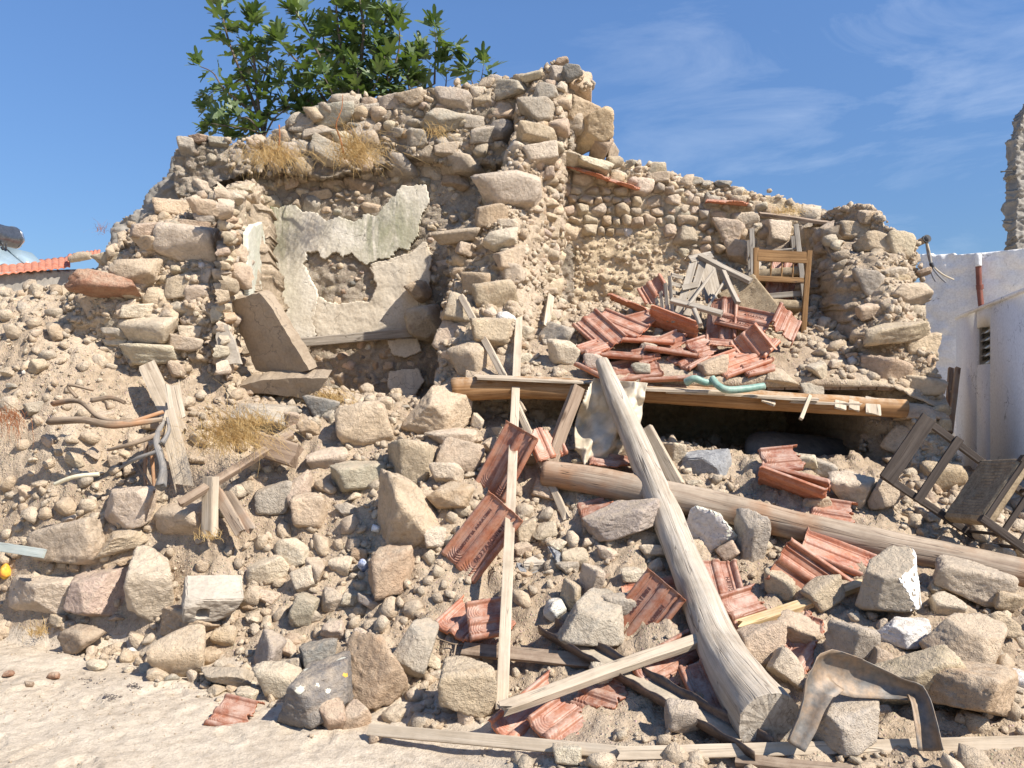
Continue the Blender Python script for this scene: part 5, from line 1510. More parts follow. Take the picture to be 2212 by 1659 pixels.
# pumice blocks
def block_mesh(name, sx, sy, sz, mat, hole=None, seed=0):
    bm = bmesh.new()
    bmesh.ops.create_cube(bm, size=1)
    for v in bm.verts: v.co = Vector((v.co.x * sx, v.co.y * sy, v.co.z * sz))
    bmesh.ops.bevel(bm, geom=list(bm.edges), offset=0.008, segments=2, affect='EDGES')
    bmesh.ops.triangulate(bm, faces=bm.faces)
    for _ in range(4):
        bmesh.ops.subdivide_edges(bm, edges=[e for e in bm.edges if e.calc_length() > 0.028], cuts=1)
        bmesh.ops.triangulate(bm, faces=[f for f in bm.faces if len(f.verts) > 3])
    rc = np.random.default_rng(seed + 50)
    Q_ = np.array([v.co[:] for v in bm.verts])
    for _ in range(7):      # knocked-off corners
        nn_ = np.sign(rc.normal(size=3)) * rc.uniform(.25, 1, 3); nn_ /= np.linalg.norm(nn_)
        q = Q_ @ nn_; ex = np.maximum(q - q.max() * rc.uniform(.72, .95), 0); Q_ = Q_ - ex[:, None] * nn_ * .95
    for v, q in zip(bm.verts, Q_): v.co = q
    bm.normal_update()
    P_ = np.array([v.co[:] for v in bm.verts]); N_ = np.array([v.normal[:] for v in bm.verts])
    dd = fbm(P_ * 30, 4, seed, .65) * 0.009 + fbm(P_ * 6, 2, seed) * 0.012
    if hole:
        for (hx, hz, hr) in hole:
            q = np.hypot(P_[:, 0] - hx, P_[:, 2] - hz)
            dd = dd - np.where((q < hr) & (N_[:, 1] < -0.5), 0.07, 0)
    for v, d_, n_ in zip(bm.verts, dd, N_): v.co += Vector(n_) * float(d_)
    me = bpy.data.meshes.new(name); bm.to_mesh(me); bm.free(); me.materials.append(mat)
    return me
def block(name, X, Y, d, dims, rot, mat, label, **kw):
    o = link(name, block_mesh(name, *dims, M[mat], **kw), None, P(X, Y, d))
    o.rotation_euler = [math.radians(a) for a in rot]
    tag(o, label, 'concrete block')
    PLACED.append((X, Y, 100, 80))
    return o
block('concrete_block', 460, 1292, 4.72, (0.32, 0.22, 0.17), (28, 6, 26), 'concrete', 'pale concrete block with a hole, tilted on the rubble', hole=[(-0.06, -0.02, 0.035)], seed=1)
block('pumice_block', 1525, 1010, 5.45, (0.30, 0.2, 0.20), (12, -6, -32), 'pumice', 'grey pumice block at the mouth of the dark hollow', seed=2)
# broken trough shaped block
tb = tag(empty('trough_block', P(1160, 1225, 4.75)), 'broken grey trough-shaped pumice block right of the upright plank', 'concrete block')
for (dx, dz, sx, sz, ry) in ((0, -0.035, 0.26, 0.05, 8), (0.115, 0.03, 0.055, 0.16, 10), (-0.10, -0.01, 0.05, 0.06, 5)):
    o = link('block_side', block_mesh('block_side', sx, 0.16, sz, M['pumice'], seed=int(dx * 100) + 7), tb, (dx, 0, dz)); o.rotation_euler = (0.35, math.radians(-ry), 0.2)
o = link('block_fill', block_mesh('block_fill', 0.20, 0.10, 0.07, M['concrete'], seed=9), tb, (0.0, 0.02, 0.015)); o.rotation_euler = (0.35, 0, 0.2)

# ---- drum in the hollow
dp_ = [P(1622,985,6.35), P(1640,985,6.35), P(1700,988,6.5), P(1800,998,6.7), P(1830,1002,6.75)]
log('steel_drum', dp_, [.14, .19, .20, .20, .17], 'drum', 'dark dusty drum lying in the hollow under the beam', 'drum', seg=30, seed=9)

# ---- cream crumpled sheet hanging from the beam
def cloth(name, P00, P10, P01, P11, nx, ny, amp, seed, mat, label, cat, mask=None):
    u, v = np.meshgrid(np.linspace(0, 1, nx), np.linspace(0, 1, ny))
    A, B, C, D = [np.array(tuple(p)) for p in (P00, P10, P01, P11)]
    S = (A * (1 - u)[..., None] + B * u[..., None]) * (1 - v)[..., None] + (C * (1 - u)[..., None] + D * u[..., None]) * v[..., None]
    q = np.stack([u * 2.3, v * 2.0, u * 0 + seed], -1)
    n = 1 - np.abs(fbm(q, 3, seed)) * 2.6
    n2 = fbm(q * 3, 3, seed + 2)
    S[..., 1] += -(n - 0.4) * amp - n2 * amp * .25
    S[..., 0] += fbm(q + 9, 2, seed + 5) * amp * .5
    m = None
    if mask is not None:
        m = mask(u[:-1, :-1], v[:-1, :-1])
    me = mesh_from(name, S.reshape(-1, 3), grid_faces(ny, nx, m), M[mat], True)
    o = link(name, me); md = o.modifiers.new('thick', 'SOLIDIFY'); md.thickness = 0.004
    tag(o, label, cat); return o
cloth('cream_sheet', P(1275,815,5.70), P(1405,828,5.66), P(1232,1020,5.36), P(1375,1010,5.36), 60, 80, 0.13, 3, 'sheet', 'crumpled cream plastic sheet hanging from the beam behind the leaning log', 'plastic sheet',
      lambda u, v: (u > 0.25 * np.abs(v - 0.55) * 0 + np.where(v < .3, (.3 - v) * 0.5, 0)) & (u < 1 - np.where(v > .55, (v - .55) * .9, 0) * 1.0) & (u > np.where(v > .75, (v - .75) * 1.4, 0)))

# ---- rusty channel and bent metal
def sweep(name, path, prof, mat, ups, thick=0.003, smooth=False):
    """thin sheet profile (local y, z) carried along a path"""
    V = []
    path = [Vector(p) for p in path]
    n = len(path)
    for i, q in enumerate(path):
        tg = path[min(i + 1, n - 1)] - path[max(i - 1, 0)]
        x, y, z = frame_to(tg, Vector(ups[i]))
        for (a, b) in (prof(i / (n - 1)) if callable(prof) else prof):
            V.append(tuple(q + y * a + z * b))
    k = len(V) // n
    me = mesh_from(name, V, grid_faces(n, k), mat, smooth)
    o = link(name, me); md = o.modifiers.new('thick', 'SOLIDIFY'); md.thickness = thick
    return o
def lerp_path(pts, n):
    pts = [Vector(p) for p in pts]; out = []
    seg = [(pts[i + 1] - pts[i]).length for i in range(len(pts) - 1)]; T = sum(seg)
    for k in range(n):
        s_ = T * k / (n - 1)
        for i, L in enumerate(seg):
            if s_ <= L + 1e-9 or i == len(seg) - 1:
                out.append(pts[i].lerp(pts[i + 1], min(1, s_ / L))); break
            s_ -= L
    return out
cp0 = lerp_path([P(1182,1362,4.25), P(1330,1440,4.02), P(1480,1520,3.78), P(1650,1632,3.45)], 40)
cpa, cpb = pull(cp0[0], above([cp0[0]], .03, 1)), pull(cp0[-1], above([cp0[-1]], .03, 1))
cpath = lerp_path([cpa, cpb], 40)
kk = above(cpath, .035, .85); cpath = [pull(q, kk) for q in cpath]
excl(cpath[0], cpath[-1], .08)
ch = sweep('rusty_channel', cpath, lambda t_: [(-.062, .055 - .01 * math.sin(t_ * 30) ** 2), (-.060, .028), (-.056, .0), (-.02, -.004), (.02, -.004), (.056, .0), (.060, .028), (.062, .052 + .006 * math.sin(t_ * 47))], M['rust_metal'], [(0.25, -0.55, 0.8)] * 40, 0.004)
tag(ch, 'rusty brown metal channel sloping down to the log foot', 'metal channel')
silt = sweep('silt', lerp_path([cpath[2], cpath[20], cpath[36]], 40), lambda t_: [(-.053, .006), (-.02, .012 + .006 * math.sin(t_ * 33)), (.02, .009), (.053, .006)], M['channel_dust'], [(0.25, -0.55, 0.8)] * 40, 0.002)
silt.parent = ch
# bent sheet-metal gutter: an arch with a folded end hanging at the right
gp = [P(1712,1608,3.14), P(1735,1560,3.17), P(1762,1480,3.22), P(1790,1445,3.26), P(1850,1462,3.28), P(1930,1482,3.26), P(1978,1494,3.22), P(1990,1520,3.17), P(2003,1570,3.12), P(2014,1622,3.08)]
kk = above(gp, .02, .8); gp = [pull(q, kk) for q in gp]
gn = lerp_path(gp, 60)
for q1, q2 in zip(gp[:-1], gp[1:]): excl(q1, q2, .07)
def gprof(t_):
    w = np.interp(t_, [0, .18, .34, .5, .7, .78, 1], [.045, .052, .085, .080, .042, .036, .046])
    dpt = np.interp(t_, [0, .3, .6, .8, 1], [.035, .05, .03, .03, .035])
    out = []
    for k in range(9):
        a = -1 + k / 4
        out.append((a * w, dpt * (a * a) - dpt * .5 + (0.008 if k in (0, 8) else 0)))
    return out
gu = []
for i in range(60):
    t_ = i / 59
    gu.append((np.interp(t_, [0, .35, .7, 1], [.55, .1, -.1, -.75]), -1.0, np.interp(t_, [0, .3, .6, 1], [.35, .15, .1, .2])))
bs = sweep('bent_metal_sheet', gn, gprof, M['metal'], gu, 0.003, True)
tag(bs, 'bent galvanised metal gutter piece folded into an arch at lower right', 'metal sheet')

# ---- roof tiles
def tile_mesh(name, seed=0, broken=None, L=0.41, W=0.25, ribs=True):
    nx, ny = 84, 110
    xs = np.linspace(-W / 2, W / 2, nx); ys = np.linspace(-L / 2, L / 2, ny)
    X, Y = np.meshgrid(xs, ys)
    t_ = (X + W / 2) / W
    def bumpf(c, w, h): return h * np.clip(1 - ((t_ - c) / w) ** 2, 0, 1) ** 0.6
    Z = bumpf(0.06, 0.06, .022) + bumpf(0.52, 0.10, .020) + bumpf(0.94, 0.07, .026) + bumpf(0.80, 0.03, .010)
    Z = Z + 0.012 * np.clip((Y + L / 2 - L * 0.965) / (L * 0.035), 0, 1) - 0.012 * np.clip(1 - (Y + L / 2) / 0.012, 0, 1)
    if ribs:
        for cx in (0.29, 0.72):
            u = (t_ - cx) * W; v = Y
            end = np.hypot(u, np.minimum(v + L * 0.30, 0)) ; dist = np.where(v < -L * 0.30, end, np.abs(u))
            inr = (np.abs(t_ - cx) < 0.165)
            Z = Z + np.where(inr & (dist > 0.020), 0.0028 * np.sin(dist * 2 * np.pi / 0.0125), 0)
    m = np.ones((ny - 1, nx - 1), bool)
    if broken is not None:
        rg = np.random.default_rng(seed)
        jj = fbm(np.stack([X * 22, Y * 22, X * 0 + seed], -1), 4, seed) * 0.045
        for (nx_, ny_, off) in broken:
            m &= ((X * nx_ + Y * ny_ + jj) < off)[:-1, :-1]
    T = 0.013
    nv = nx * ny
    V = np.concatenate([np.stack([X, Y, Z], -1).reshape(-1, 3), np.stack([X, Y, Z - T + (0 if not ribs else 0)], -1).reshape(-1, 3)])
    i = np.arange(ny - 1)[:, None] * nx + np.arange(nx - 1)[None]
    Q = np.stack([i, i + 1, i + 1 + nx, i + nx], -1)
    fs = [Q[m], Q[m][:, ::-1] + nv]
    mats = [np.zeros(int(m.sum()), int), np.ones(int(m.sum()), int)]
    mp_ = np.zeros((ny + 1, nx + 1), bool); mp_[1:-1, 1:-1] = m
    a, b, c, d = Q[..., 0], Q[..., 1], Q[..., 2], Q[..., 3]
    for (dy, dx, p1, p2) in ((-1, 0, a, b), (1, 0, c, d), (0, -1, d, a), (0, 1, b, c)):
        e = m & ~mp_[1 + dy:ny + dy, 1 + dx:nx + dx]
        fs.append(np.stack([p2[e], p1[e], p1[e] + nv, p2[e] + nv], -1)); mats.append(np.ones(int(e.sum()), int))
    Fa = np.concatenate(fs); mi = np.concatenate(mats).astype(np.int32)
    used = np.unique(Fa); rm = np.full(len(V), -1); rm[used] = np.arange(len(used))
    Vk = V[used]
    me = mesh_from(name, Vk, rm[Fa], [M['tile_face'], M['tile_clay']])
    me.polygons.foreach_set('material_index', mi)
    return me
TILE = {'full': tile_mesh('tile_shape', 1), 'half': tile_mesh('tile_shape', 2, [(0, 1, 0.02)]), 'halfb': tile_mesh('tile_shape', 3, [(0.2, -1, 0.03)]),
        'left': tile_mesh('tile_shape', 4, [(1, 0.2, 0.02)]), 'corner': tile_mesh('tile_shape', 5, [(0.7, 0.7, 0.06)]), 'shard': tile_mesh('tile_shape', 6, [(0.8, 0.6, 0.01), (-0.6, 0.8, 0.05)]),
        'strip': tile_mesh('tile_shape', 7, [(1, 0, -0.03)])}
TG = 'broken interlocking clay roof tiles'
def tile(kind, X, Y, d, X2, Y2, d2, nrm, label, ends=None, scale=1.0):
    """tile centred at (X, Y, d) whose long axis points to (X2, Y2, d2)"""
    c = P(X, Y, d); yv = (P(X2, Y2, d2) - c).normalized()
    z = Vector(nrm); z = (z - yv * z.dot(yv)).normalized(); x = yv.cross(z)
    if d < 5.75:
        k_ = above([c + yv * a + x * b for a, b in ((0, 0), (.17, .1), (.17, -.1), (-.17, .1), (-.17, -.1), (.1, 0), (-.1, 0))], .005, .55)
        c = pull(c, k_)
    excl(c - yv * .16, c + yv * .16, .12)
    o = link('roof_tile', TILE[kind])
    o.matrix_world = Matrix.Translation(c) @ Matrix((x, yv, z)).transposed().to_4x4() @ Matrix.Scale(scale, 4)
    tag(o, label, 'roof tile', TG)
    return o
def tile2(kind, X1, Y1, X2, Y2, d, nrm, label):
    """whole tile lying between two seen end points, the second one farther away"""
    Xm, Ym = (X1 + X2) / 2, (Y1 + Y2) / 2
    L_img = math.hypot(X2 - X1, Y2 - Y1) / F * d
    dd = math.sqrt(max(0, .41 ** 2 - L_img ** 2)) if L_img < .41 else 0
    return tile(kind, Xm, Ym, d, X2, Y2, d + dd / 2, nrm, label, scale=max(1, min(1.15, L_img / .41)))
# lower slope
t_let = tile2('full', 988, 1228, 1094, 1092, 4.74, (-0.25, -0.9, 0.35), 'whole red tile with raised Greek lettering left of the upright plank')
tile2('full', 1058, 1064, 1130, 928, 5.22, (-0.5, -0.8, 0.25), 'steep red tile standing above the lettered one, smooth ribs')
tile('shard', 1168, 930, 5.35, 1150, 890, 5.4, (0.5, -0.8, 0.1), 'curled tile shard in the gap right of the steep red tile')
tile('half', 1025, 1318, 4.45, 1060, 1285, 4.55, (-0.2, -0.6, 0.8), 'pinkish ribbed tile half hidden behind the one by the upright plank')
tile('half', 1092, 1330, 4.28, 1165, 1318, 4.3, (-0.1, -0.6, 0.8), 'pinkish ribbed tile piece crossed by the upright plank')
tile('corner', 1160, 1545, 3.72, 1215, 1498, 3.85, (0.1, -0.75, 0.66), 'dark ribbed tile fragment under the lower end of the sawn batten')
tile('shard', 1250, 1540, 3.78, 1290, 1510, 3.85, (0.1, -0.5, 0.85), 'reddish tile corner right of the dark ribbed fragment')
tile('half', 532, 1548, 3.92, 580, 1560, 3.90, (0.15, -0.40, 0.9), 'orange-red tile piece lying alone in the dust', scale=.8)
tile2('full', 1334, 1397, 1440, 1262, 4.25, (-0.3, -0.85, 0.35), 'long dark red ribbed tile left of the leaning log')
tile('left', 1420, 1260, 4.55, 1350, 1262, 4.55, (0, -0.5, 0.85), 'curved red tile edge above the long dark red one')
tile2('full', 1398, 1475, 1510, 1410, 4.1, (0.0, -0.8, 0.5), 'dark tile under the sawn batten beside the leaning log')
tile('shard', 1340, 1512, 3.9, 1380, 1525, 3.85, (0, -0.5, 0.85), 'dark ribbed tile shard below the rusty channel')
tile2('full', 1575, 1340, 1545, 1225, 4.5, (0.1, -0.9, 0.35), 'lettered tile behind the leaning log, only its right part showing')
tile('half', 1640, 1310, 4.4, 1700, 1290, 4.5, (-0.3, -0.8, 0.5), 'dusty pink tile piece right of the leaning log')
tile2('full', 1585, 1565, 1528, 1448, 3.95, (-0.1, -0.9, 0.3), 'dark red tile in the shadow behind the log foot')
tile2('full', 1822, 1302, 1680, 1205, 4.4, (-0.3, -0.9, 0.35), 'large clean red tile tilted below the brown log')
tile2('full', 1885, 1228, 1745, 1172, 4.5, (0.1, -0.45, 0.9), 'dusty red tile lying above the large clean one')
tile('left', 1745, 1408, 4.1, 1765, 1380, 4.15, (-0.8, -0.7, 0.1), 'small red tile edge standing above the bent metal')
tile('shard', 1748, 1330, 4.3, 1760, 1310, 4.35, (-0.5, -0.8, 0.2), 'triangular orange tile shard left of the dark-pitted stone')
tile('full', 1710, 1052, 5.0, 1790, 1082, 4.9, (-0.05, 0.5, 0.85), 'bright orange tile seen from its edge on top of the brown log')
tile('full', 1720, 1032, 5.05, 1640, 1012, 5.15, (-0.05, 0.35, 0.95), 'dusty orange tile under the cement-crusted one')
tile('half', 1718, 990, 5.2, 1770, 985, 5.2, (0, -0.55, 0.85), 'pale cement-crusted tile on top of the right stack')
tile('half', 1830, 1112, 4.85, 1880, 1120, 4.8, (0, -0.5, 0.85), 'pink ribbed tile half behind the brown log')
tile('shard', 1320, 1090, 5.0, 1360, 1080, 5.0, (0, -0.2, 1), 'orange tile edge on the flat grey stone below the brown log')
tile('left', 1340, 1003, 5.3, 1420, 1015, 5.28, (0, -0.3, 1), 'narrow dark tile strip above the brown log')
# upper heap
UH = [('full',1295,715,6.35,1340,755,6.2,(-.3,-.7,.65),'ribbed tile at the left end of the upper heap'),
 ('full',1340,700,6.45,1400,725,6.35,(.1,-.6,.8),'second ribbed tile, upper left of the heap'),
 ('half',1420,640,7.0,1450,690,6.8,(-.6,-.6,.5),'dusty grooved tile leaning behind the upper heap'),
 ('left',1360,655,7.0,1400,672,6.9,(0,.3,.9),'dark tile edge sticking out at the back left of the heap'),
 ('full',1455,700,6.5,1520,725,6.4,(.0,.55,.8),'bright orange tile seen from its broken edge, centre of the heap'),
 ('full',1610,690,6.35,1680,705,6.2,(-.1,-.75,.62),'broad lettered glazed tile on top of the upper heap'),
 ('full',1560,690,6.45,1565,620,6.6,(-.5,-.85,.1),'steep dark red tile under the broad lettered one'),
 ('half',1690,715,6.2,1670,760,6.1,(.6,-.6,.5),'upright red tile at the right end of the upper heap'),
 ('half',1655,735,6.15,1690,700,6.25,(-.5,-.6,.6),'ribbed tile beside the upright red one'),
 ('full',1600,778,6.0,1650,760,6.05,(-.1,-.7,.7),'dark concentric-ribbed tile near the beam'),
 ('half',1655,782,5.98,1690,775,6.0,(.1,-.6,.8),'rounded ribbed tile right of the concentric one'),
 ('full',1400,735,6.3,1480,740,6.25,(0,-.2,1),'flat tile edge, third layer of the upper heap'),
 ('full',1330,768,6.1,1420,775,6.05,(0,-.15,1),'flat orange tile edge low in the heap'),
 ('full',1450,758,6.15,1530,770,6.1,(.05,-.2,1),'flat tile edge crossing the middle of the heap'),
 ('half',1505,765,6.1,1550,740,6.2,(-.4,-.6,.6),'dusty lettered tile leaning in the middle of the heap'),
 ('full',1365,800,5.98,1430,790,6.0,(-.1,-.6,.75),'pink ribbed tile just above the cream sheet'),
 ('full',1440,818,5.92,1500,815,5.9,(0,-.1,1),'cream-edged tile lying on the beam boards'),
 ('half',1270,785,6.0,1240,770,6.05,(0,-.3,1),'orange tile corner left of the charred log tip'),
 ('shard',1480,728,6.3,1510,715,6.3,(-.2,-.6,.8),'small dark shard in the middle of the heap'),
 ('shard',1545,745,6.15,1575,735,6.2,(.3,-.6,.8),'red shard beside the long flat stone'),
 ('left',1590,745,6.1,1650,750,6.05,(0,-.2,1),'narrow tile strip below the long flat stone'),
 ('full',1690,600,7.3,1700,560,7.4,(-.1,-.9,.3),'red tile behind the honey-coloured chair back'),
 ('corner',1400,690,6.6,1440,680,6.6,(.2,-.5,.8),'tile corner left of the bright orange edge'),
 ('shard',1310,745,6.15,1340,735,6.2,(-.2,-.5,.9),'brick red shard at the left of the heap'),
 ('shard',1425,765,6.1,1450,760,6.1,(.1,-.5,.9),'clay shard low in the heap near the round grey stone'),
 ('half',1640,765,6.02,1660,790,6.0,(-.7,-.5,.5),'orange tile stub standing beside the concentric one')]
for t_ in UH: tile(*t_)
# roof courses left in the wall tops
tile('left', 1268, 372, 7.85, 1300, 382, 7.8, (0, -.1, 1), 'dusty tile course sticking out high beside the cross wall')
tile('left', 1335, 395, 7.9, 1370, 405, 7.85, (0, -.1, 1), 'orange tile edge on the sunlit wall top')
tile('left', 1570, 437, 7.9, 1620, 440, 7.85, (0, -.1, 1), 'brown tile edge in the upper sunlit wall')
board('roof_batten', P(1640,462,7.7), P(1792,482,7.6), 0.18, 0.03, 'wood_brown', 'dark plank under the grey earth roof edge', 'plank', normal=(0, -.3, 1), seed=33)
# lettering pressed on the tile
def text_mesh(s, size, ext=0.0012):
    cu = bpy.data.curves.new('lettering', 'FONT'); cu.body = s; cu.size = size; cu.extrude = ext; cu.align_x = 'CENTER'; cu.align_y = 'CENTER'
    cu.space_character = 1.12
    to = bpy.data.objects.new('lettering_tmp', cu); COL.objects.link(to)
    dg = bpy.context.evaluated_depsgraph_get(); dg.update()
    me = bpy.data.meshes.new_from_object(to.evaluated_get(dg))
    bpy.data.objects.remove(to)
    return me
def letter(parent, s, size, x, y, z, rot=90, mat='tile_face'):
    me = text_mesh(s, size); me.materials.clear(); me.materials.append(M[mat])
    o = link('lettering', me, parent); o.location = (x, y, z); o.rotation_euler = (0, 0, math.radians(rot))
    return o
M['letter_dark'] = simple('tile_relief_lettering', (0.12, 0.045, 0.032), 0.6, 0, 0.2)
letter(t_let, 'ΚΕΡΑΜΟΥΡΓΙΑ ΑΛΛΑΤΙΝΗ', 0.0235, -0.0525, -0.02, 0.0015, 90, 'letter_dark')
letter(t_let, 'ΘΕΣΣΑΛΟΝΙΚΗ', 0.030, 0.055, 0.0, 0.0015, 90, 'letter_dark')
for o in [x for x in COL.objects if x.get('label', '') in ('broad lettered glazed tile on top of the upper heap', 'dusty lettered tile leaning in the middle of the heap', 'lettered tile behind the leaning log, only its right part showing', 'long dark red ribbed tile left of the leaning log')]:
    letter(o, 'ΑΛΛΑΤΙΝΗ', 0.030, -0.0525, 0.05 if o.data != TILE['half'] else -0.08, 0.002, 90, 'letter_dark')
    letter(o, 'ΘΕΣΣΑΛΟΝΙΚΗ', 0.028, 0.055, 0.0 if o.data != TILE['half'] else -0.09, 0.002, 90, 'letter_dark')
# ================================================================== loose stones one could pick up
def clear_of_things(X, Y, y, extra=0.0):
    X = np.asarray(X, float); Y = np.asarray(Y, float); ok = np.ones(X.shape, bool)
    for (x1, y1, x2, y2, hw, dd) in EXCL:
        L2 = (x2 - x1) ** 2 + (y2 - y1) ** 2 + 1e-6
        t_ = np.clip(((X - x1) * (x2 - x1) + (Y - y1) * (y2 - y1)) / L2, 0, 1)
        q = np.hypot(X - x1 - t_ * (x2 - x1), Y - y1 - t_ * (y2 - y1))
        ok &= ~((q < hw + extra) & (y < dd + 0.12))
    return ok
def loose(X, Y, w, h, tn, roll, label, d=None, seed=None, lvl=None, dep=None, field=None, sink=0.12, cat='stone', group=None):
    f = field or GF
    if d is None:
        d = f.hit(X, Y + h * 0.42, 3.0 if f is GF else 5.9)
        d = d - (w / F * d) * 0.10
    p = P(X, Y, d)
    W, H = w / F * d, h / F * d
    D_ = dep or (0.55 * W + 0.45 * H) * random.uniform(0.75, 1.0)
    lv = lvl or (5 if max(w, h) > 120 else 4 if max(w, h) > 45 else 3)
    sd = seed if seed is not None else random.randrange(1000)
    o = bpy.data.objects.new('loose_stone', rock_mesh(lv, sd))
    COL.objects.link(o)
    p.y += D_ * 0.3
    o.location = p
    o.rotation_euler = (random.gauss(0, .15), math.radians(-roll), random.gauss(0, .3))
    o.scale = (W / 2 * 1.03, D_ / 2, H / 2 * 1.03)
    o.color = (*tone(tn), 1)
    tag(o, label, cat, group or 'loose stones of the collapsed walls')
    PLACED.append((X, Y, w, h))
    return o
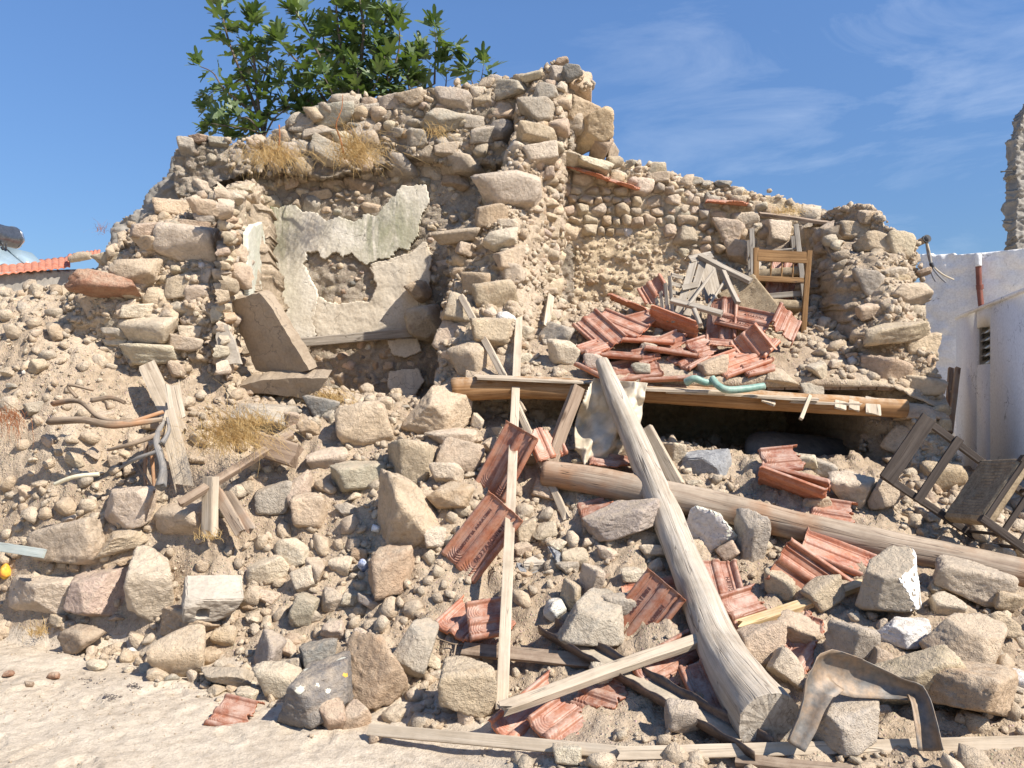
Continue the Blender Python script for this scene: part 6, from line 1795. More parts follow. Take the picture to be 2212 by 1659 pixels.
HERO = [
 (75,1290,150,122,'pale',-25,'pale pitted boulder at the left edge of the dusty street'),
 (187,1295,150,122,'pinkish',8,'pinkish tan boulder beside the tall upright slab stone'),
 (313,1287,92,172,'pale',4,'tall upright pale slab stone standing between pinkish boulder and flat ochre stone'),
 (165,1384,104,62,'brown',18,'small brown stone lying alone on dust below the pinkish boulder'),
 (400,1346,138,66,'ochre',4,'flat stone with ochre front below the holed concrete block'),
 (262,1098,126,140,'pale',-28,'large smooth pale block perched near the snapped branches'),
 (395,1130,120,80,'beige',0,'shaded beige block below the splintered board and branch stump'),
 (150,1190,160,112,'beige',18,'large rough beige boulder above the pale blue board end'),
 (262,1160,150,52,'warm',16,'long flat warm stone leaning on the rough boulder beside the smooth pale block'),
 (377,1420,118,98,'warm',12,'rounded buff boulder standing alone on dust left of the long flat cream stone'),
 (478,1465,132,48,'greenish',-3,'long flat cream stone lying in the dust'),
 (570,1415,74,92,'grey',0,'grey stone standing behind the long flat cream stone'),
 (590,1478,100,80,'pale',-8,'white-topped block behind the lichen-spotted grey boulder'),
 (672,1507,172,128,'dark',6,'dark blue-grey boulder with white lichen spots at the street edge'),
 (806,1462,150,168,'ochre',-6,'biggest ochre boulder right behind the dark lichen-spotted one'),
 (682,1418,84,64,'dark',0,'charcoal stone tucked left of the biggest ochre boulder'),
 (890,1418,96,138,'grey',-18,'tall pitted grey-cream stone right of the biggest ochre boulder'),
 (1008,1505,124,132,'warm',6,'angular tan boulder just left of the foot of the upright plank'),
 (530,1510,46,42,'pale',0,'small whitish stone between cream stone and dark boulder'),
 (872,1112,170,180,'warm',-4,'huge smooth tan boulder in the middle of the slope'),
 (842,1238,112,108,'ochre',5,'pitted ochre boulder resting against the huge tan one'),
 (556,902,160,66,'grey',-4,'long mortared grey stone under the fallen concrete slab'),
 (782,922,118,98,'warm',12,'stone with a warm smooth face near the left room floor'),
 (952,886,168,104,'warm',0,'great squared block under the left end of the long floor beam'),
 (768,1035,116,66,'greenish',2,'squared olive block with a ragged top, left of centre'),
 (700,992,90,44,'pale',10,'flat pale stone capping the squared olive block'),
 (885,1005,104,110,'beige',0,'lumpy mud-covered beige stone below the great squared block'),
 (988,985,104,80,'beige',0,'squared beige stone stacked above the rounded buff ones'),
 (975,948,110,44,'pale',4,'flat pale stone topping the small stack under the long beam'),
 (965,1026,72,56,'pale',4,'blocky pale stone in the middle of the small stack'),
 (968,1078,100,60,'ochre',-8,'ochre stone at the bottom of the small stack'),
 (585,1080,90,80,'grey',0,'rounded grey stone right of the diagonal batten'),
 (645,1062,52,90,'beige',-28,'narrow slab stone leaning on the rounded grey one'),
 (664,1112,70,84,'warm',0,'bright warm stone right of the leaning narrow slab'),
 (692,880,74,54,'dark',0,'dark basalt-like stone beside the dry grass tuft in the left room'),
 (625,1195,88,62,'pale',-14,'pale wedge stone above the gap left of the small upright chip'),
 (575,1235,90,62,'pale',10,'pale crumbling stone right of the holed concrete block'),
 (680,1235,60,52,'beige',0,'rounded beige stone right of the pale wedge'),
 (652,1326,52,74,'greenish',-18,'smooth olive egg-shaped stone left of the pink brick-like piece'),
 (722,1300,58,44,'pinkish',-6,'square pinkish stone with a cut face'),
 (655,1258,56,56,'pale',20,'chalky stone left of the square pinkish one'),
 (735,1224,50,40,'pale',0,'small chalky stone near the crumpled blue bag'),
 (1000,1170,40,46,'pinkish',0,'small pinkish cube of stone left of the lettered roof tile'),
 (1200,722,92,58,'grey',0,'grey stone at the left end of the upper tile heap'),
 (1216,762,80,62,'pale',-10,'whitish angular stone just above the long beam, left of the tiles'),
 (1287,790,46,52,'pale',0,'pale stone beside the charred tip of the leaning log'),
 (1604,727,88,32,'warm',-4,'long flat stone lying on the upper roof tiles'),
 (1542,792,76,48,'warm',6,'pale stone right of the centre of the upper tile heap'),
 (1688,815,76,46,'warm',0,'large pale stone right of the green hose on the beam'),
 (1758,844,54,48,'grey',10,'grey stone overhanging the beam near the roofing laths'),
 (1772,800,50,44,'pale',30,'triangular pale stone above the overhanging grey one'),
 (1403,752,46,28,'pale',0,'white stone among the broken upper tiles'),
 (1385,797,44,28,'grey',0,'round grey stone on the tiles near the cream sheet'),
 (1330,1127,190,66,'grey',3,'broad flat grey stone in shade under the crossing logs'),
 (1548,1150,130,108,'white',-4,'large block with flaking white paint under the crossing logs'),
 (1632,1165,60,120,'grey',0,'tall dark-shaded stone right of the white painted block'),
 (1282,1362,178,108,'grey',0,'broad slab of grey stone behind the rusty channel'),
 (1240,1210,60,46,'beige',0,'beige stone between lettered tile and the grey broken block'),
 (1282,1268,44,92,'pale',-6,'bottle-shaped pale stone standing upright in the rubble'),
 (1232,1290,56,72,'beige',10,'beige stone left of the bottle-shaped one'),
 (1342,1312,84,52,'grey',0,'rounded grey stone above the curved red tile'),
 (1425,1195,88,34,'pale',0,'flat pale stone left of the leaning log near the red conduit'),
 (1198,1322,48,48,'white',0,'small whitewashed stone above the rusty channel'),
 (1136,1150,46,56,'beige',0,'beige stone right of the upright plank beside the snapped batten'),
 (1178,1060,60,52,'warm',0,'warm stone under the left end of the lower log'),
 (1370,1248,56,34,'pale',0,'pale squarish stone above the shaded stones near the log'),
 (1852,1063,100,86,'pale',6,'pale block right of the stacked red tiles'),
 (1912,1070,62,66,'beige',0,'rounded stone left of the dark chair back'),
 (1770,1090,60,40,'beige',0,'sandy stone between tiles and the pale block'),
 (1780,1010,56,40,'grey',0,'grey stone at the mouth of the dark hollow'),
 (1745,1000,46,34,'pale',0,'small pale stone beside the dark drum'),
 (1937,1280,154,138,'greenish',12,'big squared stone with one whitewashed end at right'),
 (2110,1270,160,94,'greenish',-8,'grey-green boulder at the right edge under the log end'),
 (1965,1372,130,60,'white',-8,'flat stone with patchy white paint below the squared one'),
 (1858,1408,100,112,'grey',-8,'dark-pitted grey stone above the bent metal sheet'),
 (1990,1478,200,150,'warm',4,'largest coarse buff boulder behind the bent metal sheet'),
 (2105,1408,176,130,'beige',-14,'broad beige boulder at the right edge'),
 (2125,1515,210,120,'ochre',-4,'broad ochre earth-topped boulder at the lower right corner'),
 (1842,1575,160,110,'grey',-4,'grey boulder inside the arch of the bent metal sheet'),
 (1652,1398,108,104,'warm',0,'tan stone right of the leaning log, left of the red tile shard'),
 (1712,1448,84,76,'pale',-20,'pale wedge stone near the top edge of the bent metal'),
 (1790,1290,90,70,'beige',25,'beige slanting stone under the large red tile'),
 (1740,1370,110,56,'beige',-14,'long beige stone below the split batten'),
 (2165,1352,90,54,'warm',-20,'oblong warm stone at the right edge above the broad beige boulder'),
 (2190,1300,80,50,'ochre',-14,'ochre slab stone poking in at the right edge'),
 (1690,1265,74,66,'beige',0,'dusty stone at the upper end of the split batten'),
 (1480,1560,76,70,'grey',0,'grey stone above the long bottom lath, left of the log foot'),
 (1310,1465,60,52,'pale',0,'pale stone between the two tiles and the channel'),
 (1225,1640,66,44,'pale',0,'pale stone at the bottom edge below the long lath'),
 (2190,1470,60,40,'white',0,'thin white plaster-faced stone at the right edge'),
]
for i, (X, Y, w, h, tn, ro, lab) in enumerate(HERO):
    up_ = (Y < 860 and X > 1150)
    loose(X, Y, w, h, tn, ro, lab, seed=i * 3 + 1, field=UF if up_ else None)
# white painted faces
def painted_face(st, mat, sx, name='whitewashed_face'):
    me0 = st.data
    V = np.array([v.co[:] for v in me0.vertices]); Fc = np.array([p.vertices[:] for p in me0.polygons])
    nrm = np.array([p.normal[:] for p in me0.polygons])
    keep = (nrm @ np.array(sx)) > 0.62
    jj = fbm(V[Fc].mean(1) * 3, 3, 4) > -0.25
    Fk = Fc[keep & jj]
    if len(Fk) < 3: return
    used = np.unique(Fk); rm = np.full(len(V), -1); rm[used] = np.arange(len(used))
    o = link(name, mesh_from(name, V[used] * 1.012, rm[Fk], M[mat]), st)
for o in list(COL.objects):
    l = o.get('label', '')
    if 'one whitewashed end' in l: painted_face(o, 'whitewash', (0.95, -0.3, 0.15))
    if 'flaking white paint' in l: painted_face(o, 'plaster_pale', (0.5, -0.6, 0.6))
    if 'pink painted face' in l: pass

# dark and white lichen on the street-edge boulder
for o in list(COL.objects):
    if 'white lichen spots' in o.get('label', ''):
        V, Fc = ROCKS[5][[i for i, h_ in enumerate(HERO) if 'white lichen' in h_[6]][0] * 3 % 5 if False else 0]
        me0 = o.data
        cen = np.array([p.center[:] for p in me0.polygons])
        nn = np.array([p.normal[:] for p in me0.polygons])
        Vv = np.array([v.co[:] for v in me0.vertices]); Fq = np.array([p.vertices[:] for p in me0.polygons])
        rr_ = random.Random(4)
        front = [i for i in range(len(cen)) if nn[i][1] < -0.2 and nn[i][2] > -0.1]
        for k in range(7):
            c = cen[rr_.choice(front)]
            sel = np.linalg.norm(cen - c, axis=1) < rr_.uniform(0.05, 0.14)
            Fk = Fq[sel]; used = np.unique(Fk); rm = np.full(len(Vv), -1); rm[used] = np.arange(len(used))
            if len(Fk) > 2:
                link('lichen', mesh_from('lichen', Vv[used] * 1.008, rm[Fk], M['plaster_pale'] if k else M['yellow']), o)

# scattered medium stones, each its own object, described by look and neighbour
LAND = [ (1090,1100,'the upright plank'),(1480,1200,'the leaning log'),(1750,1130,'the lower log'),(1450,860,'the long beam'),
 (250,900,'the snapped branches'),(520,1010,'the diagonal batten'),(590,700,'the leaning concrete slab'),(870,1110,'the huge tan boulder'),
 (670,1500,'the lichen-spotted boulder'),(800,1460,'the biggest ochre boulder'),(310,1285,'the upright slab stone'),(458,1290,'the holed concrete block'),
 (1020,1180,'the lettered roof tile'),(1080,1030,'the steep red tile'),(1360,1440,'the rusty channel'),(1850,1500,'the bent metal sheet'),
 (2060,1040,'the dark fallen chair'),(1680,610,'the honey-coloured chair'),(1520,610,'the slatted crate'),(1450,730,'the upper tile heap'),
 (1565,835,'the green hose'),(1740,1210,'the large red tile'),(1160,1225,'the broken trough block'),(190,1190,'the rough beige boulder'),
 (260,1095,'the smooth pale block'),(90,640,'the tiled roof'),(50,1190,'the pale blue board'),(1940,1280,'the half-whitewashed stone'),
 (160,1035,'the cream pipe'),(1700,960,'the dark drum'),(1300,930,'the cream sheet'),(700,860,'the dry grass tuft'),(1120,1330,'the ribbed pink tile'),
 (1170,1540,'the ribbed tile fragment'),(1850,900,'the roofing laths'),(1560,1010,'the pumice block'),(120,800,'the left frame edge'),(2150,1600,'the lower right corner')]
def in_open_dust(X, Y):
    return Y > np.interp(X, [0, 120, 330, 430, 600, 800, 1000, 1150], [1385, 1410, 1470, 1500, 1590, 1600, 1600, 1680])
r = random.Random(21)
cand = []
tries = 0
def too_close(X, Y, w, k=0.62):
    for (a, b, ww, hh) in PLACED:
        if abs(a - X) < (ww + w) / 2 * k and abs(b - Y) < (hh + w * 0.7) / 2 * k: return True
    return False
while len(cand) < 185 and tries < 12000:
    tries += 1
    up_ = r.random() < 0.17
    if up_:
        x = r.uniform(0.1, 2.75); y = r.uniform(5.95, 7.6)
        z = float(UF.h(x, y)); f = UF
    else:
        x = r.uniform(-4.0, 2.9); y = r.uniform(3.2, 6.3)
        z = float(GF.h(x, y)); f = GF
    X, Y = proj(x, y, z)
    if not (5 < X < 2207 and 560 < Y < 1650): continue
    if not up_ and in_open_dust(X, Y): continue
    if not up_ and X > 1150 and y > 5.9: continue
    if not up_ and X < 480 and y > 5.75: continue
    wm = r.choice([0.055, 0.07, 0.085, 0.10, 0.13]) * (1.15 if X > 1150 and not up_ else 1)
    w = wm / y * F
    if up_ and 1230 < X < 1720 and Y > 640: continue
    if too_close(X, Y, w): continue
    if not clear_of_things(X, Y, y, w * .35): continue
    asp = r.choice([0.5, 0.62, 0.75, 0.8, 0.95, 1.15])
    tn = rand_tone(r)
    PLACED.append((X, Y, w, w * asp))
    cand.append(dict(x=x, y=y, z=z, X=X, Y=Y, w=w, wm=wm, asp=asp, tn=tn))
def describe(c):
    size = 'small' if c['wm'] < 0.065 else 'medium' if c['wm'] < 0.1 else 'sizeable'
    shape = {0.5: 'flat', 0.62: 'wedge-shaped', 0.75: 'blocky', 0.8: 'angular', 0.95: 'rounded', 1.15: 'upright'}[c['asp']]
    L = min(LAND, key=lambda l: math.hypot(l[0] - c['X'], l[1] - c['Y']))
    dx, dy = c['X'] - L[0], c['Y'] - L[1]
    rel = ('right of' if dx > 0 else 'left of') if abs(dx) > abs(dy) else ('below' if dy > 0 else 'above')
    dist = math.hypot(dx, dy)
    adv = 'just ' if dist < 75 else 'well ' if dist > 190 else ''
    return f"{size} {TONE_WORD[c['tn']]} {shape} stone {adv}{rel} {L[2]}"
by = {}
for c in cand: by.setdefault(describe(c), []).append(c)
ORD = ['leftmost', 'second from the left', 'third from the left', 'fourth from the left', 'fifth from the left', 'sixth from the left', 'seventh from the left', 'eighth from the left']
NUM = {2: 'two', 3: 'three', 4: 'four', 5: 'five', 6: 'six', 7: 'seven', 8: 'eight'}
for lab, cs in by.items():
    cs.sort(key=lambda c: c['X'])
    for i, c in enumerate(cs):
        l2 = lab if len(cs) == 1 else (f"{lab}, {'left' if i == 0 else 'right'} one of two" if len(cs) == 2 else f"{lab}, {ORD[min(i, 7)]}")
        o = bpy.data.objects.new('loose_stone', rock_mesh(3 if c['wm'] < 0.09 else 4, r.randrange(999)))
        COL.objects.link(o)
        s_ = c['wm'] / 2
        o.scale = (s_ * 1.1, s_ * r.uniform(.7, 1.0), s_ * c['asp'])
        o.location = (c['x'], c['y'], c['z'] + s_ * c['asp'] * 0.55)
        o.rotation_euler = (r.gauss(0, .3), r.gauss(0, .3), r.gauss(0, .5))
        o.color = (*tone(c['tn']), 1)
        tag(o, l2, 'stone', 'loose stones of the collapsed walls')

# ------------------------------------------------------------------ rubble nobody could count
def scatter(n, field, box, seed, keep):
    rr = np.random.default_rng(seed)
    x = rr.uniform(box[0], box[1], n); y = rr.uniform(box[2], box[3], n)
    z = field.h(x, y)
    X, Y = proj(x, y, z)
    # slope-corrected density
    e = 0.05
    sl = np.hypot((field.h(x + e, y) - field.h(x - e, y)) / (2 * e), (field.h(x, y + e) - field.h(x, y - e)) / (2 * e))
    k = keep(x, y, z, X, Y) & (rr.random(n) < np.clip(np.sqrt(1 + sl ** 2) / 2.2, 0, 1))
    k &= clear_of_things(X, Y, y, 3)
    return x[k], y[k], z[k], X[k], Y[k], rr
def main_keep(x, y, z, X, Y):
    yl = np.interp(X, [0, 120, 330, 430, 600, 800, 1000, 1150], [1385, 1410, 1470, 1500, 1590, 1600, 1600, 1680])
    dens = fbm(np.stack([x * 1.6, y * 1.6, z], -1), 3, 77)
    dust = (Y > yl)
    return ~dust & (dens > -0.35) & (X > -300) & (X < 2500) & ~((X < 480) & (X > 170) & (y > 5.9)) & ~((X <= 170) & (y > 7.2))
def stuff(name, me):
    o = link(name, me); tag(o, kind='stuff'); return o
x, y, z, X, Y, rr = scatter(9500, GF, (-4.5, 3.6, 2.7, 7.2), 101, main_keep)
s = rr.choice([0.022, 0.03, 0.038, 0.05], len(x), p=[.3, .35, .25, .1]) * rr.uniform(0.8, 1.2, len(x))
# keep the bank at the left earthy: fewer and smaller pieces
m = ~((X < 430) & (Y < 1000) & (rr.random(len(x)) < 0.55))
x, y, z, s = x[m], y[m], z[m], s[m]
stuff('rubble_stones', rubble_mesh('rubble_stones', np.stack([x, y, z + s * 0.3], 1), s, tone_array(len(x), 1), 2, 1))
print('rubble', len(x))
x, y, z, X, Y, rr = scatter(5200, GF, (-4.5, 3.6, 2.7, 7.2), 111, main_keep)
s = rr.uniform(0.042, 0.078, len(x)) * np.where(X > 1100, 1.1, 1.0)
keep_, used_ = [], {}
for i in np.argsort(-s):
    kx, ky = int(x[i] / .12), int(y[i] / .12)
    if X[i] < 400 and Y[i] < 980 and rr.random() < .35: continue
    if any(math.hypot(x[i] - a_, y[i] - b_) < (s[i] + c_) * .70 for p_ in (-1, 0, 1) for q_ in (-1, 0, 1) for (a_, b_, c_) in used_.get((kx + p_, ky + q_), ())): continue
    if any(abs(X[i] - a_) < (w_ * .5 + s[i] / y[i] * F * .4) and abs(Y[i] - b_) < (h_ * .5 + s[i] / y[i] * F * .3) for (a_, b_, w_, h_) in PLACED): continue
    used_.setdefault((kx, ky), []).append((x[i], y[i], s[i])); keep_.append(i)
k = np.array(keep_); x, y, z, s = x[k], y[k], z[k], s[k]
k = clear_of_things(*proj(x, y, z), y, 16); x, y, z, s = x[k], y[k], z[k], s[k]
print('medium rubble', len(x))
stuff('broken_stones', rubble_mesh('broken_stones', np.stack([x, y, z + s * 0.18], 1), s, tone_array(len(x), 9), 'm', 9, flat=.5, squash=(.5, .95)))
x, y, z, X, Y, rr = scatter(24000, GF, (-4.5, 3.6, 2.7, 7.2), 102, main_keep)
s = rr.uniform(0.004, 0.015, len(x)) * rr.choice([.7, 1, 1.3], len(x))
stuff('gravel', rubble_mesh('gravel', np.stack([x, y, z + s * 0.3], 1), s, tone_array(len(x), 2), 1, 2))
print('gravel', len(x))
x, y, z, X, Y, rr = scatter(2600, UF, (0.0, 2.95, 5.9, 8.0), 103, lambda x, y, z, X, Y: X > 0)
s = rr.choice([0.02, 0.03, 0.04, 0.055], len(x), p=[.3, .35, .25, .1]) * rr.uniform(0.8, 1.2, len(x))
stuff('upper_rubble_stones', rubble_mesh('upper_rubble_stones', np.stack([x, y, z + s * 0.3], 1), s, tone_array(len(x), 3), 2, 3))
# crumbs strewn on the dusty street
x, y, z, X, Y, rr = scatter(5200, GF, (-3.6, 0.6, 2.9, 5.0), 104, lambda x, y, z, X, Y: (z < 0.05) & (fbm(np.stack([x * 2.2, y * 2.2, z], -1), 3, 5) > -0.1 - (Y < 1500) * 0.2))
s = rr.uniform(0.002, 0.007, len(x)); s[rr.random(len(x)) < 0.03] *= 2.6
m = rr.random(len(x)) < np.clip((1659 - proj(x, y, z)[1]) / 130, 0.22, 1)
x, y, z, s = x[m], y[m], z[m], s[m]
stuff('street_crumbs', rubble_mesh('street_crumbs', np.stack([x, y, z + s * 0.3], 1), s, tone_array(len(x), 4, [20, 10, 8, 14, 3, 6, 10, 4, 14, 1]), 1, 4))
# crumbs and small stones along ledges and tops of the walls
def ledge(rel, line, n, s0, s1, seed, spread=0.10, dz=0.02, w=None, name='wall_top_rubble', lvl=2):
    rr = np.random.default_rng(seed)
    P3 = np.array([tuple(rel.at(X, Y)) for X, Y in line])
    seg = rr.integers(0, len(P3) - 1, n); t_ = rr.random(n)[:, None]
    q = P3[seg] * (1 - t_) + P3[seg + 1] * t_
    s = rr.uniform(s0, s1, n)
    q[:, 1] += rr.uniform(-0.02, spread, n)
    q[:, 2] += rr.normal(0, 0.02, n) + dz
    o = link(name, rubble_mesh(name, q, s, tone_array(n, seed, w), lvl, seed), rel.obj.parent)
    o.matrix_parent_inverse = Matrix.Translation(-rel.obj.parent.location)
    tag(o, kind='stuff')
ledge(bw_top, [(385,325),(440,300),(520,308),(570,305),(640,258),(745,208),(850,205),(950,192),(1100,175),(1200,140)], 170, 0.014, 0.05, 1, 0.3, 0.0, GREYY)
ledge(bw_low, [(500,430),(560,405),(640,388),(720,368),(800,362),(880,345),(960,350)], 260, 0.015, 0.055, 2, 0.02, 0.0, STONY)
ledge(rw, [(1230,350),(1330,350),(1400,362),(1450,380),(1500,396),(1560,404),(1620,414),(1700,432),(1780,462)], 420, 0.012, 0.05, 3, 0.4, 0.0, STONY)
ledge(rw, [(1230,362),(1330,364),(1400,378),(1450,394),(1500,410),(1560,420),(1620,432)], 200, 0.014, 0.045, 8, 0.02, 0.0, STONY)
ledge(lw, [(170,605),(225,560),(260,520),(300,480),(340,462),(370,442),(420,432),(490,404),(560,402)], 260, 0.014, 0.06, 4, 0.35, 0.0, STONY)
ledge(ew, [(1780,470),(1850,448),(1885,452),(1905,480),(1925,503),(1940,530),(1985,522)], 240, 0.014, 0.05, 5, 0.35, 0.0, WARMY)
ledge(pier, [(1150,165),(1190,142),(1215,132),(1240,160),(1275,185)], 70, 0.014, 0.05, 6, 0.25, 0.0, GREYY)
ledge(pier, [(1040,470),(1070,460),(1100,450)], 40, 0.014, 0.04, 7, 0.05)
def face_crumbs(rel, poly, n, s0, s1, seed, w=None, name='crumbling_mortar'):
    rr = np.random.default_rng(seed)
    pts_ = region_of(rel, poly)
    a0, a1 = min(p[0] for p in pts_), max(p[0] for p in pts_); b0, b1 = min(p[1] for p in pts_), max(p[1] for p in pts_)
    a = rr.uniform(a0, a1, n); b = rr.uniform(b0, b1, n)
    k = poly_inside(a, b, pts_); a, b = a[k], b[k]
    yy = rel.y(a, b)
    s = rr.uniform(s0, s1, len(a)) * rr.choice([.6, 1, 1.5], len(a))
    o = link(name, rubble_mesh(name, np.stack([a, yy, b], 1), s, tone_array(len(a), seed, w), 1 if s1 < 0.02 else 2, seed, flat=1.2), rel.obj.parent)
    o.matrix_parent_inverse = Matrix.Translation(-rel.obj.parent.location)
    tag(o, kind='stuff')
face_crumbs(lw, [(150,640),(260,520),(420,440),(560,410),(490,800),(200,860)], 1500, 0.008, 0.028, 11, WARMY)
face_crumbs(ew, [(1790,470),(1880,455),(1985,540),(2010,750),(2060,980),(2110,1150),(1890,1150),(1870,900),(1840,700)], 1700, 0.008, 0.026, 12, WARMY)
face_crumbs(pier, [(950,900),(950,700),(980,520),(1050,450),(1120,240),(1180,150),(1212,260),(1205,700),(1200,900)], 1500, 0.008, 0.028, 13, WARMY)
face_crumbs(bw_top, [(385,330),(560,320),(745,225),(1150,170),(1230,180),(1230,340),(800,360),(560,380)], 700, 0.008, 0.024, 14, GREYY)
face_crumbs(bw_low, [(480,440),(700,390),(1000,350),(1080,360),(1060,800),(930,800),(905,600),(935,420),(870,380),(560,430)], 900, 0.007, 0.022, 15, STONY)
face_crumbs(rw, [(1218,500),(1440,490),(1700,480),(1700,640),(1218,670)], 700, 0.006, 0.02, 16, [12, 8, 30, 1, 0, 4, 45, 2, 1, 0.1])
# ------------------------------------------------------------------ chairs and crate
def bar_local(name, a, b, w, t_, mat, parent, normal=(0, -1, 0.01), seed=0, round_=False, r2=None):
    a, b = Vector(a), Vector(b)
    if round_:
        me, org = log_mesh(name, [a, (a + b) / 2, b], [w, r2 or w, w], M[mat], seg=10, seed=seed, sub=4)
        o = link(name, me, parent); o.location = org; return o
    x, y, z = frame_to(b - a, Vector(normal))
    me = board_mesh(name, (b - a).length, w, t_, M[mat], seed=seed, nx=12)
    o = link(name, me, parent); o.matrix_local = Matrix.Translation((a + b) / 2) @ Matrix((x, y, z)).transposed().to_4x4()
    return o
def rush_seat(parent, w, d, h, seed=0, sag=0.02, name='rush_seat'):
    n = 64
    u, v = np.meshgrid(np.linspace(-1, 1, n), np.linspace(-1, 1, n))
    dist = np.maximum(np.abs(u) * w / 2, np.abs(v) * d / 2)
    cord = 0.0035 * np.sin((np.where(np.abs(u) * w > np.abs(v) * d, u * w / 2, v * d / 2)) * 2 * np.pi / 0.010)
    edge = np.clip((1 - np.maximum(np.abs(u), np.abs(v))) / 0.10, 0, 1) ** .5
    Vt = np.stack([u * w / 2, v * d / 2, -0.022 + 0.022 * edge - sag * (1 - u * u) * (1 - v * v) + cord + 0.004 * fbm(np.stack([u * 3, v * 3, u * 0 + seed], -1), 3, seed)], -1).reshape(-1, 3)
    Vb = Vt.copy(); Vb[:, 2] = -0.044 - (Vt[:, 2] + .022) * .7 - sag
    f = grid_faces(n, n); nv = n * n
    ring = [(i, i + 1) for i in range(n - 1)] + [((i + 1) * n - 1, (i + 2) * n - 1) for i in range(n - 1)] + [(n * n - 1 - i, n * n - 2 - i) for i in range(n - 1)] + [((n - 1 - i) * n, (n - 2 - i) * n) for i in range(n - 1)]
    sk = np.array([(b, a, a + nv, b + nv) for a, b in ring])
    me = mesh_from(name, np.concatenate([Vt, Vb]), np.concatenate([f, f[:, ::-1] + nv, sk]), M['straw'], True)
    o = link(name, me, parent); o.location = (0, 0, h); return o
def chair(origin, U, Wx, mat, label, style='ladder', scale=1.0, seed=0, skip=()):
    U = Vector(U).normalized(); Wx = Vector(Wx); Wx = (Wx - U * Wx.dot(U)).normalized(); Y_ = U.cross(Wx)
    root = empty('rush_chair', origin)
    root.matrix_world = Matrix.Translation(origin) @ Matrix((Wx, Y_, U)).transposed().to_4x4() @ Matrix.Scale(scale, 4)
    tag(root, label, 'chair', 'old rush-seated wooden chairs')
    hw, hd = .205, .185
    for s in (-1, 1):
        bar_local('back_post', (s * hw * .92, hd, 0), (s * (hw + .012), hd + .045, .86), .042, .03, mat, root, seed=seed + s + 3)
        bar_local('leg', (s * hw * .96, -hd, 0), (s * hw, -hd, .455), .042, .036, mat, root, seed=seed + s + 8)
        bar_local('stretcher', (s * hw * .95, -hd, .16), (s * hw * .95, hd, .16), .012, .02, mat, root, seed=seed + 12 + s, round_=True)
        bar_local('stretcher', (s * hw * .95, -hd, .28), (s * hw * .95, hd, .28), .010, .02, mat, root, seed=seed + 15 + s, round_=True)
    bar_local('stretcher', (-hw, -hd, .21), (hw, -hd, .21), .011, .02, mat, root, seed=seed + 18, round_=True)
    bar_local('stretcher', (-hw, -hd, .31), (hw, -hd, .31), .03, .016, mat, root, seed=seed + 19)
    bar_local('stretcher', (-hw, hd, .22), (hw, hd, .22), .011, .02, mat, root, seed=seed + 20, round_=True)
    bar_local('seat_rail', (-hw, -hd, .43), (hw, -hd, .43), .028, .03, mat, root, seed=seed + 21)
    rush_seat(root, .43, .39, .455, seed)
    if style == 'ladder':
        bar_local('crest_rail', (-hw - .03, hd + .022, .835), (hw + .03, hd + .022, .835), .095, .02, mat, root, seed=seed + 23)
        bar_local('back_slat', (-hw - .03, hd + .002, .625), (hw + .03, hd + .002, .625), .05, .018, mat, root, seed=seed + 24)
    elif style == 'spindle':
        bar_local('crest_rail', (-hw, hd + .046, .80), (hw, hd + .046, .80), .095, .02, mat, root, seed=seed + 25)
        bar_local('back_slat', (-hw, hd + .03, .61), (hw, hd + .03, .61), .045, .018, mat, root, seed=seed + 26)
        for x in (-.09, 0, .09):
            me, org = log_mesh('spindle', [Vector((x, hd + .03, .62)), Vector((x, hd + .033, .66)), Vector((x, hd + .036, .69)), Vector((x, hd + .038, .72)), Vector((x, hd + .04, .76))], [.007, .006, .010, .006, .007], M[mat], seg=8, seed=seed, sub=4)
            o = link('spindle', me, root); o.location = org
    return root
Ud = Vector((-.80, .06, .60)); Wd = Vector((.58, .10, .80))
cr_ = P(1961, 968, 4.85)
Yd = Ud.normalized().cross((Wd - Ud.normalized() * Wd.dot(Ud.normalized())).normalized())
chair(cr_ - Ud.normalized() * .84 - Yd * .20, Ud, Wd, 'wood_dark', 'dark fallen chair tipped against the white house, rush seat facing down right', 'ladder', 1.0, 40)
Uh = Vector((.06, .10, .99)); Wh = Vector((-1, .03, .06))
Yh = Uh.normalized().cross((Wh - Uh.normalized() * Wh.dot(Uh.normalized())).normalized())
chair(P(1688, 556, 6.65) - Uh.normalized() * .80 - Yh * .20, Uh, Wh, 'wood_honey', 'honey-coloured chair with three turned spindles standing on the upper heap', 'spindle', 1.0, 60)
chair(P(1668, 503, 7.35), (.03, -.12, -1), (1, -.25, 0), 'wood_crate', 'upside-down grey chair with its legs up behind the honey-coloured one', 'ladder', 1.0, 80)
tc_ = tag(empty('rush_chair', P(1545, 640, 6.7)), 'weathered chair lying on its side with frayed rush seat, left of the honey-coloured one', 'chair', 'old rush-seated wooden chairs')
def px_bar(parent, name, a, b, w, t_, mat, normal=(0, -1, .3), seed=0, round_=False):
    A, B = P(*a), P(*b)
    if round_:
        me, org = log_mesh(name, [A, (A + B) / 2, B], [w, w, w], M[mat], seg=10, seed=seed, sub=4); o = link(name, me, parent, org)
    else:
        o = board(name, A, B, w, t_, mat, normal=normal, seed=seed, nx=12); o.parent = parent
    o.matrix_parent_inverse = Matrix.Translation(-parent.location)
    return o
px_bar(tc_, 'back_post', (1511,552,6.85), (1622,608,6.55), .055, .035, 'wood_crate', (0, -.6, .8), 1)
px_bar(tc_, 'back_post', (1450,648,6.5), (1560,678,6.3), .05, .035, 'wood_crate', (0, -.8, .6), 2)
px_bar(tc_, 'stretcher', (1543,584,6.7), (1486,662,6.4), .014, .02, 'wood_crate', seed=3, round_=True)
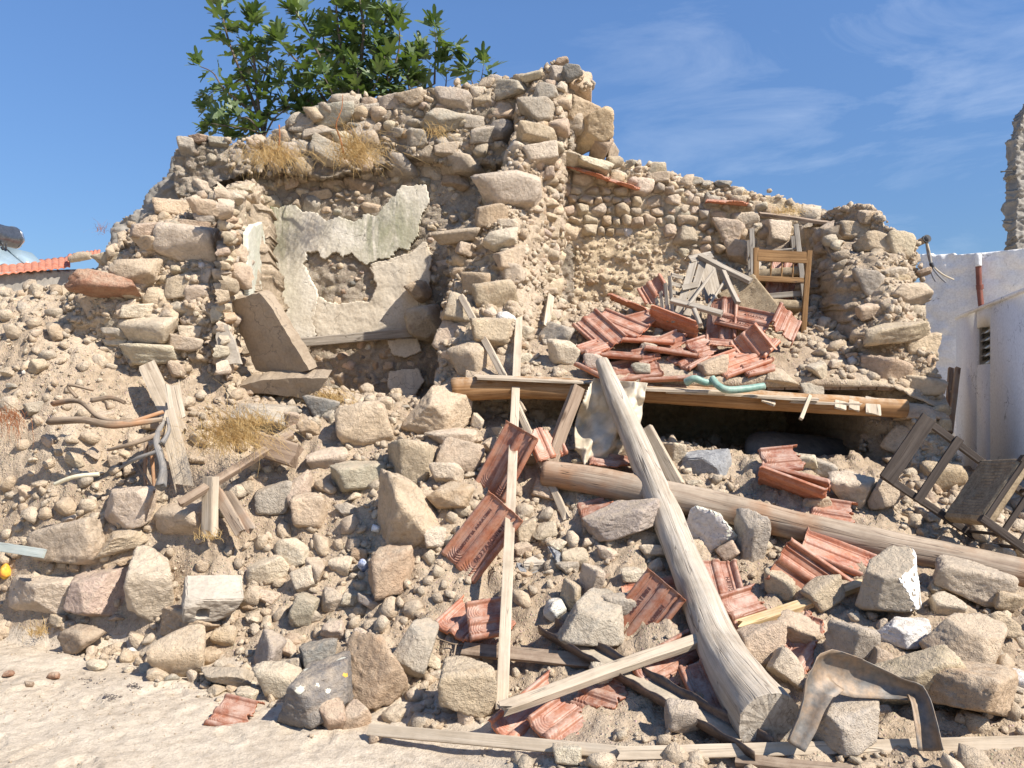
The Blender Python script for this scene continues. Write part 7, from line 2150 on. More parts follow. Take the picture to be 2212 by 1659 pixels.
px_bar(tc_, 'stretcher', (1572,596,6.75), (1524,672,6.45), .012, .02, 'wood_crate', seed=4, round_=True)
px_bar(tc_, 'leg', (1562,586,6.55), (1594,655,6.3), .04, .03, 'wood_crate', (.4, -1, .2), 5)
px_bar(tc_, 'leg', (1499,668,6.3), (1513,702,6.2), .02, .02, 'wood_crate', seed=6, round_=True)
px_bar(tc_, 'leg', (1627,600,6.6), (1640,570,6.9), .02, .02, 'wood_crate', seed=7, round_=True)
rs = rush_seat(tc_, .42, .34, 0, 5)
c_ = P(1618, 650, 6.5); xr = (P(1652, 688, 6.4) - P(1592, 612, 6.6)).normalized(); nn_ = Vector((-.35, -.8, .5)); nn_ = (nn_ - xr * nn_.dot(xr)).normalized()
rs.matrix_parent_inverse = Matrix.Translation(-tc_.location)
rs.matrix_basis = Matrix.Translation(c_) @ Matrix((xr, nn_.cross(xr), nn_)).transposed().to_4x4()
cr = tag(empty('slatted_crate', P(1470, 650, 6.7)), 'grey slatted wooden crate standing open between tiles and tipped chair', 'crate')
for k, (xa, ya, xb, yb) in enumerate([(1418,644,1424,690), (1427,630,1434,692), (1437,612,1444,694), (1446,596,1455,697)]):
    px_bar(cr, 'slat', (xa, ya, 6.75 - .06 * k), (xb, yb, 6.6 - .05 * k), .030, .010, 'wood_crate', (-.8, -1, 0), 10 + k)
for k, y in enumerate((593, 612, 630, 648)):
    px_bar(cr, 'slat', (1450, y, 6.6), (1512, y + 17, 7.0), .032, .010, 'wood_crate', (0, -1, 0), 20 + k)
for k, x in enumerate((0, 20)):
    px_bar(cr, 'slat', (1500 + x, 560, 6.85), (1464 + x * 1.0, 682, 6.5), .062, .012, 'wood_crate', (-.2, -1, .2), 30 + k)
px_bar(cr, 'cross_bar', (1473,622,6.62), (1506,615,6.66), .045, .014, 'wood_crate', (-.2, -1, .2), 35)
px_bar(cr, 'cross_bar', (1490,560,6.83), (1538,550,6.9), .07, .014, 'wood_crate', (-.1, -1, .5), 36)
px_bar(cr, 'bottom_panel', (1455,690,6.5), (1505,696,6.6), .16, .012, 'wood_crate', (0, -.6, 1), 37)
px_bar(cr, 'side_panel', (1525,570,7.0), (1545,660,6.8), .20, .008, 'wood_crate', (.5, -1, 0), 38)

# ------------------------------------------------------------------ background: roof, solar heater, white house, ruin
RB = tag(empty('low_house', P(60, 620, 8.6)), 'low grey-walled house end with an orange tiled roof behind the left bank', 'house')
def roof_patch(Aq, Bq, Cq, Dq, nu, nv, seed):
    A, B, C, D = [Vector(q) for q in (Aq, Bq, Cq, Dq)]   # eave left, eave right, ridge left, ridge right
    nx, ny = nu * 12, nv * 5 + 1
    n = (B - A).cross(C - A).normalized()
    if n.z < 0: n = -n
    V = []
    for j in range(ny):
        v = j / (ny - 1); row = v * nv
        for i in range(nx + 1):
            u = i / nx; w = u * nu
            wave = abs(math.sin(w * math.pi)) ** .8 * .028
            step = (1 - (row % 1.0)) * .028
            base = (A * (1 - u) + B * u) * (1 - v) + (C * (1 - u) + D * u) * v
            V.append(tuple(base + n * (wave + step + .012 * vnoise(np.array([[w * .9, math.floor(row) * 1.7, seed]]))[0])))
    return mesh_from('roof_tiles', V, grid_faces(ny, nx + 1), M['tile_roof'])
rt = link('roof_tiles', roof_patch(P(-90,607,14.0), P(152,580,17.2), P(-90,586,16.5), P(152,557,20.0), 15, 5, 1), RB); tag(rt, kind='stuff')
md = rt.modifiers.new('thick', 'SOLIDIFY'); md.thickness = .02
rt2 = link('roof_tiles', roof_patch(P(146,568,16.5), P(214,556,18.5), P(146,553,18.2), P(218,543,20.2), 8, 3, 2), RB); tag(rt2, kind='stuff')
md = rt2.modifiers.new('thick', 'SOLIDIFY'); md.thickness = .02
q0, q1 = P(-90, 607, 14.25), P(165, 580, 17.6)
wf = Face((q0.x, q0.y), (q1.x, q1.y), (1, -1))
Lw = math.hypot(q1.x - q0.x, q1.y - q0.y)
wf.slab(RB, 'wall', None, M['plaster_grey'], .3, 0, .05, 90, .01, .05, [(-.3, 1.0), (Lw + .4, 1.0), (Lw + .4, q1.z + .06), (-.3, q0.z + .06)])
p = P(164, 556, 9.2)
me, org = log_mesh('ridge_stone', [P(150, 562, 16), P(170, 555, 16), P(196, 552, 16)], [.06, .10, .07], M['mortar'], seg=10, seed=3, sub=4)
link('ridge_cap', me, RB, org)
fix(RB)
SH = tag(empty('solar_water_heater', P(0, 560, 18.0)), 'solar water heater with dark tank above glass collectors at the left edge', 'solar heater')
def PH(X, Y, d): return P(X, Y, d * 1.65)
tp = [PH(-60, 500, 10.6), PH(-20, 506, 10.9), PH(26, 513, 11.3), PH(33, 514, 11.35)]
o = log('tank', tp, [.25, .25, .25, .165], 'tank', None, None, seg=32, seed=0, sub=8); o.parent = SH
V = np.array([v.co[:] for v in o.data.vertices])
me, org = log_mesh('tank_rim', [PH(27, 513, 11.3), PH(30, 513.5, 11.33)], [.26, .257], M['tank_trim'], seg=32, seed=0, sub=2); link('rim', me, SH, org)
def quad_panel(name, a, b, c, d, mat, th, parent):
    me = mesh_from(name, [a, b, c, d], np.array([[0, 1, 2, 3]]), M[mat]); o = link(name, me, parent)
    m_ = o.modifiers.new('t', 'SOLIDIFY'); m_.thickness = th; return o
hp = PH(10, 560, 10.9); hn = Vector((.42, -.55, .72)).normalized()
def onp(X, Y):
    r_ = Vector(((X - CXP) / F, 1, (CYP - Y) / F)); o_ = Vector((0, 0, CAMZ)); return o_ + r_ * ((hp - o_).dot(hn) / r_.dot(hn))
quad_panel('collector', onp(-70, 520), onp(-1, 535), onp(66, 590), onp(-70, 640), 'panel_glass', .08, SH)
quad_panel('collector', onp(6, 537), onp(68, 552), onp(88, 572), onp(75, 592), 'panel_glass', .08, SH)
for pa, pb in ((onp(-1, 534), onp(67, 591)), (onp(6, 536), onp(75, 592)), (onp(5, 535.5), onp(68, 551)), (onp(68, 551), onp(89, 572))):
    me, org = log_mesh('frame_rail', [pa, (pa + pb) / 2, pb], [.025] * 3, M['alu'], seg=8, sub=2); link('frame_rail', me, SH, org)
for X in (6, 13):
    me, org = log_mesh('tank_foot', [PH(X, 526, 10.95), PH(X, 532, 10.95), PH(X, 540, 10.95)], [.023] * 3, M['cable_dark'], seg=8, sub=2); link('tank_foot', me, SH, org)
for s, X, Y, sz in (('ΗΤΟΣ', 6, 505, .14), ('SOLAR', 15, 518.5, .075)):
    me = text_mesh(s, sz, .001); me.materials.clear(); me.materials.append(M['white_print'])
    o = link('lettering', me, SH); x_ = (PH(26, 513, 11.3) - PH(-60, 500, 10.6)).normalized(); z_ = Vector((0.25, -1, .15 if s != 'SOLAR' else 0.02)); z_ = (z_ - x_ * z_.dot(x_)).normalized()
    o.matrix_world = Matrix.Translation(PH(X, Y, 10.86 if s != 'SOLAR' else 10.93)) @ Matrix((x_, z_.cross(x_), z_)).transposed().to_4x4()
    o.matrix_world = Matrix.Translation(z_ * .0) @ o.matrix_world
fix(SH)

# white house at the right: rough whitewashed wall and the smooth wall in front of it
WH = tag(empty('white_house', (4.6, 8.5, 0)), 'whitewashed house at the right edge with rough back wall and small louvred window', 'house')
rwf = Face((3.6, 10.0), (6.6, 7.6), (-1, -1))
rwf.slab(WH, 'rough_wall', [(1985,566),(1990,548),(2030,549),(2110,545),(2170,540),(2260,533),(2420,528),(2420,1250),(1960,1250)], M['whitewash'], .25, 0, .02, 95, .012, .07)
def swall(px): return None
A0 = P(2065, 690, 8.0); A1 = P(2212, 632, 5.68)
sw = Face((A0.x, A0.y), (A1.x, A1.y), (-1, 0))
Ltot = math.hypot(A1.x - A0.x, A1.y - A0.y)
ab = lambda X, Y: sw.ab(X, Y)
wl = [ab(2110, 708), ab(2139, 700), ab(2136, 786), ab(2110, 786)]
wa0, wa1 = wl[0][0], wl[1][0]; wb0 = min(ab(2112, 786)[1], ab(2136, 786)[1]); wb1 = wb0 + .33
top = 2.254
# wall pieces around the window opening, with real reveals
def wbox(a0, a1, b0, b1, name='wall', mat='white_smooth', t0=0.0, t1=-0.25):
    pts_ = []
    for h in (t0, t1):
        for (a, b) in ((a0, b0), (a1, b0), (a1, b1), (a0, b1)):
            q = sw.A + sw.dir * a + sw.no * h; pts_.append((q.x, q.y, b))
    return link(name, mesh_from(name, pts_, np.array([[0, 1, 2, 3], [7, 6, 5, 4], [0, 4, 5, 1], [1, 5, 6, 2], [2, 6, 7, 3], [3, 7, 4, 0]]), M[mat]), WH)
far = -0.0
wbox(far, wa0, -.05, top, 'smooth_wall'); wbox(wa1, Ltot + .45, -.05, top, 'smooth_wall'); wbox(wa0, wa1, -.05, wb0, 'smooth_wall'); wbox(wa0, wa1, wb1, top, 'smooth_wall')
wbox(wa0, wa1, wb0, wb1, 'dark_opening', 'dark_room', -.10, -.24)
wbox(far - .02, Ltot + .45, top, top + .03, 'coping', 'whitewash', .012, -.27)
win = empty('window', (0, 0, 0)); win.parent = WH
def wchild(name, a0, a1, b0, b1, t0, t1, mat):
    o = wbox(a0, a1, b0, b1, name, mat, t0, t1); o.parent = win; return o
wchild('frame', wa0, wa0 + .03, wb0, wb1, -.02, -.05, 'window_frame'); wchild('frame', wa1 - .03, wa1, wb0, wb1, -.02, -.05, 'window_frame')
nl = 5
for k in range(nl):
    b = wb0 + (k + .1) * (wb1 - wb0) / nl; h_ = (wb1 - wb0) / nl * .95
    pts_ = [sw.A + sw.dir * (wa0 + .03) + sw.no * -.015 + Vector((0, 0, b)), sw.A + sw.dir * (wa1 - .03) + sw.no * -.015 + Vector((0, 0, b)),
            sw.A + sw.dir * (wa1 - .03) + sw.no * -.075 + Vector((0, 0, b + h_)), sw.A + sw.dir * (wa0 + .03) + sw.no * -.075 + Vector((0, 0, b + h_))]
    o = link('pane', mesh_from('pane', [tuple(q) for q in pts_], np.array([[0, 1, 2, 3]]), M['louvre_glass']), win)
    m_ = o.modifiers.new('t', 'SOLIDIFY'); m_.thickness = .006
for ch in list(WH.children): ch.matrix_parent_inverse = Matrix.Translation(-WH.location)
dp = tag(empty('downpipe', P(2115, 600, 8.5)), 'rusty downpipe with a white collar fixed to the rough whitewashed wall', 'pipe')
for nm, pts_, r_, mt in (('pipe', [P(2113, 552, 8.72), P(2115, 610, 8.72), P(2120, 668, 8.7)], .030, 'pipe_rust'), ('collar', [P(2112, 550, 8.70), P(2113, 562, 8.70), P(2114, 575, 8.70)], .034, 'pipe_white'), ('joint', [P(2116, 615, 8.72), P(2116.5, 620, 8.72), P(2117, 625, 8.72)], .037, 'pipe_rust')):
    me, org = log_mesh(nm, pts_, [r_] * 3, M[mt], seg=14, sub=4); o = link(nm, me, dp, org)
fix(dp)
cb = tag(empty('cable_conduit', P(1990, 525, 7.0)), 'short conduit sticking out of the end wall with cables hanging down', 'cables')
for nm, pts_, r_, mt in (('conduit', [P(1972, 532, 7.0), P(1985, 524, 6.95), P(2000, 517, 6.9)], .03, 'mortar'), ('conduit_mouth', [P(1998, 518, 6.9), P(2000, 517, 6.9), P(2003, 515, 6.88)], .036, 'cable_dark'),
    ('cable', [P(2001, 518, 6.9), P(2008, 545, 6.88), P(2014, 572, 6.9), P(2035, 592, 6.95), P(2060, 604, 7.0)], .0075, 'cable_pale'),
    ('cable', [P(2000, 518, 6.9), P(2004, 548, 6.9), P(2012, 574, 6.9), P(2028, 596, 6.9), P(2043, 610, 6.9)], .0075, 'cable_grey'),
    ('cable', [P(2002, 518, 6.9), P(2008, 550, 6.88), P(2011, 578, 6.9), P(2014, 595, 6.9), P(2021, 608, 6.9)], .0075, 'cable_grey'),
    ('cable_tie', [P(2011, 568, 6.88), P(2013, 573, 6.88), P(2015, 578, 6.88)], .017, 'cable_dark')):
    me, org = log_mesh(nm, pts_, [r_] * len(pts_), M[mt], seg=10, sub=5); o = link(nm, me, cb, org)
fix(cb)
ld = tag(empty('wooden_ladder', P(2060, 860, 7.2)), 'old wooden ladder end leaning between the ruin and the white house', 'ladder')
px_bar(ld, 'rail', (2054,796,7.6), (2046,935,7.2), .045, .03, 'wood_log2', seed=1); px_bar(ld, 'rail', (2069,795,7.5), (2052,935,7.1), .045, .03, 'wood_log2', seed=2)
px_bar(ld, 'rung', (2050,846,7.45), (2063,846,7.4), .03, .02, 'wood_log2', seed=3)
# tall ruined wall at the far right edge
RR = tag(empty('far_ruin', (6.6, 10.5, 0)), 'tall dark ruined wall fragment at the right edge', 'wall')
fr_ = Relief(RR, 'masonry', None, [(2194,560),(2193,480),(2195,420),(2191,380),(2192,335),(2197,300),(2206,260),(2212,235),(2222,222),(2260,190),(2320,200),(2320,560)], M['plaster_grey'], 10.85, const=10.6, seed=99, amp=1.0, rag=3)
fix(RR)
log('iron_spike', [P(2162, 371, 10.5), P(2172, 370, 10.5), P(2186, 369, 10.55)], [.012, .008, .008], 'cable_dark', 'thin iron spike sticking out of the far ruined wall', 'spike', seg=8)

# ------------------------------------------------------------------ fig bushes
def leaf_mesh(seed):
    """palmate fig leaf: three to five rounded lobes, folded along its midrib, on a short petiole; local y is the leaf axis"""
    rg = random.Random(seed)
    lobes = [(0, 1.0), (46 + rg.uniform(-5, 5), .80), (-46 + rg.uniform(-5, 5), .80), (100 + rg.uniform(-8, 8), .52), (-100 + rg.uniform(-8, 8), .52)]
    pts_ = []
    n = 44
    for k in range(n):
        a = -165 + 330 * k / (n - 1)
        R_ = 0.36
        for (la, lr) in lobes:
            wdt = 19 if lr > .6 else 23
            R_ = max(R_, lr * math.exp(-((a - la) / wdt) ** 2 * .9))
        R_ *= 1 + rg.uniform(-.03, .03)
        pts_.append((math.sin(math.radians(a)) * R_, .18 + math.cos(math.radians(a)) * R_))
    V = [(0, 0, 0), (0, .18, .02)]; C = [(1.3, 1.35, 1.0)] * 2
    curl = rg.uniform(.15, .5); fold = rg.uniform(.10, .45)
    def zf(x, y): return fold * abs(x) * .8 - curl * (max(y, 0)) ** 2 * .45 + .05 * math.sin(x * 9 + seed) * abs(x)
    for t_ in (.5, 1.0):
        for (x, y) in pts_:
            xx, yy = x * t_, .18 + (y - .18) * t_
            V.append((xx, yy, zf(xx, yy) + .02)); C.append((1.12, 1.15, 1.0) if t_ < 1 else (.9, .92, .9))
    Fs = []
    for k in range(n - 1):
        Fs.append((1, 2 + k, 3 + k)); Fs.append((2 + k, 2 + n + k, 3 + n + k, 3 + k))
    b = len(V)
    V += [(-.018, -.45, -.05), (.018, -.45, -.05), (.012, .05, .0), (-.012, .05, .0)]; C += [(2.2, 2.1, 1.4)] * 4
    Fs.append((b, b + 1, b + 2, b + 3))
    me = mesh_from('leaf_shape', np.array(V), Fs, M['leaf'], True)
    setattr_col(me, 'Col', C)
    return me
LEAVES = [leaf_mesh(s) for s in range(6)]
def fig(label, base, stems, nleaf, seed, size=0.15, gap=0.055, stuff_extra=False, low=0.12):
    root = tag(empty('fig_bush', base), label, 'fig bush', 'fig bushes growing on the wall top')
    rg = random.Random(seed)
    spots = []
    for k, (pts_, r0) in enumerate(stems):
        pts3 = [P(*q) for q in pts_]
        me, org = log_mesh('stem', pts3, [r0 * (1 - .75 * i / (len(pts3) - 1)) for i in range(len(pts3))], M['stem'], seg=7, seed=k, sub=6)
        o = link('stem', me, root, org)
        L = sum((pts3[i + 1] - pts3[i]).length for i in range(len(pts3) - 1))
        pp = lerp_path(pts3, max(4, int(L / gap)))
        for i, q in enumerate(pp):
            f = i / (len(pp) - 1)
            if f < low: continue
            tg = (pp[min(i + 1, len(pp) - 1)] - pp[max(i - 1, 0)]).normalized()
            m = 2 if f < .93 else 7
            for j in range(m):
                spots.append((q, tg, f))
    rg.shuffle(spots)
    if len(spots) > nleaf and not stuff_extra: spots = spots[:nleaf]
    spots.sort(key=lambda s_: s_[0].y)
    rest = []
    for i, (q, tg, f) in enumerate(spots):
        a = rg.uniform(0, 6.283)
        side = tg.orthogonal().normalized(); side = Matrix.Rotation(a, 3, tg) @ side
        ax = (side * rg.uniform(.7, 1.1) + tg * rg.uniform(-.1, .75) + Vector((0, 0, rg.uniform(-.45, .35)))).normalized()
        if f > .93: ax = (side * .7 + tg * rg.uniform(.3, 1.4)).normalized()
        nrm = (Vector((rg.gauss(0, .45), rg.gauss(-.35, .45), 1.0)) + tg * .2); nrm = (nrm - ax * nrm.dot(ax)).normalized()
        s_ = size * rg.uniform(.55, 1.1) * (.75 if f > .96 else 1)
        x = ax.cross(nrm)
        mw = Matrix.Translation(q + ax * s_ * .42) @ Matrix((x, ax, nrm)).transposed().to_4x4() @ Matrix.Scale(s_, 4)
        if i < 300:
            o = link('leaf', LEAVES[rg.randrange(6)], root); o.matrix_world = mw
        else: rest.append(mw)
    fix(root)
    if rest:
        V, Fs, C, b = [], [], [], 0
        for mw in rest:
            me = LEAVES[rg.randrange(6)]
            vv = [mw @ v.co for v in me.vertices]; k_ = rg.uniform(.75, 1.25)
            V += [tuple(v) for v in vv]; Fs += [tuple(i + b for i in p.vertices) for p in me.polygons]
            C += [tuple(k_ * c_ for c_ in d.color[:3]) for d in me.color_attributes['Col'].data]; b += len(vv)
        me = mesh_from('far_leaves', np.array(V), Fs, M['leaf'], True); setattr_col(me, 'Col', C)
        o = link('far_leaves', me, root); o.matrix_parent_inverse = Matrix.Translation(-root.location); tag(o, kind='stuff')
    return root
def zc(x, y): return (378 + .3418 * x, .3418 * y)
def Z(l, d): return [(*zc(x, y), d + dz) for (x, y, dz) in l]
D1 = 8.35
fig('left fig bush with two bare-stemmed shoots reaching high', P(562, 312, D1), [
  (Z([(570,890,0),(530,690,0),(505,430,-.05),(480,230,-.05),(490,110,-.1)], D1), .022),
  (Z([(530,740,0),(470,580,0),(400,420,-.1),(340,260,-.15),(300,100,-.2),(285,0,-.2)], D1), .020),
  (Z([(500,720,0),(400,640,-.1),(300,550,-.2),(240,460,-.25),(160,420,-.3)], D1), .016),
  (Z([(540,840,0),(440,700,.1),(300,690,.1),(205,690,.1)], D1), .012),
  (Z([(550,860,0),(480,820,-.1),(350,800,-.2),(230,780,-.2)], D1), .012),
  (Z([(560,860,0),(590,700,.1),(610,560,.1),(640,440,.1)], D1), .014),
  (Z([(430,480,-.1),(330,560,0),(240,580,.1),(210,600,.1)], D1), .010),
  (Z([(520,650,0),(560,500,0),(590,380,0),(570,300,0)], D1), .010),
  (Z([(560,880,0),(430,870,0),(320,850,-.1),(220,830,-.1)], D1), .012),
  (Z([(560,880,0),(620,760,0),(690,700,0),(740,660,0)], D1), .012),
  (Z([(560,880,0),(480,760,-.2),(400,740,-.2)], D1), .012),
  (Z([(505,440,-.05),(440,330,0),(400,220,0)], D1), .010)], 240, 1, 0.17, .075)
fig('largest fig bush, dense and dark, on the middle of the wall top', P(800, 225, D1 + .2), [
  (Z([(1000,720,0),(900,560,0),(800,420,-.1),(700,310,-.15),(660,240,-.2)], D1), .02),
  (Z([(1050,720,0),(980,500,0),(900,330,-.1),(840,200,-.1),(760,70,-.1)], D1), .022),
  (Z([(1100,720,0),(1080,450,0),(1040,240,0),(1020,60,-.1),(1030,-60,-.1)], D1), .024),
  (Z([(1140,720,0),(1170,450,0),(1190,200,0),(1170,20,0),(1150,-80,0)], D1), .024),
  (Z([(1170,720,0),(1250,480,0),(1300,240,0),(1350,60,-.1),(1370,-30,-.1)], D1), .022),
  (Z([(1200,720,0),(1330,560,-.1),(1400,380,-.1),(1420,240,-.15),(1410,150,-.15)], D1), .02),
  (Z([(1380,660,-.2),(1350,520,-.2),(1325,380,-.2),(1320,300,-.2)], D1), .014),
  (Z([(1010,740,0),(860,650,0),(760,560,0),(690,520,-.1)], D1), .016),
  (Z([(980,740,0),(850,720,.1),(740,690,.1)], D1), .014),
  (Z([(1250,690,0),(1400,560,0),(1480,420,0),(1560,320,0)], D1), .016),
  (Z([(1490,600,-.1),(1470,480,-.1),(1500,380,-.1)], D1), .012),
  (Z([(1100,700,.3),(1050,500,.3),(960,380,.3),(930,160,.3)], D1), .02),
  (Z([(1150,700,.3),(1230,500,.3),(1260,300,.3),(1260,100,.3)], D1), .02),
  (Z([(1050,700,-.2),(1000,600,-.25),(940,480,-.3)], D1), .014),
  (Z([(1150,690,-.2),(1160,560,-.3),(1150,430,-.3)], D1), .014),
  (Z([(1220,690,-.2),(1240,600,-.25),(1290,480,-.3)], D1), .014),
  (Z([(1100,600,.1),(1120,350,.1),(1100,150,.1),(1090,0,.1)], D1), .02)], 560, 2, 0.19, .055, True)
fig('slim fig sapling right of the large fig bush', P(940, 190, D1), [
  (Z([(1640,530,0),(1645,390,0),(1650,260,0),(1640,180,0)], D1), .012),
  (Z([(1645,420,0),(1600,390,0),(1560,340,0)], D1), .006),
  (Z([(1650,330,0),(1700,300,-.1),(1760,300,-.1)], D1), .006),
  (Z([(1710,560,0),(1715,480,0),(1700,410,0)], D1), .008),
  (Z([(1640,530,0),(1580,560,0),(1540,540,0)], D1), .008)], 60, 3, 0.21, .09, low=.3)
fig('tiny fig seedling just left of the wall peak', P(1030, 185, D1), [
  (Z([(1900,570,0),(1870,500,0),(1850,450,0)], D1), .008), (Z([(1920,570,0),(1940,480,0),(1950,410,0)], D1), .008), (Z([(1920,570,0),(1990,520,0)], D1), .006)], 22, 4, 0.19, .08, low=.3)

# ------------------------------------------------------------------ dry grass and stalks
def tuft(name, X, Y, d, wpx, hpx, n, label, seed, droop=0.3, mat='drygrass', L=None, wid=0.0022, tangle=1.0):
    rg = random.Random(seed)
    c = P(X, Y, d); W = wpx / F * d; H = hpx / F * d
    V, Fs = [], []
    for k in range(n):
        q = Vector((c.x + rg.gauss(0, W * .22), c.y + rg.uniform(-.10, .04), c.z + rg.gauss(0, H * .10)))
        a = rg.uniform(-1.5, 1.5); l = rg.uniform(.3, 1.0) * H * (1.1)
        dr = Vector((math.sin(a) * .9, rg.uniform(-.6, .1), math.cos(a) + .2)).normalized()
        b = len(V); m = 6
        for i in range(m):
            w = wid * (1 - i / (m - 1) * .7) * rg.uniform(.8, 1.2)
            V += [(q.x - w, q.y, q.z - w * .3), (q.x + w, q.y, q.z + w * .3)]
            q = q + dr * (l / (m - 1)); dr = (dr + Vector((rg.gauss(0, .35 * tangle), rg.gauss(0, .2), -droop * rg.uniform(.5, 1.8)))).normalized()
        for i in range(m - 1): Fs.append((b + 2 * i, b + 2 * i + 1, b + 2 * i + 3, b + 2 * i + 2))
    o = link(name, mesh_from(name, np.array(V), Fs, M[mat]))
    tag(o, label, 'dry grass', 'dry grass tufts'); return o
tuft('dry_grass_tuft', 592, 345, 7.55, 120, 90, 330, 'dry golden grass tuft hanging over the wall below the left fig bush', 1, .5)
tuft('dry_grass_tuft', 770, 345, 7.6, 100, 110, 330, 'dry grass tuft with tall stems below the largest fig bush', 2, .35)
tuft('dry_grass_tuft', 505, 955, 5.2, 150, 120, 480, 'bright straw-coloured tangle of dry grass above the diagonal batten', 3, .3, wid=.0018)
tuft('dry_grass_tuft', 560, 915, 5.3, 120, 50, 160, 'thin dry grass under the long mortared grey stone', 4, .3)
tuft('dry_grass_tuft', 708, 870, 6.1, 90, 70, 340, 'dry grass tuft beside the dark stone in the left room', 5, .5)
tuft('dry_grass_tuft', 945, 290, 7.6, 70, 60, 60, 'thin dry oat stems on the wall below the sapling', 6, .5)
tuft('dry_grass_tuft', 1695, 460, 7.6, 80, 26, 120, 'small dry grass wisp on the grey earth roof edge', 7, .4)
tuft('dry_grass_tuft', 92, 1365, 4.95, 40, 40, 70, 'tiny dry root tuft on the dust at left', 8, .2)
tuft('dry_grass_tuft', 455, 1158, 4.9, 70, 30, 70, 'dry wisps around the foot of the short post', 9, .3)
tuft('dry_grass_tuft', 30, 905, 5.35, 60, 90, 60, 'brown root hairs hanging on the far left bank', 10, .8, 'redstalk')
tuft('dry_grass_tuft', 222, 500, 6.6, 22, 34, 24, 'pinkish dry weed at the sky edge of the left wall', 11, .3, 'redstalk', wid=.0016)
for k, (pts_, lab) in enumerate([([(745,345,7.6),(735,300,7.55),(726,270,7.5),(738,235,7.5),(740,205,7.5)], 'rust-red dead stalk standing in front of the large fig bush'),
    ([(600,330,7.6),(604,300,7.6),(603,270,7.6)], 'short rust-red stalk beside the left grass tuft')]):
    log('dead_stalk', [P(*q) for q in pts_], [.010, .009, .007, .005, .003][:len(pts_)], 'redstalk', lab, 'dead stalk', seg=7, seed=k, sub=5)
tuft('oat_stems', 770, 330, 7.5, 60, 120, 26, 'long dry oat stems rising from the middle grass tuft', 12, .25, wid=.0028, tangle=.4)
# little leftovers
def crumple(name, X, Y, w, h, mat, label, cat, seed, d=None):
    d = d or GF.hit(X, Y + h * .3) - .02
    V, Fc = rock_verts(3, seed, 9, .25, 10)
    o = link(name, mesh_from(name, V, Fc, M[mat]), None, P(X, Y, d)); o.scale = (w / 2 / F * d, .03, h / 2 / F * d); o.rotation_euler = (.4, .3, seed)
    tag(o, label, cat); return o
crumple('crumpled_bag', 784, 1222, 22, 36, 'blue_bag', 'crumpled blue and white bag wedged beside the pitted ochre boulder', 'bag', 5)
crumple('torn_carton', 812, 1142, 34, 16, 'pipe_white', 'scrap of white printed carton left of the huge tan boulder', 'carton', 8)
crumple('yellow_wrapper', 12, 1236, 26, 34, 'yellow', 'yellow and orange wrapper at the left edge', 'wrapper', 11)
x_, y_, z_ = [], [], []
rgc = np.random.default_rng(5)
for (X, Y, sx, sy, n) in ((237, 1508, 16, 7, 60), (290, 1486, 14, 6, 30), (190, 1470, 22, 10, 24)):
    XX = rgc.normal(X, sx * .6, n); YY = rgc.normal(Y, sy * .6, n)
    for a, b in zip(XX, YY):
        dd = GF.hit(a, b); q = P(a, b, dd); x_.append(q.x); y_.append(q.y); z_.append(q.z + .003)
s = rgc.uniform(.003, .010, len(x_))
o = link('charcoal_bits', rubble_mesh('charcoal_bits', np.stack([x_, y_, z_], 1), s, np.tile([[.06, .06, .075]], (len(x_), 1)), 1, 5)); tag(o, kind='stuff')
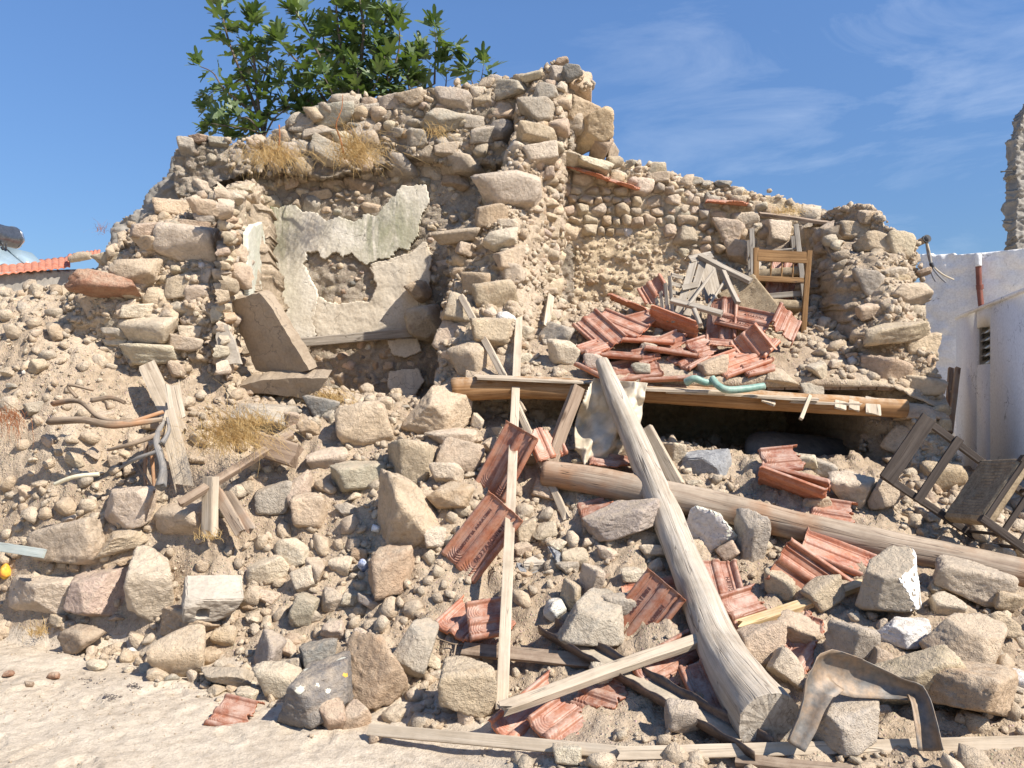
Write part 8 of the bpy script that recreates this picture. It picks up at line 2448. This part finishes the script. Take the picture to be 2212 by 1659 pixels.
# clods of broken red clay on the dust, and thin roots over the rubble
for k, (X, Y, w, tn, lab) in enumerate([(113, 1462, 26, 'rusty', 'small reddish clod on the dust, right of the other two'), (15, 1458, 24, 'rusty', 'small reddish clod at the left edge'), (58, 1480, 22, 'brown', 'small brown clod between the two reddish ones'),
    (203, 1440, 40, 'pale', 'small tawny stone alone in the dust left of the rounded buff boulder'), (277, 1415, 34, 'white', 'small chalky lump in the dust'), (740, 1505, 16, 'dark', 'tiny dark chip beside the lichen-spotted boulder')]):
    loose(X, Y, w, w * .6, tn, 0, lab, seed=k + 40, lvl=3, group='loose stones of the collapsed walls')
for k, (pts_, lab) in enumerate([([(870,1398,0),(930,1378,0),(985,1392,0),(1040,1386,0)], 'thin root twisting over stones left of the upright plank'), ([(985,1392,0),(975,1440,0),(960,1470,0)], 'thin root hanging down from the twisted one'),
    ([(735,1495,0),(770,1450,0)], 'thin straw stem'), ([(700,1180,0),(735,1140,0),(760,1120,0)], 'thin dry stem in the middle rubble')][:2]):
    log('thin_root', [P(X, Y, GF.hit(X, Y) - .06) for X, Y, _ in pts_], [.005] * len(pts_), 'bark', lab, 'root', seg=6, seed=k, sub=5)
# ------------------------------------------------------------------ the smallest wall stones beyond 300 on one wall become one joined part
for wl_ in (BW, PW, RW, EW, LW):
    st = [o for o in wl_.children if o.name.split('.')[0] == 'stone']
    def _sz(o):
        d_ = o.data
        co = np.empty(len(d_.vertices) * 3, dtype=np.float32); d_.vertices.foreach_get('co', co); co = co.reshape(-1, 3)
        e_ = (co.max(0) - co.min(0)) * np.array(o.scale)
        return float(e_[0] * e_[2] + e_[1] * e_[2])
    st.sort(key=_sz, reverse=True)
    extra = st[300:]
    print(wl_.name, len(st), 'stones')
    if not extra: continue
    VV, FF, CC, base = [], [], [], 0
    for o in extra:
        d_ = o.data
        co = np.empty(len(d_.vertices) * 3, dtype=np.float32); d_.vertices.foreach_get('co', co); co = co.reshape(-1, 3)
        R_ = np.array(Matrix.Translation(o.location) @ o.rotation_euler.to_matrix().to_4x4() @ Matrix.Diagonal((*o.scale, 1)))
        co = co @ R_[:3, :3].T + R_[:3, 3]
        fi = np.empty(len(d_.polygons) * 3, dtype=np.int32); d_.polygons.foreach_get('vertices', fi)
        VV.append(co); FF.append(fi.reshape(-1, 3) + base); CC.append(np.tile(np.array(o.color[:3]), (len(co), 1))); base += len(co)
        bpy.data.objects.remove(o)
    me = mesh_from('small_stones', np.concatenate(VV), np.concatenate(FF), M['stone_mix']); setattr_col(me, 'Col', np.concatenate(CC))
    o = link('small_stones', me, wl_); o.matrix_parent_inverse = Matrix.Translation(-wl_.location); tag(o, kind='stuff')
for me_ in [m_ for m_ in bpy.data.meshes if m_.users == 0]: bpy.data.meshes.remove(me_)
print('triangles in distinct meshes', sum(sum(1 for _ in ()) or (len(m_.loops) - 2 * len(m_.polygons)) for m_ in bpy.data.meshes))
